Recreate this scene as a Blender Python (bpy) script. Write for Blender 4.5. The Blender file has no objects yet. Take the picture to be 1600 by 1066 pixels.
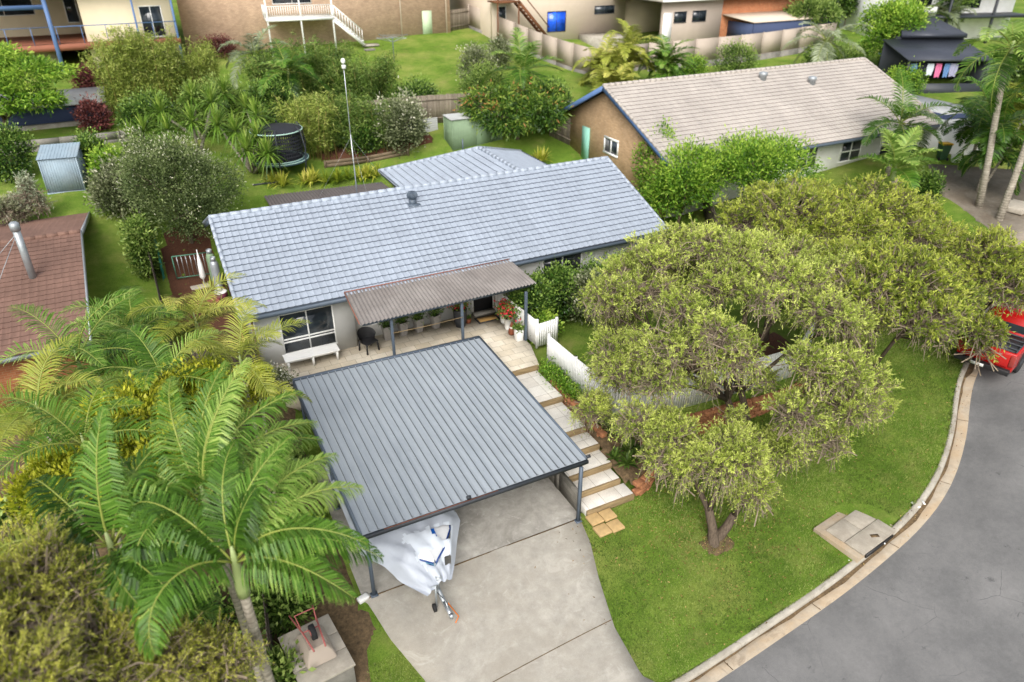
import bpy, math, random
import numpy as np
PI=math.pi
scene=bpy.context.scene
COL=scene.collection
rng=np.random.default_rng(11)
random.seed(5)
def lin(r,g,b):
    f=lambda c:(c/255/12.92 if c/255<=.04045 else ((c/255+.055)/1.055)**2.4)
    return (f(r),f(g),f(b),1)
# ------------------------------------------------------------------ terrain
CTL=np.array([(9.08,8.53,-2.25),(12.26,8.72,-2.05),(15.72,9.01,-1.8),(19.29,9.53,-1.35),(21.88,10.68,-0.8),(24.74,12.61,-0.2),(26.32,13.3,0.1),(16.89,4.52,-2.2),(20.34,7.0,-1.2),(23.56,9.26,-0.4),(26.65,11.66,0.35),(12.67,11.49,-1.75),(9.79,13.27,-1.5),(12.14,14.23,-1.4),(18.84,12.72,-1.15),(21.78,12.64,-0.7),(16.85,15.32,-1.1),(2.77,12.91,-1.6),(8.18,8.95,-2.05),(3.06,11.35,-1.95),(1.2,13.38,-1.6),(-1.77,14.88,-1.6),(-4.76,16.48,-1.7),(-6.18,15.91,-1.8),(24.34,37.92,1.8),(42.73,27.0,2.2),(41.86,21.68,1.9),(34.97,17.14,1.2),(45.08,27.4,2.2),(6.17,41.24,2.5),(16.5,42.82,2.7),(20.28,41.6,2.7),(11.12,43.44,2.1),(5.0,37.58,1.7),(13.61,44.63,2.9),(-4.72,42.24,2.7),(-3.07,41.98,2.7),(-2.29,35.52,1.4),(-6.22,42.89,2.5),(-2.08,32.1,0.6),(20.2,61.5,4.6),(25.18,67.87,5.6),(30.89,70.13,5.9),(19.97,55.9,3.6),(27.22,45.63,3.6),(32.06,50.47,4.3),(21.3,69.19,5.4),(5.9,75.0,5.2),(0.65,34.25,0.35),(1.91,33.3,0.15),(3.0,14.0,-1.42),(3.0,17.0,-1.42),(3.0,20.3,-1.42),(6.5,14.0,-1.42),(6.5,17.0,-1.42),(6.5,20.3,-1.42),(10.0,14.0,-1.42),(10.0,17.0,-1.42),(10.0,20.3,-1.42),(2.0,25.0,-0.06),(2.0,30.0,-0.06),(2.0,35.0,-0.06),(8.0,25.0,-0.06),(8.0,30.0,-0.06),(8.0,35.0,-0.06),(14.0,25.0,-0.06),(14.0,30.0,-0.06),(14.0,35.0,-0.06),(21.0,25.0,-0.06),(21.0,30.0,-0.06),(21.0,35.0,-0.06),(13.5,21.5,-0.2),(18.0,21.0,-0.3),(23.0,22.0,0.3),(2.0,21.5,-0.1),(-3.0,24.0,-0.2),(-8.0,24.0,-0.3),(-14.0,24.0,-0.3),(-3.0,17.0,-1.2),(-10.0,16.0,-1.3),(-20.0,45.0,3.0),(-25.0,20.0,-0.5),(-20.0,70.0,5.0),(0.0,72.0,5.2),(-20.0,90.0,7.0),(20.0,90.0,7.5),(60.0,90.0,6.5),(70.0,50.0,4.0),(60.0,25.0,3.0),(50.0,5.0,1.5),(40.0,5.0,0.8),(60.0,-20.0,0.0),(0.0,-20.0,-4.0),(-30.0,-20.0,-4.0),(-40.0,30.0,0.0),(-60.0,60.0,3.0),(-60.0,120.0,8.0),(20.0,130.0,9.0),(100.0,120.0,8.0),(120.0,30.0,4.0),(40.0,62.0,4.4),(48.0,60.0,4.4),(30.0,42.0,1.9),(38.0,40.0,2.0),(46.0,36.0,2.2)])
def _solve():
    n=len(CTL); X=CTL[:,:2]
    K=np.sqrt(((X[:,None]-X[None])**2).sum(2)+.5)-np.eye(n)*.3
    M=np.zeros((n+3,n+3)); M[:n,:n]=K; M[:n,n]=1; M[:n,n+1:]=X; M[n,:n]=1; M[n+1:,:n]=X.T
    return np.linalg.solve(M,np.r_[CTL[:,2],0,0,0])
_W=_solve()
def gh(x,y):
    x=np.asarray(x,float);y=np.asarray(y,float);n=len(CTL)
    r=np.sqrt((x[...,None]-CTL[:,0])**2+(y[...,None]-CTL[:,1])**2+.5)
    return r@_W[:n]+_W[n]+_W[n+1]*x+_W[n+2]*y
def gz(x,y): return float(gh(x,y))
# ------------------------------------------------------------------ mesh builder
class MB:
    def __init__(s): s.V=[];s.F=[];s.T=[];s.n=0;s.Q=[];s.QT=[]
    def add(s,vs,fs,t=.5):
        for f in fs: s.F.append([i+s.n for i in f]); s.T.append(t)
        s.V.append(np.asarray(vs,float).reshape(-1,3)); s.n+=len(vs); return s
    def quads(s,V,T):
        V=np.asarray(V,float).reshape(-1,4,3); 
        if len(V): s.Q.append(V); s.QT.append(np.broadcast_to(np.asarray(T,float),(len(V),)))
        return s
    def box(s,c,d,rz=0,rx=0,ry=0,t=.5):
        x,y,z=[a/2 for a in d]
        v=np.array([(-x,-y,-z),(x,-y,-z),(x,y,-z),(-x,y,-z),(-x,-y,z),(x,-y,z),(x,y,z),(-x,y,z)])
        for ax,a in ((0,rx),(1,ry),(2,rz)):
            if a:
                i,j=[(1,2),(2,0),(0,1)][ax]; co,si=math.cos(a),math.sin(a)
                vi=v[:,i]*co-v[:,j]*si; vj=v[:,i]*si+v[:,j]*co; v[:,i]=vi; v[:,j]=vj
        return s.add(v+np.array(c),[(3,2,1,0),(4,5,6,7),(0,1,5,4),(1,2,6,5),(2,3,7,6),(3,0,4,7)],t)
    def bx(s,x0,x1,y0,y1,z0,z1,t=.5): return s.box(((x0+x1)/2,(y0+y1)/2,(z0+z1)/2),(x1-x0,y1-y0,z1-z0),t=t)
    def beam(s,a,b,w,h,t=.5):      # rectangular bar between two points
        a=np.array(a,float);b=np.array(b,float);d=b-a;L=np.linalg.norm(d);d/=L
        u=np.array([0,0,1.]) if abs(d[2])<.95 else np.array([0,1.,0])
        sd=np.cross(d,u);sd/=np.linalg.norm(sd);u=np.cross(sd,d)
        v=[p+sd*i*w/2+u*j*h/2 for p in(a,b) for i,j in((-1,-1),(1,-1),(1,1),(-1,1))]
        return s.add(v,[(0,1,2,3),(7,6,5,4),(0,4,5,1),(1,5,6,2),(2,6,7,3),(3,7,4,0)],t)
    def prism(s,poly,z0,z1,t=.5):
        n=len(poly); z0=[z0]*n if np.isscalar(z0) else z0; z1=[z1]*n if np.isscalar(z1) else z1
        v=[(p[0],p[1],z0[i]) for i,p in enumerate(poly)]+[(p[0],p[1],z1[i]) for i,p in enumerate(poly)]
        ar=sum(poly[i][0]*poly[(i+1)%n][1]-poly[(i+1)%n][0]*poly[i][1] for i in range(n))
        o=list(range(n)) if ar>0 else list(range(n))[::-1]
        fs=[[i+n for i in o],o[::-1]]+[[o[i],o[(i+1)%n],o[(i+1)%n]+n,o[i]+n] for i in range(n)]
        return s.add(v,fs,t)
    def tube(s,pts,r,n=8,t=.5,cap=True):
        pts=[np.array(p,float) for p in pts]; m=len(pts)
        r=[r]*m if np.isscalar(r) else r; v=[]
        ref=None
        for i,p in enumerate(pts):
            d=pts[min(i+1,m-1)]-pts[max(i-1,0)]; d/=np.linalg.norm(d)+1e-9
            if ref is None: ref=np.array([1.,0,0]) if abs(d[0])<.8 else np.array([0,1.,0])
            a=ref-d*(ref@d); a/=np.linalg.norm(a)+1e-9; ref=a; b=np.cross(d,a)
            for k in range(n):
                th=2*PI*k/n; v.append(p+(a*math.cos(th)+b*math.sin(th))*r[i])
        fs=[(i*n+k,i*n+(k+1)%n,(i+1)*n+(k+1)%n,(i+1)*n+k) for i in range(m-1) for k in range(n)]
        if cap: fs+=[tuple(range(n))[::-1],tuple((m-1)*n+k for k in range(n))]
        return s.add(v,fs,t)
    def lathe(s,prof,c=(0,0,0),n=20,t=.5):
        v=[(c[0]+r*math.cos(2*PI*k/n),c[1]+r*math.sin(2*PI*k/n),c[2]+z) for r,z in prof for k in range(n)]
        m=len(prof)
        fs=[(i*n+k,i*n+(k+1)%n,(i+1)*n+(k+1)%n,(i+1)*n+k) for i in range(m-1) for k in range(n)]
        fs+=[tuple(range(n))[::-1],tuple((m-1)*n+k for k in range(n))]
        return s.add(v,fs,t)
    def grid(s,P,t=.5):            # P (a,b,3)
        a,b=P.shape[:2]
        fs=[(i*b+j,i*b+j+1,(i+1)*b+j+1,(i+1)*b+j) for i in range(a-1) for j in range(b-1)]
        return s.add(P.reshape(-1,3),fs,t)
    def build(s,name,m,parent=None,loc=(0,0,0),rz=0,smooth=False,bevel=0,**tags):
        V=list(s.V); nq=0; n=s.n; lv=[np.array([i for f in s.F for i in f],np.int32)] ; lt=[len(f) for f in s.F]; T=[np.array(s.T,float)]
        for q,t in zip(s.Q,s.QT):
            k=len(q)*4; V.append(q.reshape(-1,3)); lv.append(np.arange(n,n+k,dtype=np.int32)); lt+= [4]*len(q); n+=k; T.append(t)
        V=np.concatenate(V) if V else np.zeros((0,3)); lv=np.concatenate(lv).astype(np.int32); lt=np.array(lt,np.int32); T=np.concatenate(T).astype(np.float32)
        me=bpy.data.meshes.new(name); me.vertices.add(len(V)); me.vertices.foreach_set('co',V.astype(np.float32).ravel())
        me.loops.add(len(lv)); me.loops.foreach_set('vertex_index',lv)
        me.polygons.add(len(lt)); me.polygons.foreach_set('loop_start',np.concatenate([[0],np.cumsum(lt)[:-1]]).astype(np.int32))
        at=me.attributes.new('tint','FLOAT','FACE'); at.data.foreach_set('value',T)
        if smooth: me.polygons.foreach_set('use_smooth',np.ones(len(lt),bool))
        me.update(calc_edges=True); me.validate()
        me.materials.append(m)
        o=bpy.data.objects.new(name,me); COL.objects.link(o); o.location=loc; o.rotation_euler=(0,0,rz)
        if parent: o.parent=parent
        if bevel:
            bm=o.modifiers.new('bevel','BEVEL'); bm.width=bevel; bm.segments=2; bm.limit_method='ANGLE'
        for k,v in tags.items(): o[k]=v
        return o
def tag(o,label,cat,group=None):
    o['label']=label; o['category']=cat
    if group: o['group']=group
    return o
def thing(name,label,cat,loc=(0,0,0),rz=0,group=None):
    o=bpy.data.objects.new(name,None); COL.objects.link(o); o.location=loc; o.rotation_euler=(0,0,rz)
    o.empty_display_size=.1
    return tag(o,label,cat,group)
def copy_tree(o,loc,rz=0,label=None,sc=1,group=None):
    c=o.copy(); COL.objects.link(c); c.location=loc; c.rotation_euler=(0,0,rz); c.scale=(sc,sc,sc) if np.isscalar(sc) else sc
    if label: c['label']=label
    if group: c['group']=group
    for ch in list(o.children):
        d=ch.copy(); COL.objects.link(d); d.parent=c
        for gc in list(ch.children):
            e=gc.copy(); COL.objects.link(e); e.parent=d
    return c
def struct(o): o['kind']='structure'; return o
# ------------------------------------------------------------------ materials
class NT:
    def __init__(s,name):
        s.m=bpy.data.materials.new(name); s.m.use_nodes=True; s.t=s.m.node_tree; s.t.nodes.clear()
        s.out=s.n('ShaderNodeOutputMaterial'); s.co=s.n('ShaderNodeTexCoord').outputs['Object']
    def n(s,ty,**kw):
        nd=s.t.nodes.new(ty)
        for k,v in kw.items(): setattr(nd,k,v)
        return nd
    def l(s,a,b): s.t.links.new(a,b); return s
    def noise(s,scale,detail=5,rough=.55,vec=None,dist=0):
        nd=s.n('ShaderNodeTexNoise'); nd.inputs['Scale'].default_value=scale; nd.inputs['Detail'].default_value=detail; nd.inputs['Roughness'].default_value=rough
        nd.inputs['Distortion'].default_value=dist
        s.l(vec if vec is not None else s.co,nd.inputs['Vector']); return nd.outputs['Fac']
    def ramp(s,fac,stops,interp='LINEAR'):
        nd=s.n('ShaderNodeValToRGB'); nd.color_ramp.interpolation=interp; e=nd.color_ramp.elements
        while len(e)<len(stops): e.new(.5)
        for i,(p,c) in enumerate(stops): e[i].position=p; e[i].color=c if len(c)==4 else (*c,1)
        s.l(fac,nd.inputs['Fac']); return nd.outputs['Color']
    def mix(s,fac,a,b,blend='MIX'):
        nd=s.n('ShaderNodeMix',data_type='RGBA',blend_type=blend)
        for v,i in ((fac,0),(a,6),(b,7)):
            if isinstance(v,(int,float)): nd.inputs[i].default_value=v
            elif isinstance(v,tuple): nd.inputs[i].default_value=v
            else: s.l(v,nd.inputs[i])
        return nd.outputs[2]
    def math(s,op,a,b=0):
        nd=s.n('ShaderNodeMath',operation=op)
        for v,i in ((a,0),(b,1)):
            if isinstance(v,(int,float)): nd.inputs[i].default_value=v
            else: s.l(v,nd.inputs[i])
        return nd.outputs[0]
    def attr(s,name='tint'): return s.n('ShaderNodeAttribute',attribute_name=name).outputs['Fac']
    def bsdf(s,color,rough=.6,metal=0,bump=None,bs=.3,bd=.02,spec=.5,trans=0):
        b=s.n('ShaderNodeBsdfPrincipled')
        for k,v in (('Base Color',color),('Roughness',rough),('Metallic',metal)):
            if isinstance(v,(int,float,tuple)): b.inputs[k].default_value=v
            else: s.l(v,b.inputs[k])
        b.inputs['Specular IOR Level'].default_value=spec
        if bump is not None:
            bn=s.n('ShaderNodeBump'); bn.inputs['Strength'].default_value=bs; bn.inputs['Distance'].default_value=bd
            s.l(bump,bn.inputs['Height']); s.l(bn.outputs[0],b.inputs['Normal'])
        sh=b.outputs[0]
        if trans:
            tr=s.n('ShaderNodeBsdfTranslucent'); s.l(color,tr.inputs['Color']); mx=s.n('ShaderNodeMixShader'); mx.inputs[0].default_value=trans
            s.l(sh,mx.inputs[1]); s.l(tr.outputs[0],mx.inputs[2]); sh=mx.outputs[0]
        s.l(sh,s.out.inputs['Surface']); return s.m
def sc(c,k): return (c[0]*k,c[1]*k,c[2]*k,1)
def plain(name,c,rough=.5,metal=0,var=.18,scale=2.5,bump=0,bscale=40,spec=.4,dirt=None):
    t=NT(name); f=t.noise(scale,6,.65); col=t.ramp(f,[(.3,sc(c,1-var)),(.7,sc(c,1+var*.6))])
    if dirt:
        d=t.ramp(t.noise(scale*.45,8,.7),[(.45,(0,0,0,1)),(.75,(1,1,1,1))]); col=t.mix(t.math('MULTIPLY',d,dirt[1]),col,dirt[0])
    b=t.noise(bscale,4) if bump else None
    r=t.math('ADD',t.math('MULTIPLY',f,.25),rough-.12)
    return t.bsdf(col,r,metal,b,bump,.01,spec)
def leaf(name,c0,c1,c2,trans=.28,rough=.5,extra=None):
    t=NT(name); st=[(.08,c0),(.5,c1),(.92,c2)]
    if extra: st.append((.985,extra))
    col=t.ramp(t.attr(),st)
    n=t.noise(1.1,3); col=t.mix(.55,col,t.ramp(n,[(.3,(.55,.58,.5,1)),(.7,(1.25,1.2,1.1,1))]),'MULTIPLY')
    return t.bsdf(col,rough,0,None,0,0,.3,trans)
def wallbrick(name,c1,c2,mortar,sx=.23,sy=.086,flat=False):
    t=NT(name); sp=t.n('ShaderNodeSeparateXYZ'); t.l(t.co,sp.inputs[0]); cb=t.n('ShaderNodeCombineXYZ')
    if flat: t.l(sp.outputs[0],cb.inputs[0]); t.l(sp.outputs[1],cb.inputs[1])
    else: t.l(t.math('ADD',sp.outputs[0],sp.outputs[1]),cb.inputs[0]); t.l(sp.outputs[2],cb.inputs[1])
    br=t.n('ShaderNodeTexBrick'); t.l(cb.outputs[0],br.inputs['Vector']); br.inputs['Scale'].default_value=1
    br.inputs['Brick Width'].default_value=sx; br.inputs['Row Height'].default_value=sy; br.inputs['Mortar Size'].default_value=.006 if not flat else .008
    br.inputs['Color1'].default_value=c1; br.inputs['Color2'].default_value=c2; br.inputs['Mortar'].default_value=mortar
    if flat: br.offset=0 if flat==1 else .5
    col=t.mix(.6,br.outputs['Color'],t.ramp(t.noise(1.2,7,.7),[(.3,(.6,.6,.6,1)),(.7,(1.15,1.15,1.15,1))]),'MULTIPLY')
    col=t.mix(.35,col,t.ramp(t.noise(30,4),[(.3,(.6,.6,.6,1)),(.7,(1.2,1.2,1.2,1))]),'MULTIPLY')
    return t.bsdf(col,.85,0,br.outputs['Fac'],-.4,.01,.2)
def m_grass():
    t=NT('grass'); a=t.noise(.35,6,.6); b=t.noise(2.2,6,.65); c=t.noise(26,4,.7); d=t.noise(90,2,.6)
    col=t.ramp(a,[(.3,lin(86,116,40)),(.5,lin(108,136,54)),(.68,lin(138,150,78))])
    col=t.mix(.55,col,t.ramp(b,[(.3,(.62,.72,.55,1)),(.7,(1.3,1.2,1.15,1))]),'MULTIPLY')
    col=t.mix(.8,col,t.ramp(c,[(.25,(.5,.55,.42,1)),(.5,(1,1,1,1)),(.78,(1.5,1.42,1.5,1))]),'MULTIPLY')
    col=t.mix(.6,col,t.ramp(d,[(.25,(.45,.5,.4,1)),(.75,(1.5,1.45,1.4,1))]),'MULTIPLY')
    dry=t.ramp(t.noise(.8,7,.75),[(.52,(0,0,0,1)),(.72,(1,1,1,1))]); col=t.mix(t.math('MULTIPLY',dry,.6),col,lin(150,144,88))
    return t.bsdf(col,.9,0,t.math('ADD',c,t.math('MULTIPLY',d,.6)),.9,.04,.1)
def m_conc(name,c,stain,stain2=None,ss=.7,joint=None):
    t=NT(name); a=t.noise(ss,8,.7,dist=.6); col=t.ramp(t.noise(3,8,.7),[(.3,sc(c,.78)),(.7,sc(c,1.14))])
    col=t.mix(t.ramp(a,[(.42,(0,0,0,1)),(.72,(.85,.85,.85,1))]),col,stain)
    if stain2: col=t.mix(t.ramp(t.noise(ss*2.1,9,.75,dist=1.2),[(.56,(0,0,0,1)),(.7,(.8,.8,.8,1))]),col,stain2)
    sp=t.ramp(t.noise(75,3,.7),[(.3,(.78,.78,.78,1)),(.7,(1.12,1.12,1.12,1))]); col=t.mix(.7,col,sp,'MULTIPLY')
    return t.bsdf(col,.82,0,t.noise(50,5,.7),.35,.01,.25)
def m_asphalt():
    t=NT('asphalt'); col=t.ramp(t.noise(.5,7,.65),[(.3,lin(100,100,100)),(.7,lin(128,127,126))])
    f=t.noise(60,4,.85); col=t.mix(.6,col,t.ramp(t.noise(7,8,.8),[(.3,(.78,.78,.78,1)),(.7,(1.15,1.15,1.15,1))]),'MULTIPLY'); col=t.mix(.75,col,t.ramp(f,[(.25,(.6,.6,.6,1)),(.6,(1.05,1.05,1.05,1)),(.8,(1.7,1.7,1.65,1))]),'MULTIPLY')
    vo=t.n('ShaderNodeTexVoronoi',feature='DISTANCE_TO_EDGE'); vo.inputs['Scale'].default_value=.75
    nv=t.n('ShaderNodeTexNoise'); nv.inputs['Scale'].default_value=1.6; nv.inputs['Detail'].default_value=8; t.l(t.co,nv.inputs['Vector'])
    t.l(t.mix(.2,t.co,nv.outputs['Color']),vo.inputs['Vector'])
    crk=t.ramp(vo.outputs['Distance'],[(.001,(1,1,1,1)),(.006,(0,0,0,1))]); gate=t.ramp(t.noise(.5,4),[(.52,(0,0,0,1)),(.6,(1,1,1,1))])
    col=t.mix(t.math('MULTIPLY',t.math('MULTIPLY',crk,gate),.6),col,lin(52,51,53))
    pat=t.ramp(t.noise(2.6,10,.78,dist=.5),[(.60,(0,0,0,1)),(.66,(1,1,1,1))]); pg=t.ramp(t.noise(.3,2),[(.45,(0,0,0,1)),(.6,(1,1,1,1))])
    col=t.mix(t.math('MULTIPLY',t.math('MULTIPLY',pat,pg),.75),col,lin(58,57,60))
    return t.bsdf(col,.85,0,f,.4,.008,.3)
def m_wood(name,c,sx=14,sz=1.2,axis='z',dark=.5):
    t=NT(name); mp=t.n('ShaderNodeMapping'); t.l(t.co,mp.inputs['Vector'])
    mp.inputs['Scale'].default_value={'z':(sx,sx,sz),'x':(sz,sx,sx),'y':(sx,sz,sx)}[axis]
    col=t.ramp(t.noise(1,8,.7,mp.outputs[0]),[(.28,sc(c,dark)),(.5,c),(.75,sc(c,1.35))])
    col=t.mix(.6,col,t.ramp(t.attr(),[(0,(.55,.55,.55,1)),(1,(1.3,1.3,1.3,1))]),'MULTIPLY')
    return t.bsdf(col,.85,0,t.noise(1,8,.7,mp.outputs[0]),.4,.01,.2)
def m_tile(name,c,rough,var=.15,spec=.5,lich=None,gloss=0):
    t=NT(name); col=t.ramp(t.noise(.45,5,.6),[(.3,sc(c,1-var)),(.7,sc(c,1+var))])
    col=t.mix(.7,col,t.ramp(t.attr(),[(0,(.16,.17,.2,1)),(.22,(.9,.9,.9,1)),(1,(1.1,1.1,1.1,1))]),'MULTIPLY')  # zero tint is near black: step shadow painted on the course lips
    mp=t.n('ShaderNodeMapping'); t.l(t.co,mp.inputs['Vector']); mp.inputs['Scale'].default_value=(7,.6,.6)
    col=t.mix(.6,col,t.ramp(t.noise(1.3,7,.7,mp.outputs[0]),[(.3,(.74,.74,.76,1)),(.6,(1.05,1.05,1.05,1))]),'MULTIPLY')
    if lich: col=t.mix(t.ramp(t.noise(9,9,.8),[(.55,(0,0,0,1)),(.7,(.8,.8,.8,1))]),col,lich)
    return t.bsdf(col,rough,0,t.noise(60,3),.12,.005,spec)
def m_steel():
    t=NT('grey ribbed steel'); mp=t.n('ShaderNodeMapping'); t.l(t.co,mp.inputs['Vector']); mp.inputs['Scale'].default_value=(5,.35,1)
    col=t.ramp(t.noise(1,7,.7,mp.outputs[0]),[(.3,lin(150,158,166)),(.7,lin(170,177,183))]); col=t.mix(.5,col,t.ramp(t.noise(.7,6,.7),[(.3,(.82,.82,.82,1)),(.7,(1.1,1.1,1.1,1))]),'MULTIPLY')
    col=t.mix(t.ramp(t.noise(4,9,.8),[(.62,(0,0,0,1)),(.74,(.5,.5,.5,1))]),col,lin(112,110,104)); col=t.mix(t.ramp(t.attr(),[(.1,(.75,.75,.75,1)),(.4,(0,0,0,1))]),col,lin(70,74,78)); return t.bsdf(col,.44,0,t.noise(3,3),.05,.01,.45)  # low tint goes dark: shade lines painted along the rib flanks
def m_bark(name,c):
    t=NT(name); mp=t.n('ShaderNodeMapping'); t.l(t.co,mp.inputs['Vector']); mp.inputs['Scale'].default_value=(9,9,1.6)
    n=t.noise(2,8,.75,mp.outputs[0]); return t.bsdf(t.ramp(n,[(.3,sc(c,.35)),(.5,c),(.75,sc(c,1.5))]),.9,0,n,.8,.03,.15)
def m_palmtrunk():
    t=NT('palm bark'); w=t.n('ShaderNodeTexWave',wave_type='BANDS',bands_direction='Z'); w.inputs['Scale'].default_value=2.6; w.inputs['Distortion'].default_value=1.2; t.l(t.co,w.inputs['Vector'])
    col=t.mix(.5,t.ramp(t.noise(5,7,.7),[(.3,lin(120,112,100)),(.6,lin(164,156,142)),(.8,lin(190,186,174))]),t.ramp(w.outputs['Fac'],[(0,(.5,.5,.48,1)),(.35,(1,1,1,1))]),'MULTIPLY')
    return t.bsdf(col,.9,0,w.outputs['Fac'],.5,.02,.15)
def m_glass(name,c=(.012,.016,.02,1)):
    t=NT(name); return t.bsdf(t.ramp(t.noise(1.5,2),[(.3,c),(.7,sc(c,3))]),.06,0,None,0,0,.6)
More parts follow.
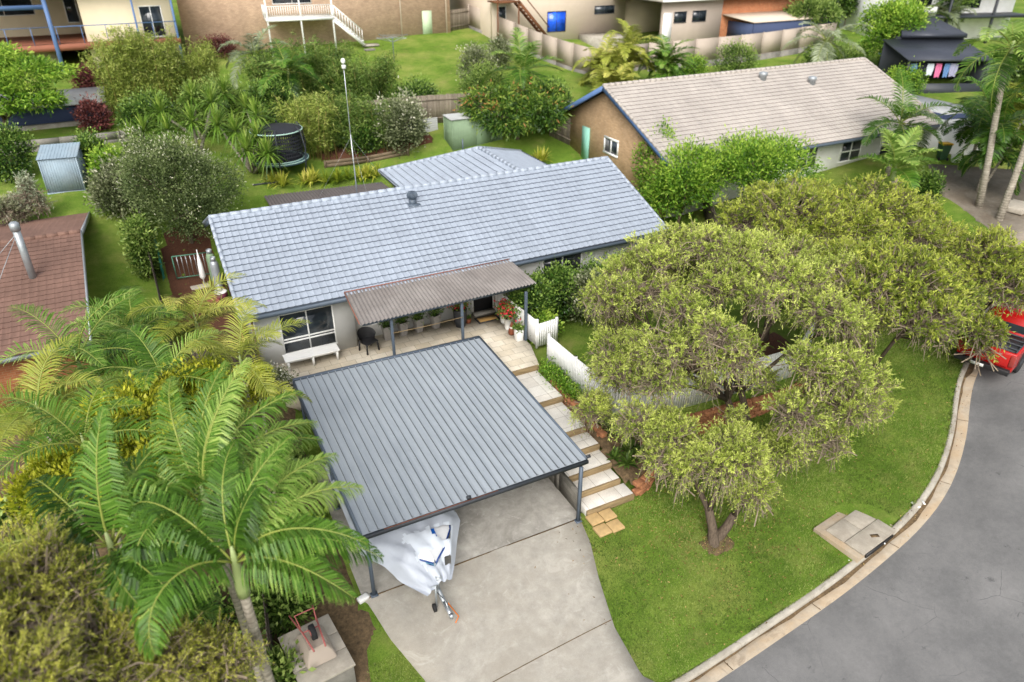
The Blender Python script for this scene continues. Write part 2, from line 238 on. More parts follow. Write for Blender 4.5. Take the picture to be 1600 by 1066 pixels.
M=dict(
 grass=m_grass(), asphalt=m_asphalt(),
 drive=m_conc('driveway concrete',lin(172,167,157),lin(154,147,135),lin(188,183,173)),
 slab=m_conc('carport concrete',lin(168,164,156),lin(120,116,108),lin(196,192,184),.9),
 kerb=m_conc('kerb concrete',lin(178,172,160),lin(136,128,114),lin(110,104,92),1.4),
 gutter=m_conc('gutter concrete',lin(172,160,142),lin(174,148,114),lin(126,112,94),.8),
 nbrdrive=m_conc('old driveway concrete',lin(150,140,126),lin(112,96,78),lin(170,160,148),.5),
 lid=m_conc('pit lid concrete',lin(176,168,154),lin(138,128,116)),
 paver=wallbrick('travertine paving',lin(218,209,192),lin(200,188,166),lin(150,140,122),.6,.4,2),
 treadp=wallbrick('step paving',lin(232,228,220),lin(222,216,206),lin(170,162,150),.62,.62,1),
 sandp=plain('sandstone paver',lin(190,160,112),.85,var=.2,scale=6,bump=.3),
 sleeper=m_wood('timber sleeper',lin(146,126,94),14,1.5,'x'),
 sleepold=m_wood('old timber sleeper',lin(110,96,78),14,1.5,'x'),
 blockg=wallbrick('grey block',lin(120,116,108),lin(104,100,92),lin(86,84,78),.4,.2),
 rock=plain('split face block',lin(168,114,80),.95,var=.4,scale=5,bump=1,bscale=14),
 mulch=plain('bark mulch',lin(92,58,40),.95,var=.7,scale=22,bump=1,bscale=30),
 leafl=leaf('fallen leaf',lin(84,62,36),lin(136,104,62),lin(186,160,104),.1),
 dirt=plain('leaf litter soil',lin(104,86,62),.95,var=.6,scale=9,bump=1,bscale=30),
 tile=m_tile('blue grey roof tile',lin(162,171,183),.46,.07,.4),
 tilenb=m_tile('faded pink grey roof tile',lin(178,170,162),.8,.12,.25,lin(150,140,128)),
 tilebr=m_tile('red brown roof tile',lin(126,98,86),.8,.2,.25,lin(96,66,56)),
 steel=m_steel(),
 trim=plain('dark blue grey trim',lin(84,95,108),.45,var=.1),
 trimd=plain('charcoal trim',lin(52,56,62),.5,var=.12),
 fibro=plain('weathered corrugated sheet',lin(134,128,124),.85,var=.2,scale=1.4,dirt=(lin(96,88,84),.6)),
 fibrod=plain('dark corrugated sheet',lin(96,90,88),.85,var=.2,scale=1.4),
 render=plain('grey render',lin(206,206,204),.9,var=.07,scale=1,bump=.15,bscale=60,dirt=(lin(184,183,178),.5)),
 white=plain('white paint',(.84,.84,.82,1),.5,var=.06,scale=1.5,dirt=(lin(198,194,184),.5)),
 cream=plain('cream wall paint',lin(222,208,178),.85,var=.06,scale=.8),
 beige=plain('beige wall paint',lin(208,192,174),.85,var=.06,scale=.8,dirt=(lin(186,170,150),.5)),
 greybeige=plain('taupe panel',lin(176,162,148),.6,var=.06,scale=.8,dirt=(lin(156,144,132),.5)),
 bluetrim=plain('blue painted steel',lin(88,116,160),.5,var=.1),
 redpaint=plain('terracotta deck',lin(146,92,72),.8,var=.15),
 brickt=wallbrick('tan brick',lin(198,166,128),lin(180,148,110),lin(168,148,124)),
 bricko=wallbrick('orange brick',lin(190,122,84),lin(170,104,70),lin(180,150,120)),
 brickb=wallbrick('brown brick',lin(196,168,142),lin(178,150,126),lin(160,142,122)),
 glass=m_glass('window glass'), glassb=m_glass('blue window',(.01,.06,.42,1)),
 black=plain('black plastic',(.018,.018,.02,1),.5,var=.2), rubber=plain('tyre rubber',(.02,.02,.021,1),.85,var=.2),
 net=plain('black net',(.02,.022,.028,1),.9,var=.2),
 mat=plain('trampoline mat',(.012,.014,.02,1),.8,var=.2),
 padc=plain('trampoline pad',lin(60,84,92),.6,var=.2), mint=plain('mint edge strip',lin(176,210,196),.5,var=.06),
 green=plain('pale green steel',lin(122,144,114),.65,.0,var=.08), mintdoor=plain('mint door paint',lin(140,196,178),.6,var=.06), palegreen=plain('pale green door',lin(186,206,172),.6,var=.05),
 teal=plain('teal steel',lin(44,92,108),.5,var=.1), tank=plain('green tank plastic',lin(70,120,98),.55,var=.1),
 galv=plain('galvanised steel',lin(166,172,176),.45,.5,var=.18,scale=3), shedb=plain('pale blue steel',lin(142,160,172),.68,.0,var=.14,scale=1.5,dirt=(lin(150,132,112),.3)),
 alum=plain('brushed aluminium',lin(188,192,196),.35,.7,var=.1),
 fence=m_wood('weathered grey timber',lin(128,118,104),16,1.1),
 fenced=m_wood('dark weathered timber',lin(88,80,70),16,1.1),
 pot=plain('grey pot',lin(138,134,130),.8,var=.15,scale=6), potd=plain('charcoal pot',lin(50,52,56),.5,var=.15),
 soil=plain('potting soil',lin(60,46,34),.95,var=.4,scale=30),
 coir=plain('coir mat',lin(176,140,84),.95,var=.3,scale=40),
 tarp=plain('silver tarpaulin',lin(178,184,194),.5,.05,var=.08,scale=2.2,bump=.25,bscale=6,spec=.5),
 tarpw=plain('worn white tarpaulin',lin(200,207,216),.6,var=.06,scale=3,bump=.25,bscale=7),
 hull=plain('pale blue hull',lin(110,176,196),.25,var=.06,spec=.6), hulld=plain('deep blue hull',lin(24,62,128),.25,var=.06,spec=.6), hullw=plain('white gelcoat',(.8,.81,.82,1),.25,var=.04,spec=.6),
 bluestripe=plain('bright blue panel',lin(20,96,186),.4,var=.06),
 redfade=plain('faded red paint',lin(176,100,94),.6,var=.2),
 red=plain('red car paint',lin(176,28,26),.22,.0,var=.06,spec=.6), lens=plain('dull red lens',lin(150,60,56),.2,var=.2), plate=plain('number plate',(.75,.76,.74,1),.4,var=.04),
 yellow=plain('yellow lid',lin(226,180,30),.5,var=.06), bingreen=plain('dark green bin',lin(52,84,56),.55,var=.08), binred=plain('red lid',lin(150,40,36),.5,var=.06),
 skin=plain('gnome brown',lin(120,64,40),.7,var=.2), pink=plain('pink cloth',lin(208,110,150),.9,var=.1), bluecloth=plain('blue cloth',lin(96,130,176),.9,var=.1), maroon=plain('maroon bucket',lin(112,52,70),.5,var=.1),
 lilac=plain('grey lilac cloth',lin(150,150,176),.9,var=.1), navy=plain('navy cloth',lin(24,26,38),.9,var=.1), tealnet=plain('teal shade cloth',lin(50,140,120),.9,var=.15),
 navywall=plain('navy wall paint',lin(62,74,104),.8,var=.08), darkroof=plain('dark metal roof',lin(62,66,76),.45,.1,var=.08), wroof=plain('pale steel roof',lin(196,198,196),.5,.1,var=.08,dirt=(lin(150,146,138),.5)),
 concw=m_conc('concrete block pale',lin(182,174,160),lin(150,140,126)), greyconc=m_conc('grey retaining concrete',lin(138,134,126),lin(100,98,92)),
 orange=plain('orange strap',lin(220,120,40),.6,var=.1), brownwood=m_wood('brown deck timber',lin(116,76,52),14,1.2,'x'),
 bark=m_bark('rough bark',lin(96,84,72)), twig=plain('dry grey twig',lin(142,128,110),.9,var=.3,scale=12), palmbark=m_palmtrunk(),
 shaft=plain('green crownshaft',lin(150,164,108),.45,var=.12,scale=5), rachis=plain('frond stalk',lin(136,146,66),.5,var=.12,scale=5), culm=plain('bamboo culm',lin(150,136,76),.6,var=.3,scale=6),
 flower=plain('red petals',lin(206,36,60),.7,var=.2,scale=20), wflower=plain('white petals',(.75,.74,.66,1),.7,var=.1,scale=20),
)
G_=lin
M.update(
 l_bb=leaf('bottlebrush leaf',lin(94,116,44),lin(162,182,74),lin(222,232,130),.4),
 l_olive=leaf('olive leaf',lin(78,98,30),lin(132,152,56),lin(194,202,94),.38),
 l_bright=leaf('bright green leaf',lin(58,98,24),lin(114,158,48),lin(178,206,84),.32),
 l_mid=leaf('mid green leaf',lin(50,76,26),lin(100,130,54),lin(160,180,98),.3),
 l_callis=leaf('callistemon leaf',lin(56,72,34),lin(102,120,70),lin(156,168,116),.25,.55,lin(226,222,206)),
 l_ochre=leaf('ochre leaf',lin(96,112,36),lin(156,164,58),lin(210,208,104),.36),
 l_dark=leaf('dark glossy leaf',lin(30,54,20),lin(64,98,36),lin(140,168,80),.2,.35),
 l_grey=leaf('grey green leaf',lin(68,78,48),lin(122,132,94),lin(174,178,146),.25,.55,lin(226,222,206)),
 l_yellow=leaf('golden leaf',lin(104,124,26),lin(170,178,44),lin(224,222,84),.38),
 l_mango=leaf('mango leaf',lin(38,68,20),lin(82,116,40),lin(150,170,72),.25,.4,lin(196,116,84)),
 l_palm=leaf('palm leaflet',lin(44,76,22),lin(92,134,44),lin(182,204,112),.3,.4),
 l_palmy=leaf('yellowing palm leaflet',lin(92,106,34),lin(160,170,70),lin(208,200,112),.3,.45),
 l_palmg=leaf('grey palm leaflet',lin(92,104,76),lin(144,156,126),lin(196,204,180),.25,.5),
 l_yucca=leaf('yucca blade',lin(52,84,24),lin(104,140,48),lin(168,188,92),.25,.4),
 l_brom=leaf('yellow striped blade',lin(100,124,32),lin(164,174,56),lin(220,212,112),.3,.45),
 l_red=leaf('dark red leaf',lin(58,28,30),lin(98,50,52),lin(140,84,80),.25),
 l_bamboo=leaf('bamboo leaf',lin(84,106,38),lin(150,166,74),lin(204,212,124),.3),
 l_blade=leaf('grass blade',lin(80,106,38),lin(116,140,62),lin(166,178,102),.3,.6),
)

# ================================================================== SETTING
def dense(poly,step=.5):
    out=[]
    for a,b in zip(poly[:-1],poly[1:]):
        a=np.array(a,float);b=np.array(b,float);k=max(1,int(np.linalg.norm(b-a)/step))
        out+=[a+(b-a)*i/k for i in range(k)]
    return np.array(out+[np.array(poly[-1],float)])
def smoothline(p,it=3):
    p=np.array(p,float)
    for _ in range(it):
        q=np.empty((2*len(p)-2,p.shape[1])); q[0::2]=p[:-1]*.75+p[1:]*.25; q[1::2]=p[:-1]*.25+p[1:]*.75
        p=np.vstack([p[:1],q,p[-1:]])
    return p
KERB=smoothline([(-45,5.6),(-10,7.4),(4,8.15),(9.08,8.52),(12.28,8.73),(15.74,9.02),(19.35,9.57),(21.94,10.67),(24.74,12.59),(26.27,13.26),(31.5,16.0),(38,18.3),(60,25),(90,30)],3)
KERB=dense(KERB,.35)
_d=np.gradient(KERB,axis=0); _d/=np.linalg.norm(_d,axis=1)[:,None]
KN=np.stack([_d[:,1],-_d[:,0]],1)          # points to the road side
def road_s(x,y):
    x=np.asarray(x,float);y=np.asarray(y,float); sh=x.shape; p=np.stack([x.ravel(),y.ravel()],1); out=np.empty(len(p))
    for i in range(0,len(p),4000):
        q=p[i:i+4000]; d=((q[:,None]-KERB[None])**2).sum(2); j=d.argmin(1); out[i:i+4000]=((q-KERB[j])*KN[j]).sum(1)
    return out.reshape(sh)
def inside(poly,x,y):
    r=np.zeros(np.shape(x),bool); n=len(poly)
    for i in range(n):
        x0,y0=poly[i];x1,y1=poly[(i+1)%n]
        c=((y0>y)!=(y1>y)); r^=c&(x<(x1-x0)*(y-y0)/((y1-y0) if y1!=y0 else 1e-9)+x0)
    return r
DL=[(2.55,13.95),(2.63,13.81),(2.84,12.63),(3.28,11.25),(3.3,8.0)]
DR=[(9.42,13.95),(9.23,13.03),(8.8,11.89),(8.34,10.37),(8.21,8.93),(8.6,8.45)]
SLAB=[(2.55,13.97),(9.5,13.97),(9.5,20.5),(2.55,20.5)]
PATIO=[(2.4,22.2),(9.9,22.2),(9.9,20.5),(11.55,20.5),(11.95,21.9),(12.05,25.6),(2.4,25.6)]
HOUSEP=[(1.9,25),(20,25),(20,38.4),(12,38.4),(12,34.5),(1.9,34.5)]
STAIR=[(9.5,14.0),(11.35,14.0),(11.5,20.5),(9.5,20.5)]
YARD=[(12.05,20.4),(12.1,17.3),(12.9,16.1),(16,15.7),(19.5,15.4),(23,17),(23.5,24.9),(12.05,24.9)]
NDRIVE=[(41.51,26.92),(43.18,25.24),(45.09,23.41),(52,20),(35.09,16.92),(35.98,18.76),(37.88,22.17),(38.48,24.07)]
def shrink(p,k=.12):
    p=np.array(p);c=p.mean(0); d=p-c; L=np.linalg.norm(d,axis=1)[:,None]; return c+d*(1-k/L)
DRIVEP=DL+DR[::-1]
def gm(x,y):
    z=gh(x,y); rs=road_s(x,y); z=np.where(rs<.06,z+.11*np.clip(1+rs/3,0,1),z-.34)
    for p in (SLAB,PATIO,HOUSEP,STAIR,YARD): z=np.where(inside(shrink(p,.25),x,y),z-.35,z)
    z=np.where(inside(shrink(DRIVEP,.3),x,y),z-.25,z); z=np.where(inside(shrink(NDRIVE,.6),x,y),z-.3,z)
    z=np.where(inside([(-30,9.5),(2.2,9.5),(2.2,20.5),(1.4,24.5),(-30,24.5)],x,y),z-.02,z)
    return z
xs=np.unique(np.round(np.r_[np.linspace(-400,-34,24),np.arange(-34,-4,1.),np.arange(-4,34,.22),np.arange(34,60,.7),np.arange(60,120,3),np.linspace(120,420,16)],3))
ys=np.unique(np.round(np.r_[np.linspace(-250,-12,16),np.arange(-12,6,1.),np.arange(6,28,.22),np.arange(28,60,.6),np.arange(60,120,2),np.linspace(120,520,20)],3))
gx,gy=np.meshgrid(xs,ys,indexing='ij')
zz=gm(gx,gy)
far=np.clip((np.hypot(gx-10,gy-40)-110)/100,0,1); zz=zz*(1-far)+10*far
struct(MB().grid(np.stack([gx,gy,zz],2)[:, ::-1]).build('ground',M['grass'],smooth=False))
# road, gutter, kerb as swept strips along the kerb line
def sweep(mb,offs,zs,i0=0,i1=None,ext=None):
    K=KERB[i0:i1];N=KN[i0:i1]; P=np.empty((len(K),len(offs),3))
    for j,(o,z) in enumerate(zip(offs,zs)):
        q=K+N*o; P[:,j,:2]=q; base=gh(q[:,0],q[:,1]) if o>1.0 else gh(K[:,0],K[:,1]); P[:,j,2]=base+z
    return mb.grid(P[:, ::-1])
offs=[.48,1.0,1.6,2.4,3.4,4.6,6,8,10]
mb=MB(); sweep(mb,offs,[-.02,.0,.02,.03,.03,.03,.03,.03,.03]); 
struct(mb.build('road',M['asphalt']))
struct(sweep(MB(),[.13,.14,.25,.5,.51],[-.04,-.02,-.03,.0,-.1]).build('gutter',M['gutter']))
struct(sweep(MB(),[-.05,-.04,.0,.09,.12,.14],[-.1,.108,.118,.114,.095,-.08]).build('kerb',M['kerb']))
gj=MB()
for i in range(6,len(KERB)-6,8):
    k,n_,d_=KERB[i],KN[i],_d[i]*.012; z_=gz(*k); P_=[(*(k+n_*o+s_*d_),z_+h_) for o,h_ in((.14,-.012),(.25,-.022),(.495,.008)) for s_ in(-1,1)]; gj.add(P_,[(0,2,3,1),(2,4,5,3)])
struct(gj.build('gutter_joint',M['dirt']))
mb=MB(); r=np.random.default_rng(31); wv=np.convolve(r.random(len(KERB)+12),np.ones(13)/13,'valid'); wv=.012+.2*np.clip((wv-.5)*5,0,1); P=np.empty((len(KERB),3,3))
for j,(o,h_) in enumerate(((.141,-.002),(0,-.012),(0,-.02))):
    q=KERB+KN*(o if j==0 else (.14+wv*(.5 if j==1 else 1))[:,None]); P[:,j,:2]=q; P[:,j,2]=gh(KERB[:,0],KERB[:,1])+h_
P[:,2,2]=gh(KERB[:,0],KERB[:,1])+np.interp(.14+wv,[.14,.25,.5],[-.02,-.03,0])+.005; P[:,1,2]=gh(KERB[:,0],KERB[:,1])+np.interp(.14+wv*.5,[.14,.25,.5],[-.02,-.03,0])+.006
struct(mb.grid(P[:, ::-1]).build('gutter_dirt',M['dirt']))
def draped(name,L,R,m,dz,n=40,k=10,thick=.25):
    L=dense(L,.3);R=dense(R,.3); a=np.linspace(0,1,n)
    f=lambda P:np.stack([np.interp(a,np.linspace(0,1,len(P)),P[:,i]) for i in(0,1)],1)
    l=f(L);r=f(R); P=np.empty((n,k+3,3))
    for j,t in enumerate([0,*np.linspace(0,1,k+1),1]):
        q=l*(1-t)+r*t; P[:,j,:2]=q; P[:,j,2]=gh(q[:,0],q[:,1])+.11*np.clip(1+road_s(q[:,0],q[:,1])/3,0,1)*(1 if m is M['drive'] else 0)+dz-(thick if j in(0,k+2) else 0)
    return struct(MB().grid(P).build(name,m))
draped('driveway',DL,DR,M['drive'],.05)
mb=MB(); a,b=np.array((5.34,10.9,-1.92)[:2]),np.array((8.42,10.48,-1.91)[:2])
struct(MB().prism(SLAB,-1.75,-1.40).build('carport_floor',M['slab'],bevel=.012))
struct(MB().prism(PATIO,-.5,0).build('patio_paving',M['paver']))
P=smoothline(NDRIVE+NDRIVE[:1],2)[:-1]
struct(MB().prism([tuple(p) for p in P],[gz(*p)-.5 for p in P],[gz(*p)+.05 for p in P]).build('neighbour_driveway',M['nbrdrive']))
mb=MB().prism(YARD,-1.6,-.28); struct(mb.build('front_yard_terrace',M['grass']))
# expansion joints of the drive: dark recessed strips lying on it
def strip(name,pts,w,m,dz=.054):
    zf=lambda p:gh(*p.T)+.11*np.clip(1+road_s(p[:,0],p[:,1])/3,0,1)+dz
    pts=dense(pts,.25); d=np.gradient(pts,axis=0); d/=np.linalg.norm(d,axis=1)[:,None]; n=np.stack([-d[:,1],d[:,0]],1)*w/2
    P=np.stack([np.c_[pts+n,zf(pts+n)],np.c_[pts-n,zf(pts-n)]],1); return struct(MB().grid(P[:, ::-1]).build(name,m))
strip('driveway_joint',[(4.48,10.42),(8.38,10.59)],.025,M['dirt'])
struct(MB().bx(2.56,9.4,13.93,13.968,-1.5,-1.392).build('driveway_joint',M['dirt']))
# mulched and bare beds
def bed(name,poly,m,dz=.03,rough=.05,step=.25,z=None,seed=1):
    poly=smoothline(list(poly)+[poly[0]],2)[:-1]; r=np.random.default_rng(seed)
    x0,y0=poly.min(0);x1,y1=poly.max(0); X,Y=np.meshgrid(np.arange(x0-step,x1+step*2,step),np.arange(y0-step,y1+step*2,step),indexing='ij')
    Z=(gm(X,Y) if z is None else z(X,Y))+dz+r.normal(0,rough,X.shape); ins=inside([tuple(p) for p in poly],X,Y); 
    Z=np.where(ins,Z,Z-.12-dz); V=np.stack([X,Y,Z],2).reshape(-1,3); b=X.shape[1]
    fs=[(i*b+j,(i+1)*b+j,(i+1)*b+j+1,i*b+j+1) for i in range(X.shape[0]-1) for j in range(b-1) if ins[i:i+2,j:j+2].sum()>=2]
    return struct(MB().add(V,fs).build(name,m))
bed('mulch_bed',[(9.18,43.7),(14.57,42.68),(16.31,42.97),(16.53,43.73),(15.26,44.48),(8.88,45.18)],M['mulch'],.22,.05,.3,seed=2)
bed('garden_soil',[(-14,11),(1.9,11.0),(2.35,12.6),(2.62,14.2),(2.6,22),(1.8,24.5),(-3,25),(-14,24.5)],M['dirt'],.06,.03,.4,seed=3)
bed('garden_soil',[(2.36,13.82),(2.69,12.67),(2.04,12.8),(1.27,13.65)],M['dirt'],.03,.02,.2,seed=4)
bed('side_path_soil',[(-.6,24.6),(2.1,24.6),(2.1,38),(1,38.5),(-.6,37)],M['mulch'],.04,.02,.3,seed=5)
bed('terrace_mulch',[(13,16.4),(16,16.1),(19,15.8),(22,17.4),(21.5,19.5),(13.2,19)],M['mulch'],.03,.03,.3,z=lambda X,Y:X*0-.28,seed=6)
bed('tree_litter',[(12.16,11.76),(12.3,10.9),(13.48,11.13),(13.17,11.94)],M['dirt'],.02,.015,.12,seed=7)
# short turf on the near verge, far too many blades to count
def turf(x0,x1,y0,y1,n,seed,exclude):
    r=np.random.default_rng(seed); x=r.uniform(x0,x1,n); y=r.uniform(y0,y1,n); ok=(road_s(x,y)<.0)&(np.hypot(x-16.84,y-9.51)>1.3)
    for p in exclude: ok&=~inside(p,x,y)
    x,y=x[ok],y[ok]; z=gm(x,y); n=len(x); th=r.uniform(0,2*PI,n); h=r.uniform(.025,.065,n); w=r.uniform(.006,.012,n)
    c=np.stack([x,y,z-.005],1); s=np.stack([np.cos(th),np.sin(th),0*th],1)*w[:,None]; ln=np.stack([r.normal(0,.02,n),r.normal(0,.02,n),h],1)
    tn=np.clip(.45+.25*np.sin(x*1.3+np.sin(y*.9)*2)+r.normal(0,.2,n),0,1)
    return np.stack([c-s,c+s,c+s*.4+ln,c-s*.4+ln],1),tn
q,t=turf(7.8,30,8.2,17.5,205000,3,[DRIVEP,SLAB,STAIR,YARD,[(9.5,13),(10.6,13),(10.6,14),(9.5,14)],[(11.2,13.9),(12.9,14.4),(13.4,16.2),(19,15.8),(11,18)]])
MB().quads(q,t).build('verge_grass',M['l_blade'],kind='stuff')
q,t=turf(-1,3.4,8.6,12.2,22000,4,[DRIVEP])
MB().quads(q,t).build('verge_grass',M['l_blade'],kind='stuff')

r=np.random.default_rng(77); n=2600; x=np.r_[r.normal(13.2,1.9,n//2),r.uniform(9,26,n//4),r.normal(22,4,n//4)]; y=np.r_[r.normal(12.6,1.5,n//2),r.uniform(8.6,15.5,n//4),r.normal(13,2,n//4)]
ok=(road_s(x,y)<.5)&~inside(YARD,x,y)&~inside(STAIR,x,y)&~inside(SLAB,x,y); x,y=x[ok],y[ok]; n=len(x); onc=inside(DRIVEP,x,y); z=np.where(onc,gh(x,y)+.11*np.clip(1+road_s(x,y)/3,0,1)+.062,gm(x,y)+.05); z=np.where(road_s(x,y)>0,gh(x,y)+.13,z)
th=r.uniform(0,2*PI,n); a=np.stack([np.cos(th),np.sin(th),r.normal(0,.2,n)],1)*r.uniform(.02,.05,n)[:,None]; b=np.stack([-np.sin(th),np.cos(th),r.normal(0,.2,n)],1)*r.uniform(.008,.018,n)[:,None]; c=np.stack([x,y,z],1)
MB().quads(np.stack([c-a,c-b,c+a,c+b],1),r.random(n)).build('fallen_leaves',M['leafl'],kind='stuff')
# ---------------------------------------------------------------- front steps
st=thing('garden_steps','pale tiled garden steps edged with timber sleepers, climbing beside the carport','steps',(10.4,17,-1.4))
YS=[20.5,18.5,16.8,16.0,15.2,14.6,13.97]; XR=[11.5,11.42,11.35,11.38,11.35,11.3,11.42]
L=lambda x,y,z:(x-10.4,y-17,z+1.4)
for i in range(6):
    z=-.2*(i+1); y1=YS[i]-.08; y0=YS[i+1]+.01
    MB().bx(9.66-10.4,XR[i+1]-10.4,y0-17,y1-17,-.1,z+1.4).build('tread',M['treadp'],st,bevel=.006)
for i in range(7):
    z=-.2*i
    MB().bx(9.66-10.4,XR[i]-10.4,YS[i]-.08-17,YS[i]-17,z-.21+1.4,z+1.4+.004).build('riser_sleeper',M['sleeper'],st,bevel=.01)
for k,(x,y) in enumerate([(9.78,13.66),(10.24,13.64),(9.76,13.2),(10.22,13.18)]):
    o=MB().box((0,0,0),(.43,.42,.08),rz=.03).build('paving_slab',M['sandp'],loc=(x,y,gz(x,y)+.12),bevel=.012)
    tag(o,['tan sandstone paver at the foot of the steps, next to the carport post','tan sandstone paver tucked against the bottom step, away from the post','tan sandstone paver nearest the driveway edge','tan sandstone paver farthest out on the lawn'][k],'paver','sandstone pavers below the steps')
w=thing('retaining_wall','grey block retaining wall between carport floor and garden steps','wall',(9.57,17,-1.4))
MB().bx(-.07,.07,-2.75,-1.5,0,.72).bx(-.07,.07,-1.5,0,0,1.05).bx(-.07,.07,0,3.5,0,1.38).build('wall',M['blockg'],w)
MB().bx(-.09,.09,-1.62,-1.36,0,1.0).build('pier',M['blockg'],w)
# curved split-face block wall below the terrace
def blockwall(name,label,pts,ztop,courses,h=.17,ln=.34):
    t=thing(name,label,'garden wall',(*pts[0],0)); p0=np.array(pts[0]); P=dense(smoothline(pts,3),.05); cum=np.r_[0,np.cumsum(np.linalg.norm(np.diff(P,axis=0),axis=1))]
    mb=MB(); r=random.Random(4)
    for c in range(courses):
        s=(c%2)*ln/2
        while s+ln<cum[-1]:
            m=s+ln/2; x=np.interp(m,cum,P[:,0]);y=np.interp(m,cum,P[:,1]); x1=np.interp(m+.1,cum,P[:,0]);y1=np.interp(m+.1,cum,P[:,1])
            zt=ztop(m/cum[-1])-c*h
            mb.box((x-p0[0]+r.uniform(-.015,.015),y-p0[1]+r.uniform(-.015,.015),zt-h/2),(ln-.015,.24,h-.012),rz=math.atan2(y1-y,x1-x)+r.uniform(-.05,.05),t=r.random()); s+=ln
    mb.build('block_course',M['rock'],t,bevel=.03); return t
blockwall('garden_wall','curved tan split face block wall around the bed beside the lowest steps',[(11.5,14.05),(12.1,14.15),(12.75,14.65),(13.05,15.3),(12.95,15.9)],lambda u:-.86+.1*u,4)
blockwall('garden_wall','long tan block retaining wall under the white fence, shaded by the big tree',[(13.0,15.75),(14.5,15.55),(16.5,15.4),(18.5,15.2),(20.2,15.3),(22,16.2)],lambda u:-.27,6)
blockwall('garden_wall','low rubble block edge beside the upper steps',[(11.62,19.6),(11.66,18.4),(11.7,17.2),(11.75,16.2)],lambda u:-.15-.35*u,3)
bed('garden_bed',[(11.5,14.2),(12.3,14.35),(12.8,15),(12.8,15.9),(12.1,17.2),(12.02,20.2),(11.62,20.2),(11.5,17)],M['dirt'],.0,.03,.15,z=lambda X,Y:np.clip(-.95+(Y-14.2)*.14,-1,-.12),seed=9)

# ---------------------------------------------------------------- timber paling fences
def paling(name,label,a,b,h,m,zf=gz,seed=0,group=None,pw=.1,post=True):
    a=np.array(a,float);b=np.array(b,float);d=b-a;Ln=np.linalg.norm(d);d/=Ln; t=thing(name,label,'fence',(a[0],a[1],zf(*a)),0,group); z0=zf(*a); r=random.Random(seed)
    mb=MB(); k=int(Ln/pw)
    for i in range(k):
        p=a+d*(i+.5)*pw; z=zf(*p)-z0; hh=h+r.uniform(-.03,.03)
        mb.box((p[0]-a[0],p[1]-a[1],z+hh/2),(pw-.008,.018,hh),rz=math.atan2(d[1],d[0]),t=r.random())
    mb.build('paling',m,t); rb=MB()
    for zz in(.35,h-.3):
        for i in range(max(1,int(Ln/2.4))):
            p=a+d*Ln*i/max(1,int(Ln/2.4));q=a+d*Ln*(i+1)/max(1,int(Ln/2.4)); n=np.array([d[1],-d[0]])*.03
            rb.beam((*(p-a+n),zf(*p)-z0+zz),(*(q-a+n),zf(*q)-z0+zz),.04,.08)
    rb.build('rail',m,t); return t
paling('timber_fence','weathered grey paling fence behind the green shed and mango tree',(12.52,46.51),(25.11,43.71),1.8,M['fence'],seed=1)
paling('timber_fence','grey paling side fence between the blue tiled house and the tan brick house',(23.73,41.42),(28.2,31.5),1.7,M['fence'],seed=2)
paling('timber_fence','dark grey paling fence running past the right end of the blue tiled roof',(28.2,31.4),(23.6,24.6),1.7,M['fenced'],seed=5)
paling('timber_fence','old dark paling fence along the left boundary under the grey green bush',(-.75,25.0),(-1.06,46.82),1.5,M['fenced'],seed=3)
paling('timber_fence','dark paling fence beside the gas bottles at the left front corner of the house',(-.7,24.9),(2.0,24.4),1.5,M['fenced'],seed=6)
paling('timber_fence','low old paling fence under the palm fronds left of the carport',(-.1,12.5),(1.0,21.5),1.1,M['fenced'],seed=4)
paling('timber_fence','grey paling fence at the top left beside the cream house, falling away from camera',(8.0,72.47),(6.48,89.15),1.7,M['fence'],seed=7)
paling('timber_fence','grey paling cross fence above the small top left lawn',(6.7,86.75),(10.15,86.09),1.8,M['fence'],seed=8)
paling('timber_fence','bleached paling gate panel at the right corner of the brown brick house',(27.93,68.84),(30.7,69.7),1.8,M['fence'],seed=9)
def panelfence(name,label,pts,h,m,base,bm,post=2.4):
    a=np.array(pts[0]);t=thing(name,label,'fence',(*a,gz(*a)));z0=gz(*a); pl=MB();ps=MB();bs=MB()
    P=dense(pts,.1); cum=np.r_[0,np.cumsum(np.linalg.norm(np.diff(P,axis=0),axis=1))]; n=int(cum[-1]/post)
    at=lambda s:np.array([np.interp(s,cum,P[:,0]),np.interp(s,cum,P[:,1])])
    for i in range(n):
        p,q=at(cum[-1]*i/n),at(cum[-1]*(i+1)/n); zp,zq=gz(*p)-z0+base,gz(*q)-z0+base; zt=(zp+zq)/2
        nn=np.array([(q-p)[1],-(q-p)[0]])/np.linalg.norm(q-p)*.015; zm=min(zp,zq) if abs(zp-zq)<.12 else None; V=[(*(w_-a+s_*nn),z_) for w_,z0_ in((p,zp),(q,zq)) for s_ in(-1,1) for z_ in(z0_,z0_+h)]; pl.add(V,[(0,1,5,4),(2,6,7,3),(1,3,7,5),(0,4,6,2),(0,2,3,1),(4,5,7,6)],t=random.random()); MB().box((*(p-a),zp+h/2),(.1,.1,h+.08),rz=math.atan2(*(q-p)[::-1])).build('post',M['greybeige'],t)
        if base: bs.beam((*(p-a),zp-.8),(*(q-a),zq-.8),.14,1.6)
    pl.build('panel',m,t)
    if base: bs.build('retaining_base',bm,t)
    return t
panelfence('steel_fence','long taupe steel panel fence stepping down the slope beside the rear lawn',[(30.7,69.7),(31.82,62.71),(31.94,50.28),(39.52,52.69)],1.8,M['greybeige'],.25,M['greyconc'])
panelfence('steel_fence','taupe steel panel fence on a retaining wall behind the pink tiled roof',[(39.1,51.93),(44.71,52.29),(53.03,52.47),(62.27,53.48)],1.8,M['greybeige'],.5,M['greyconc'])

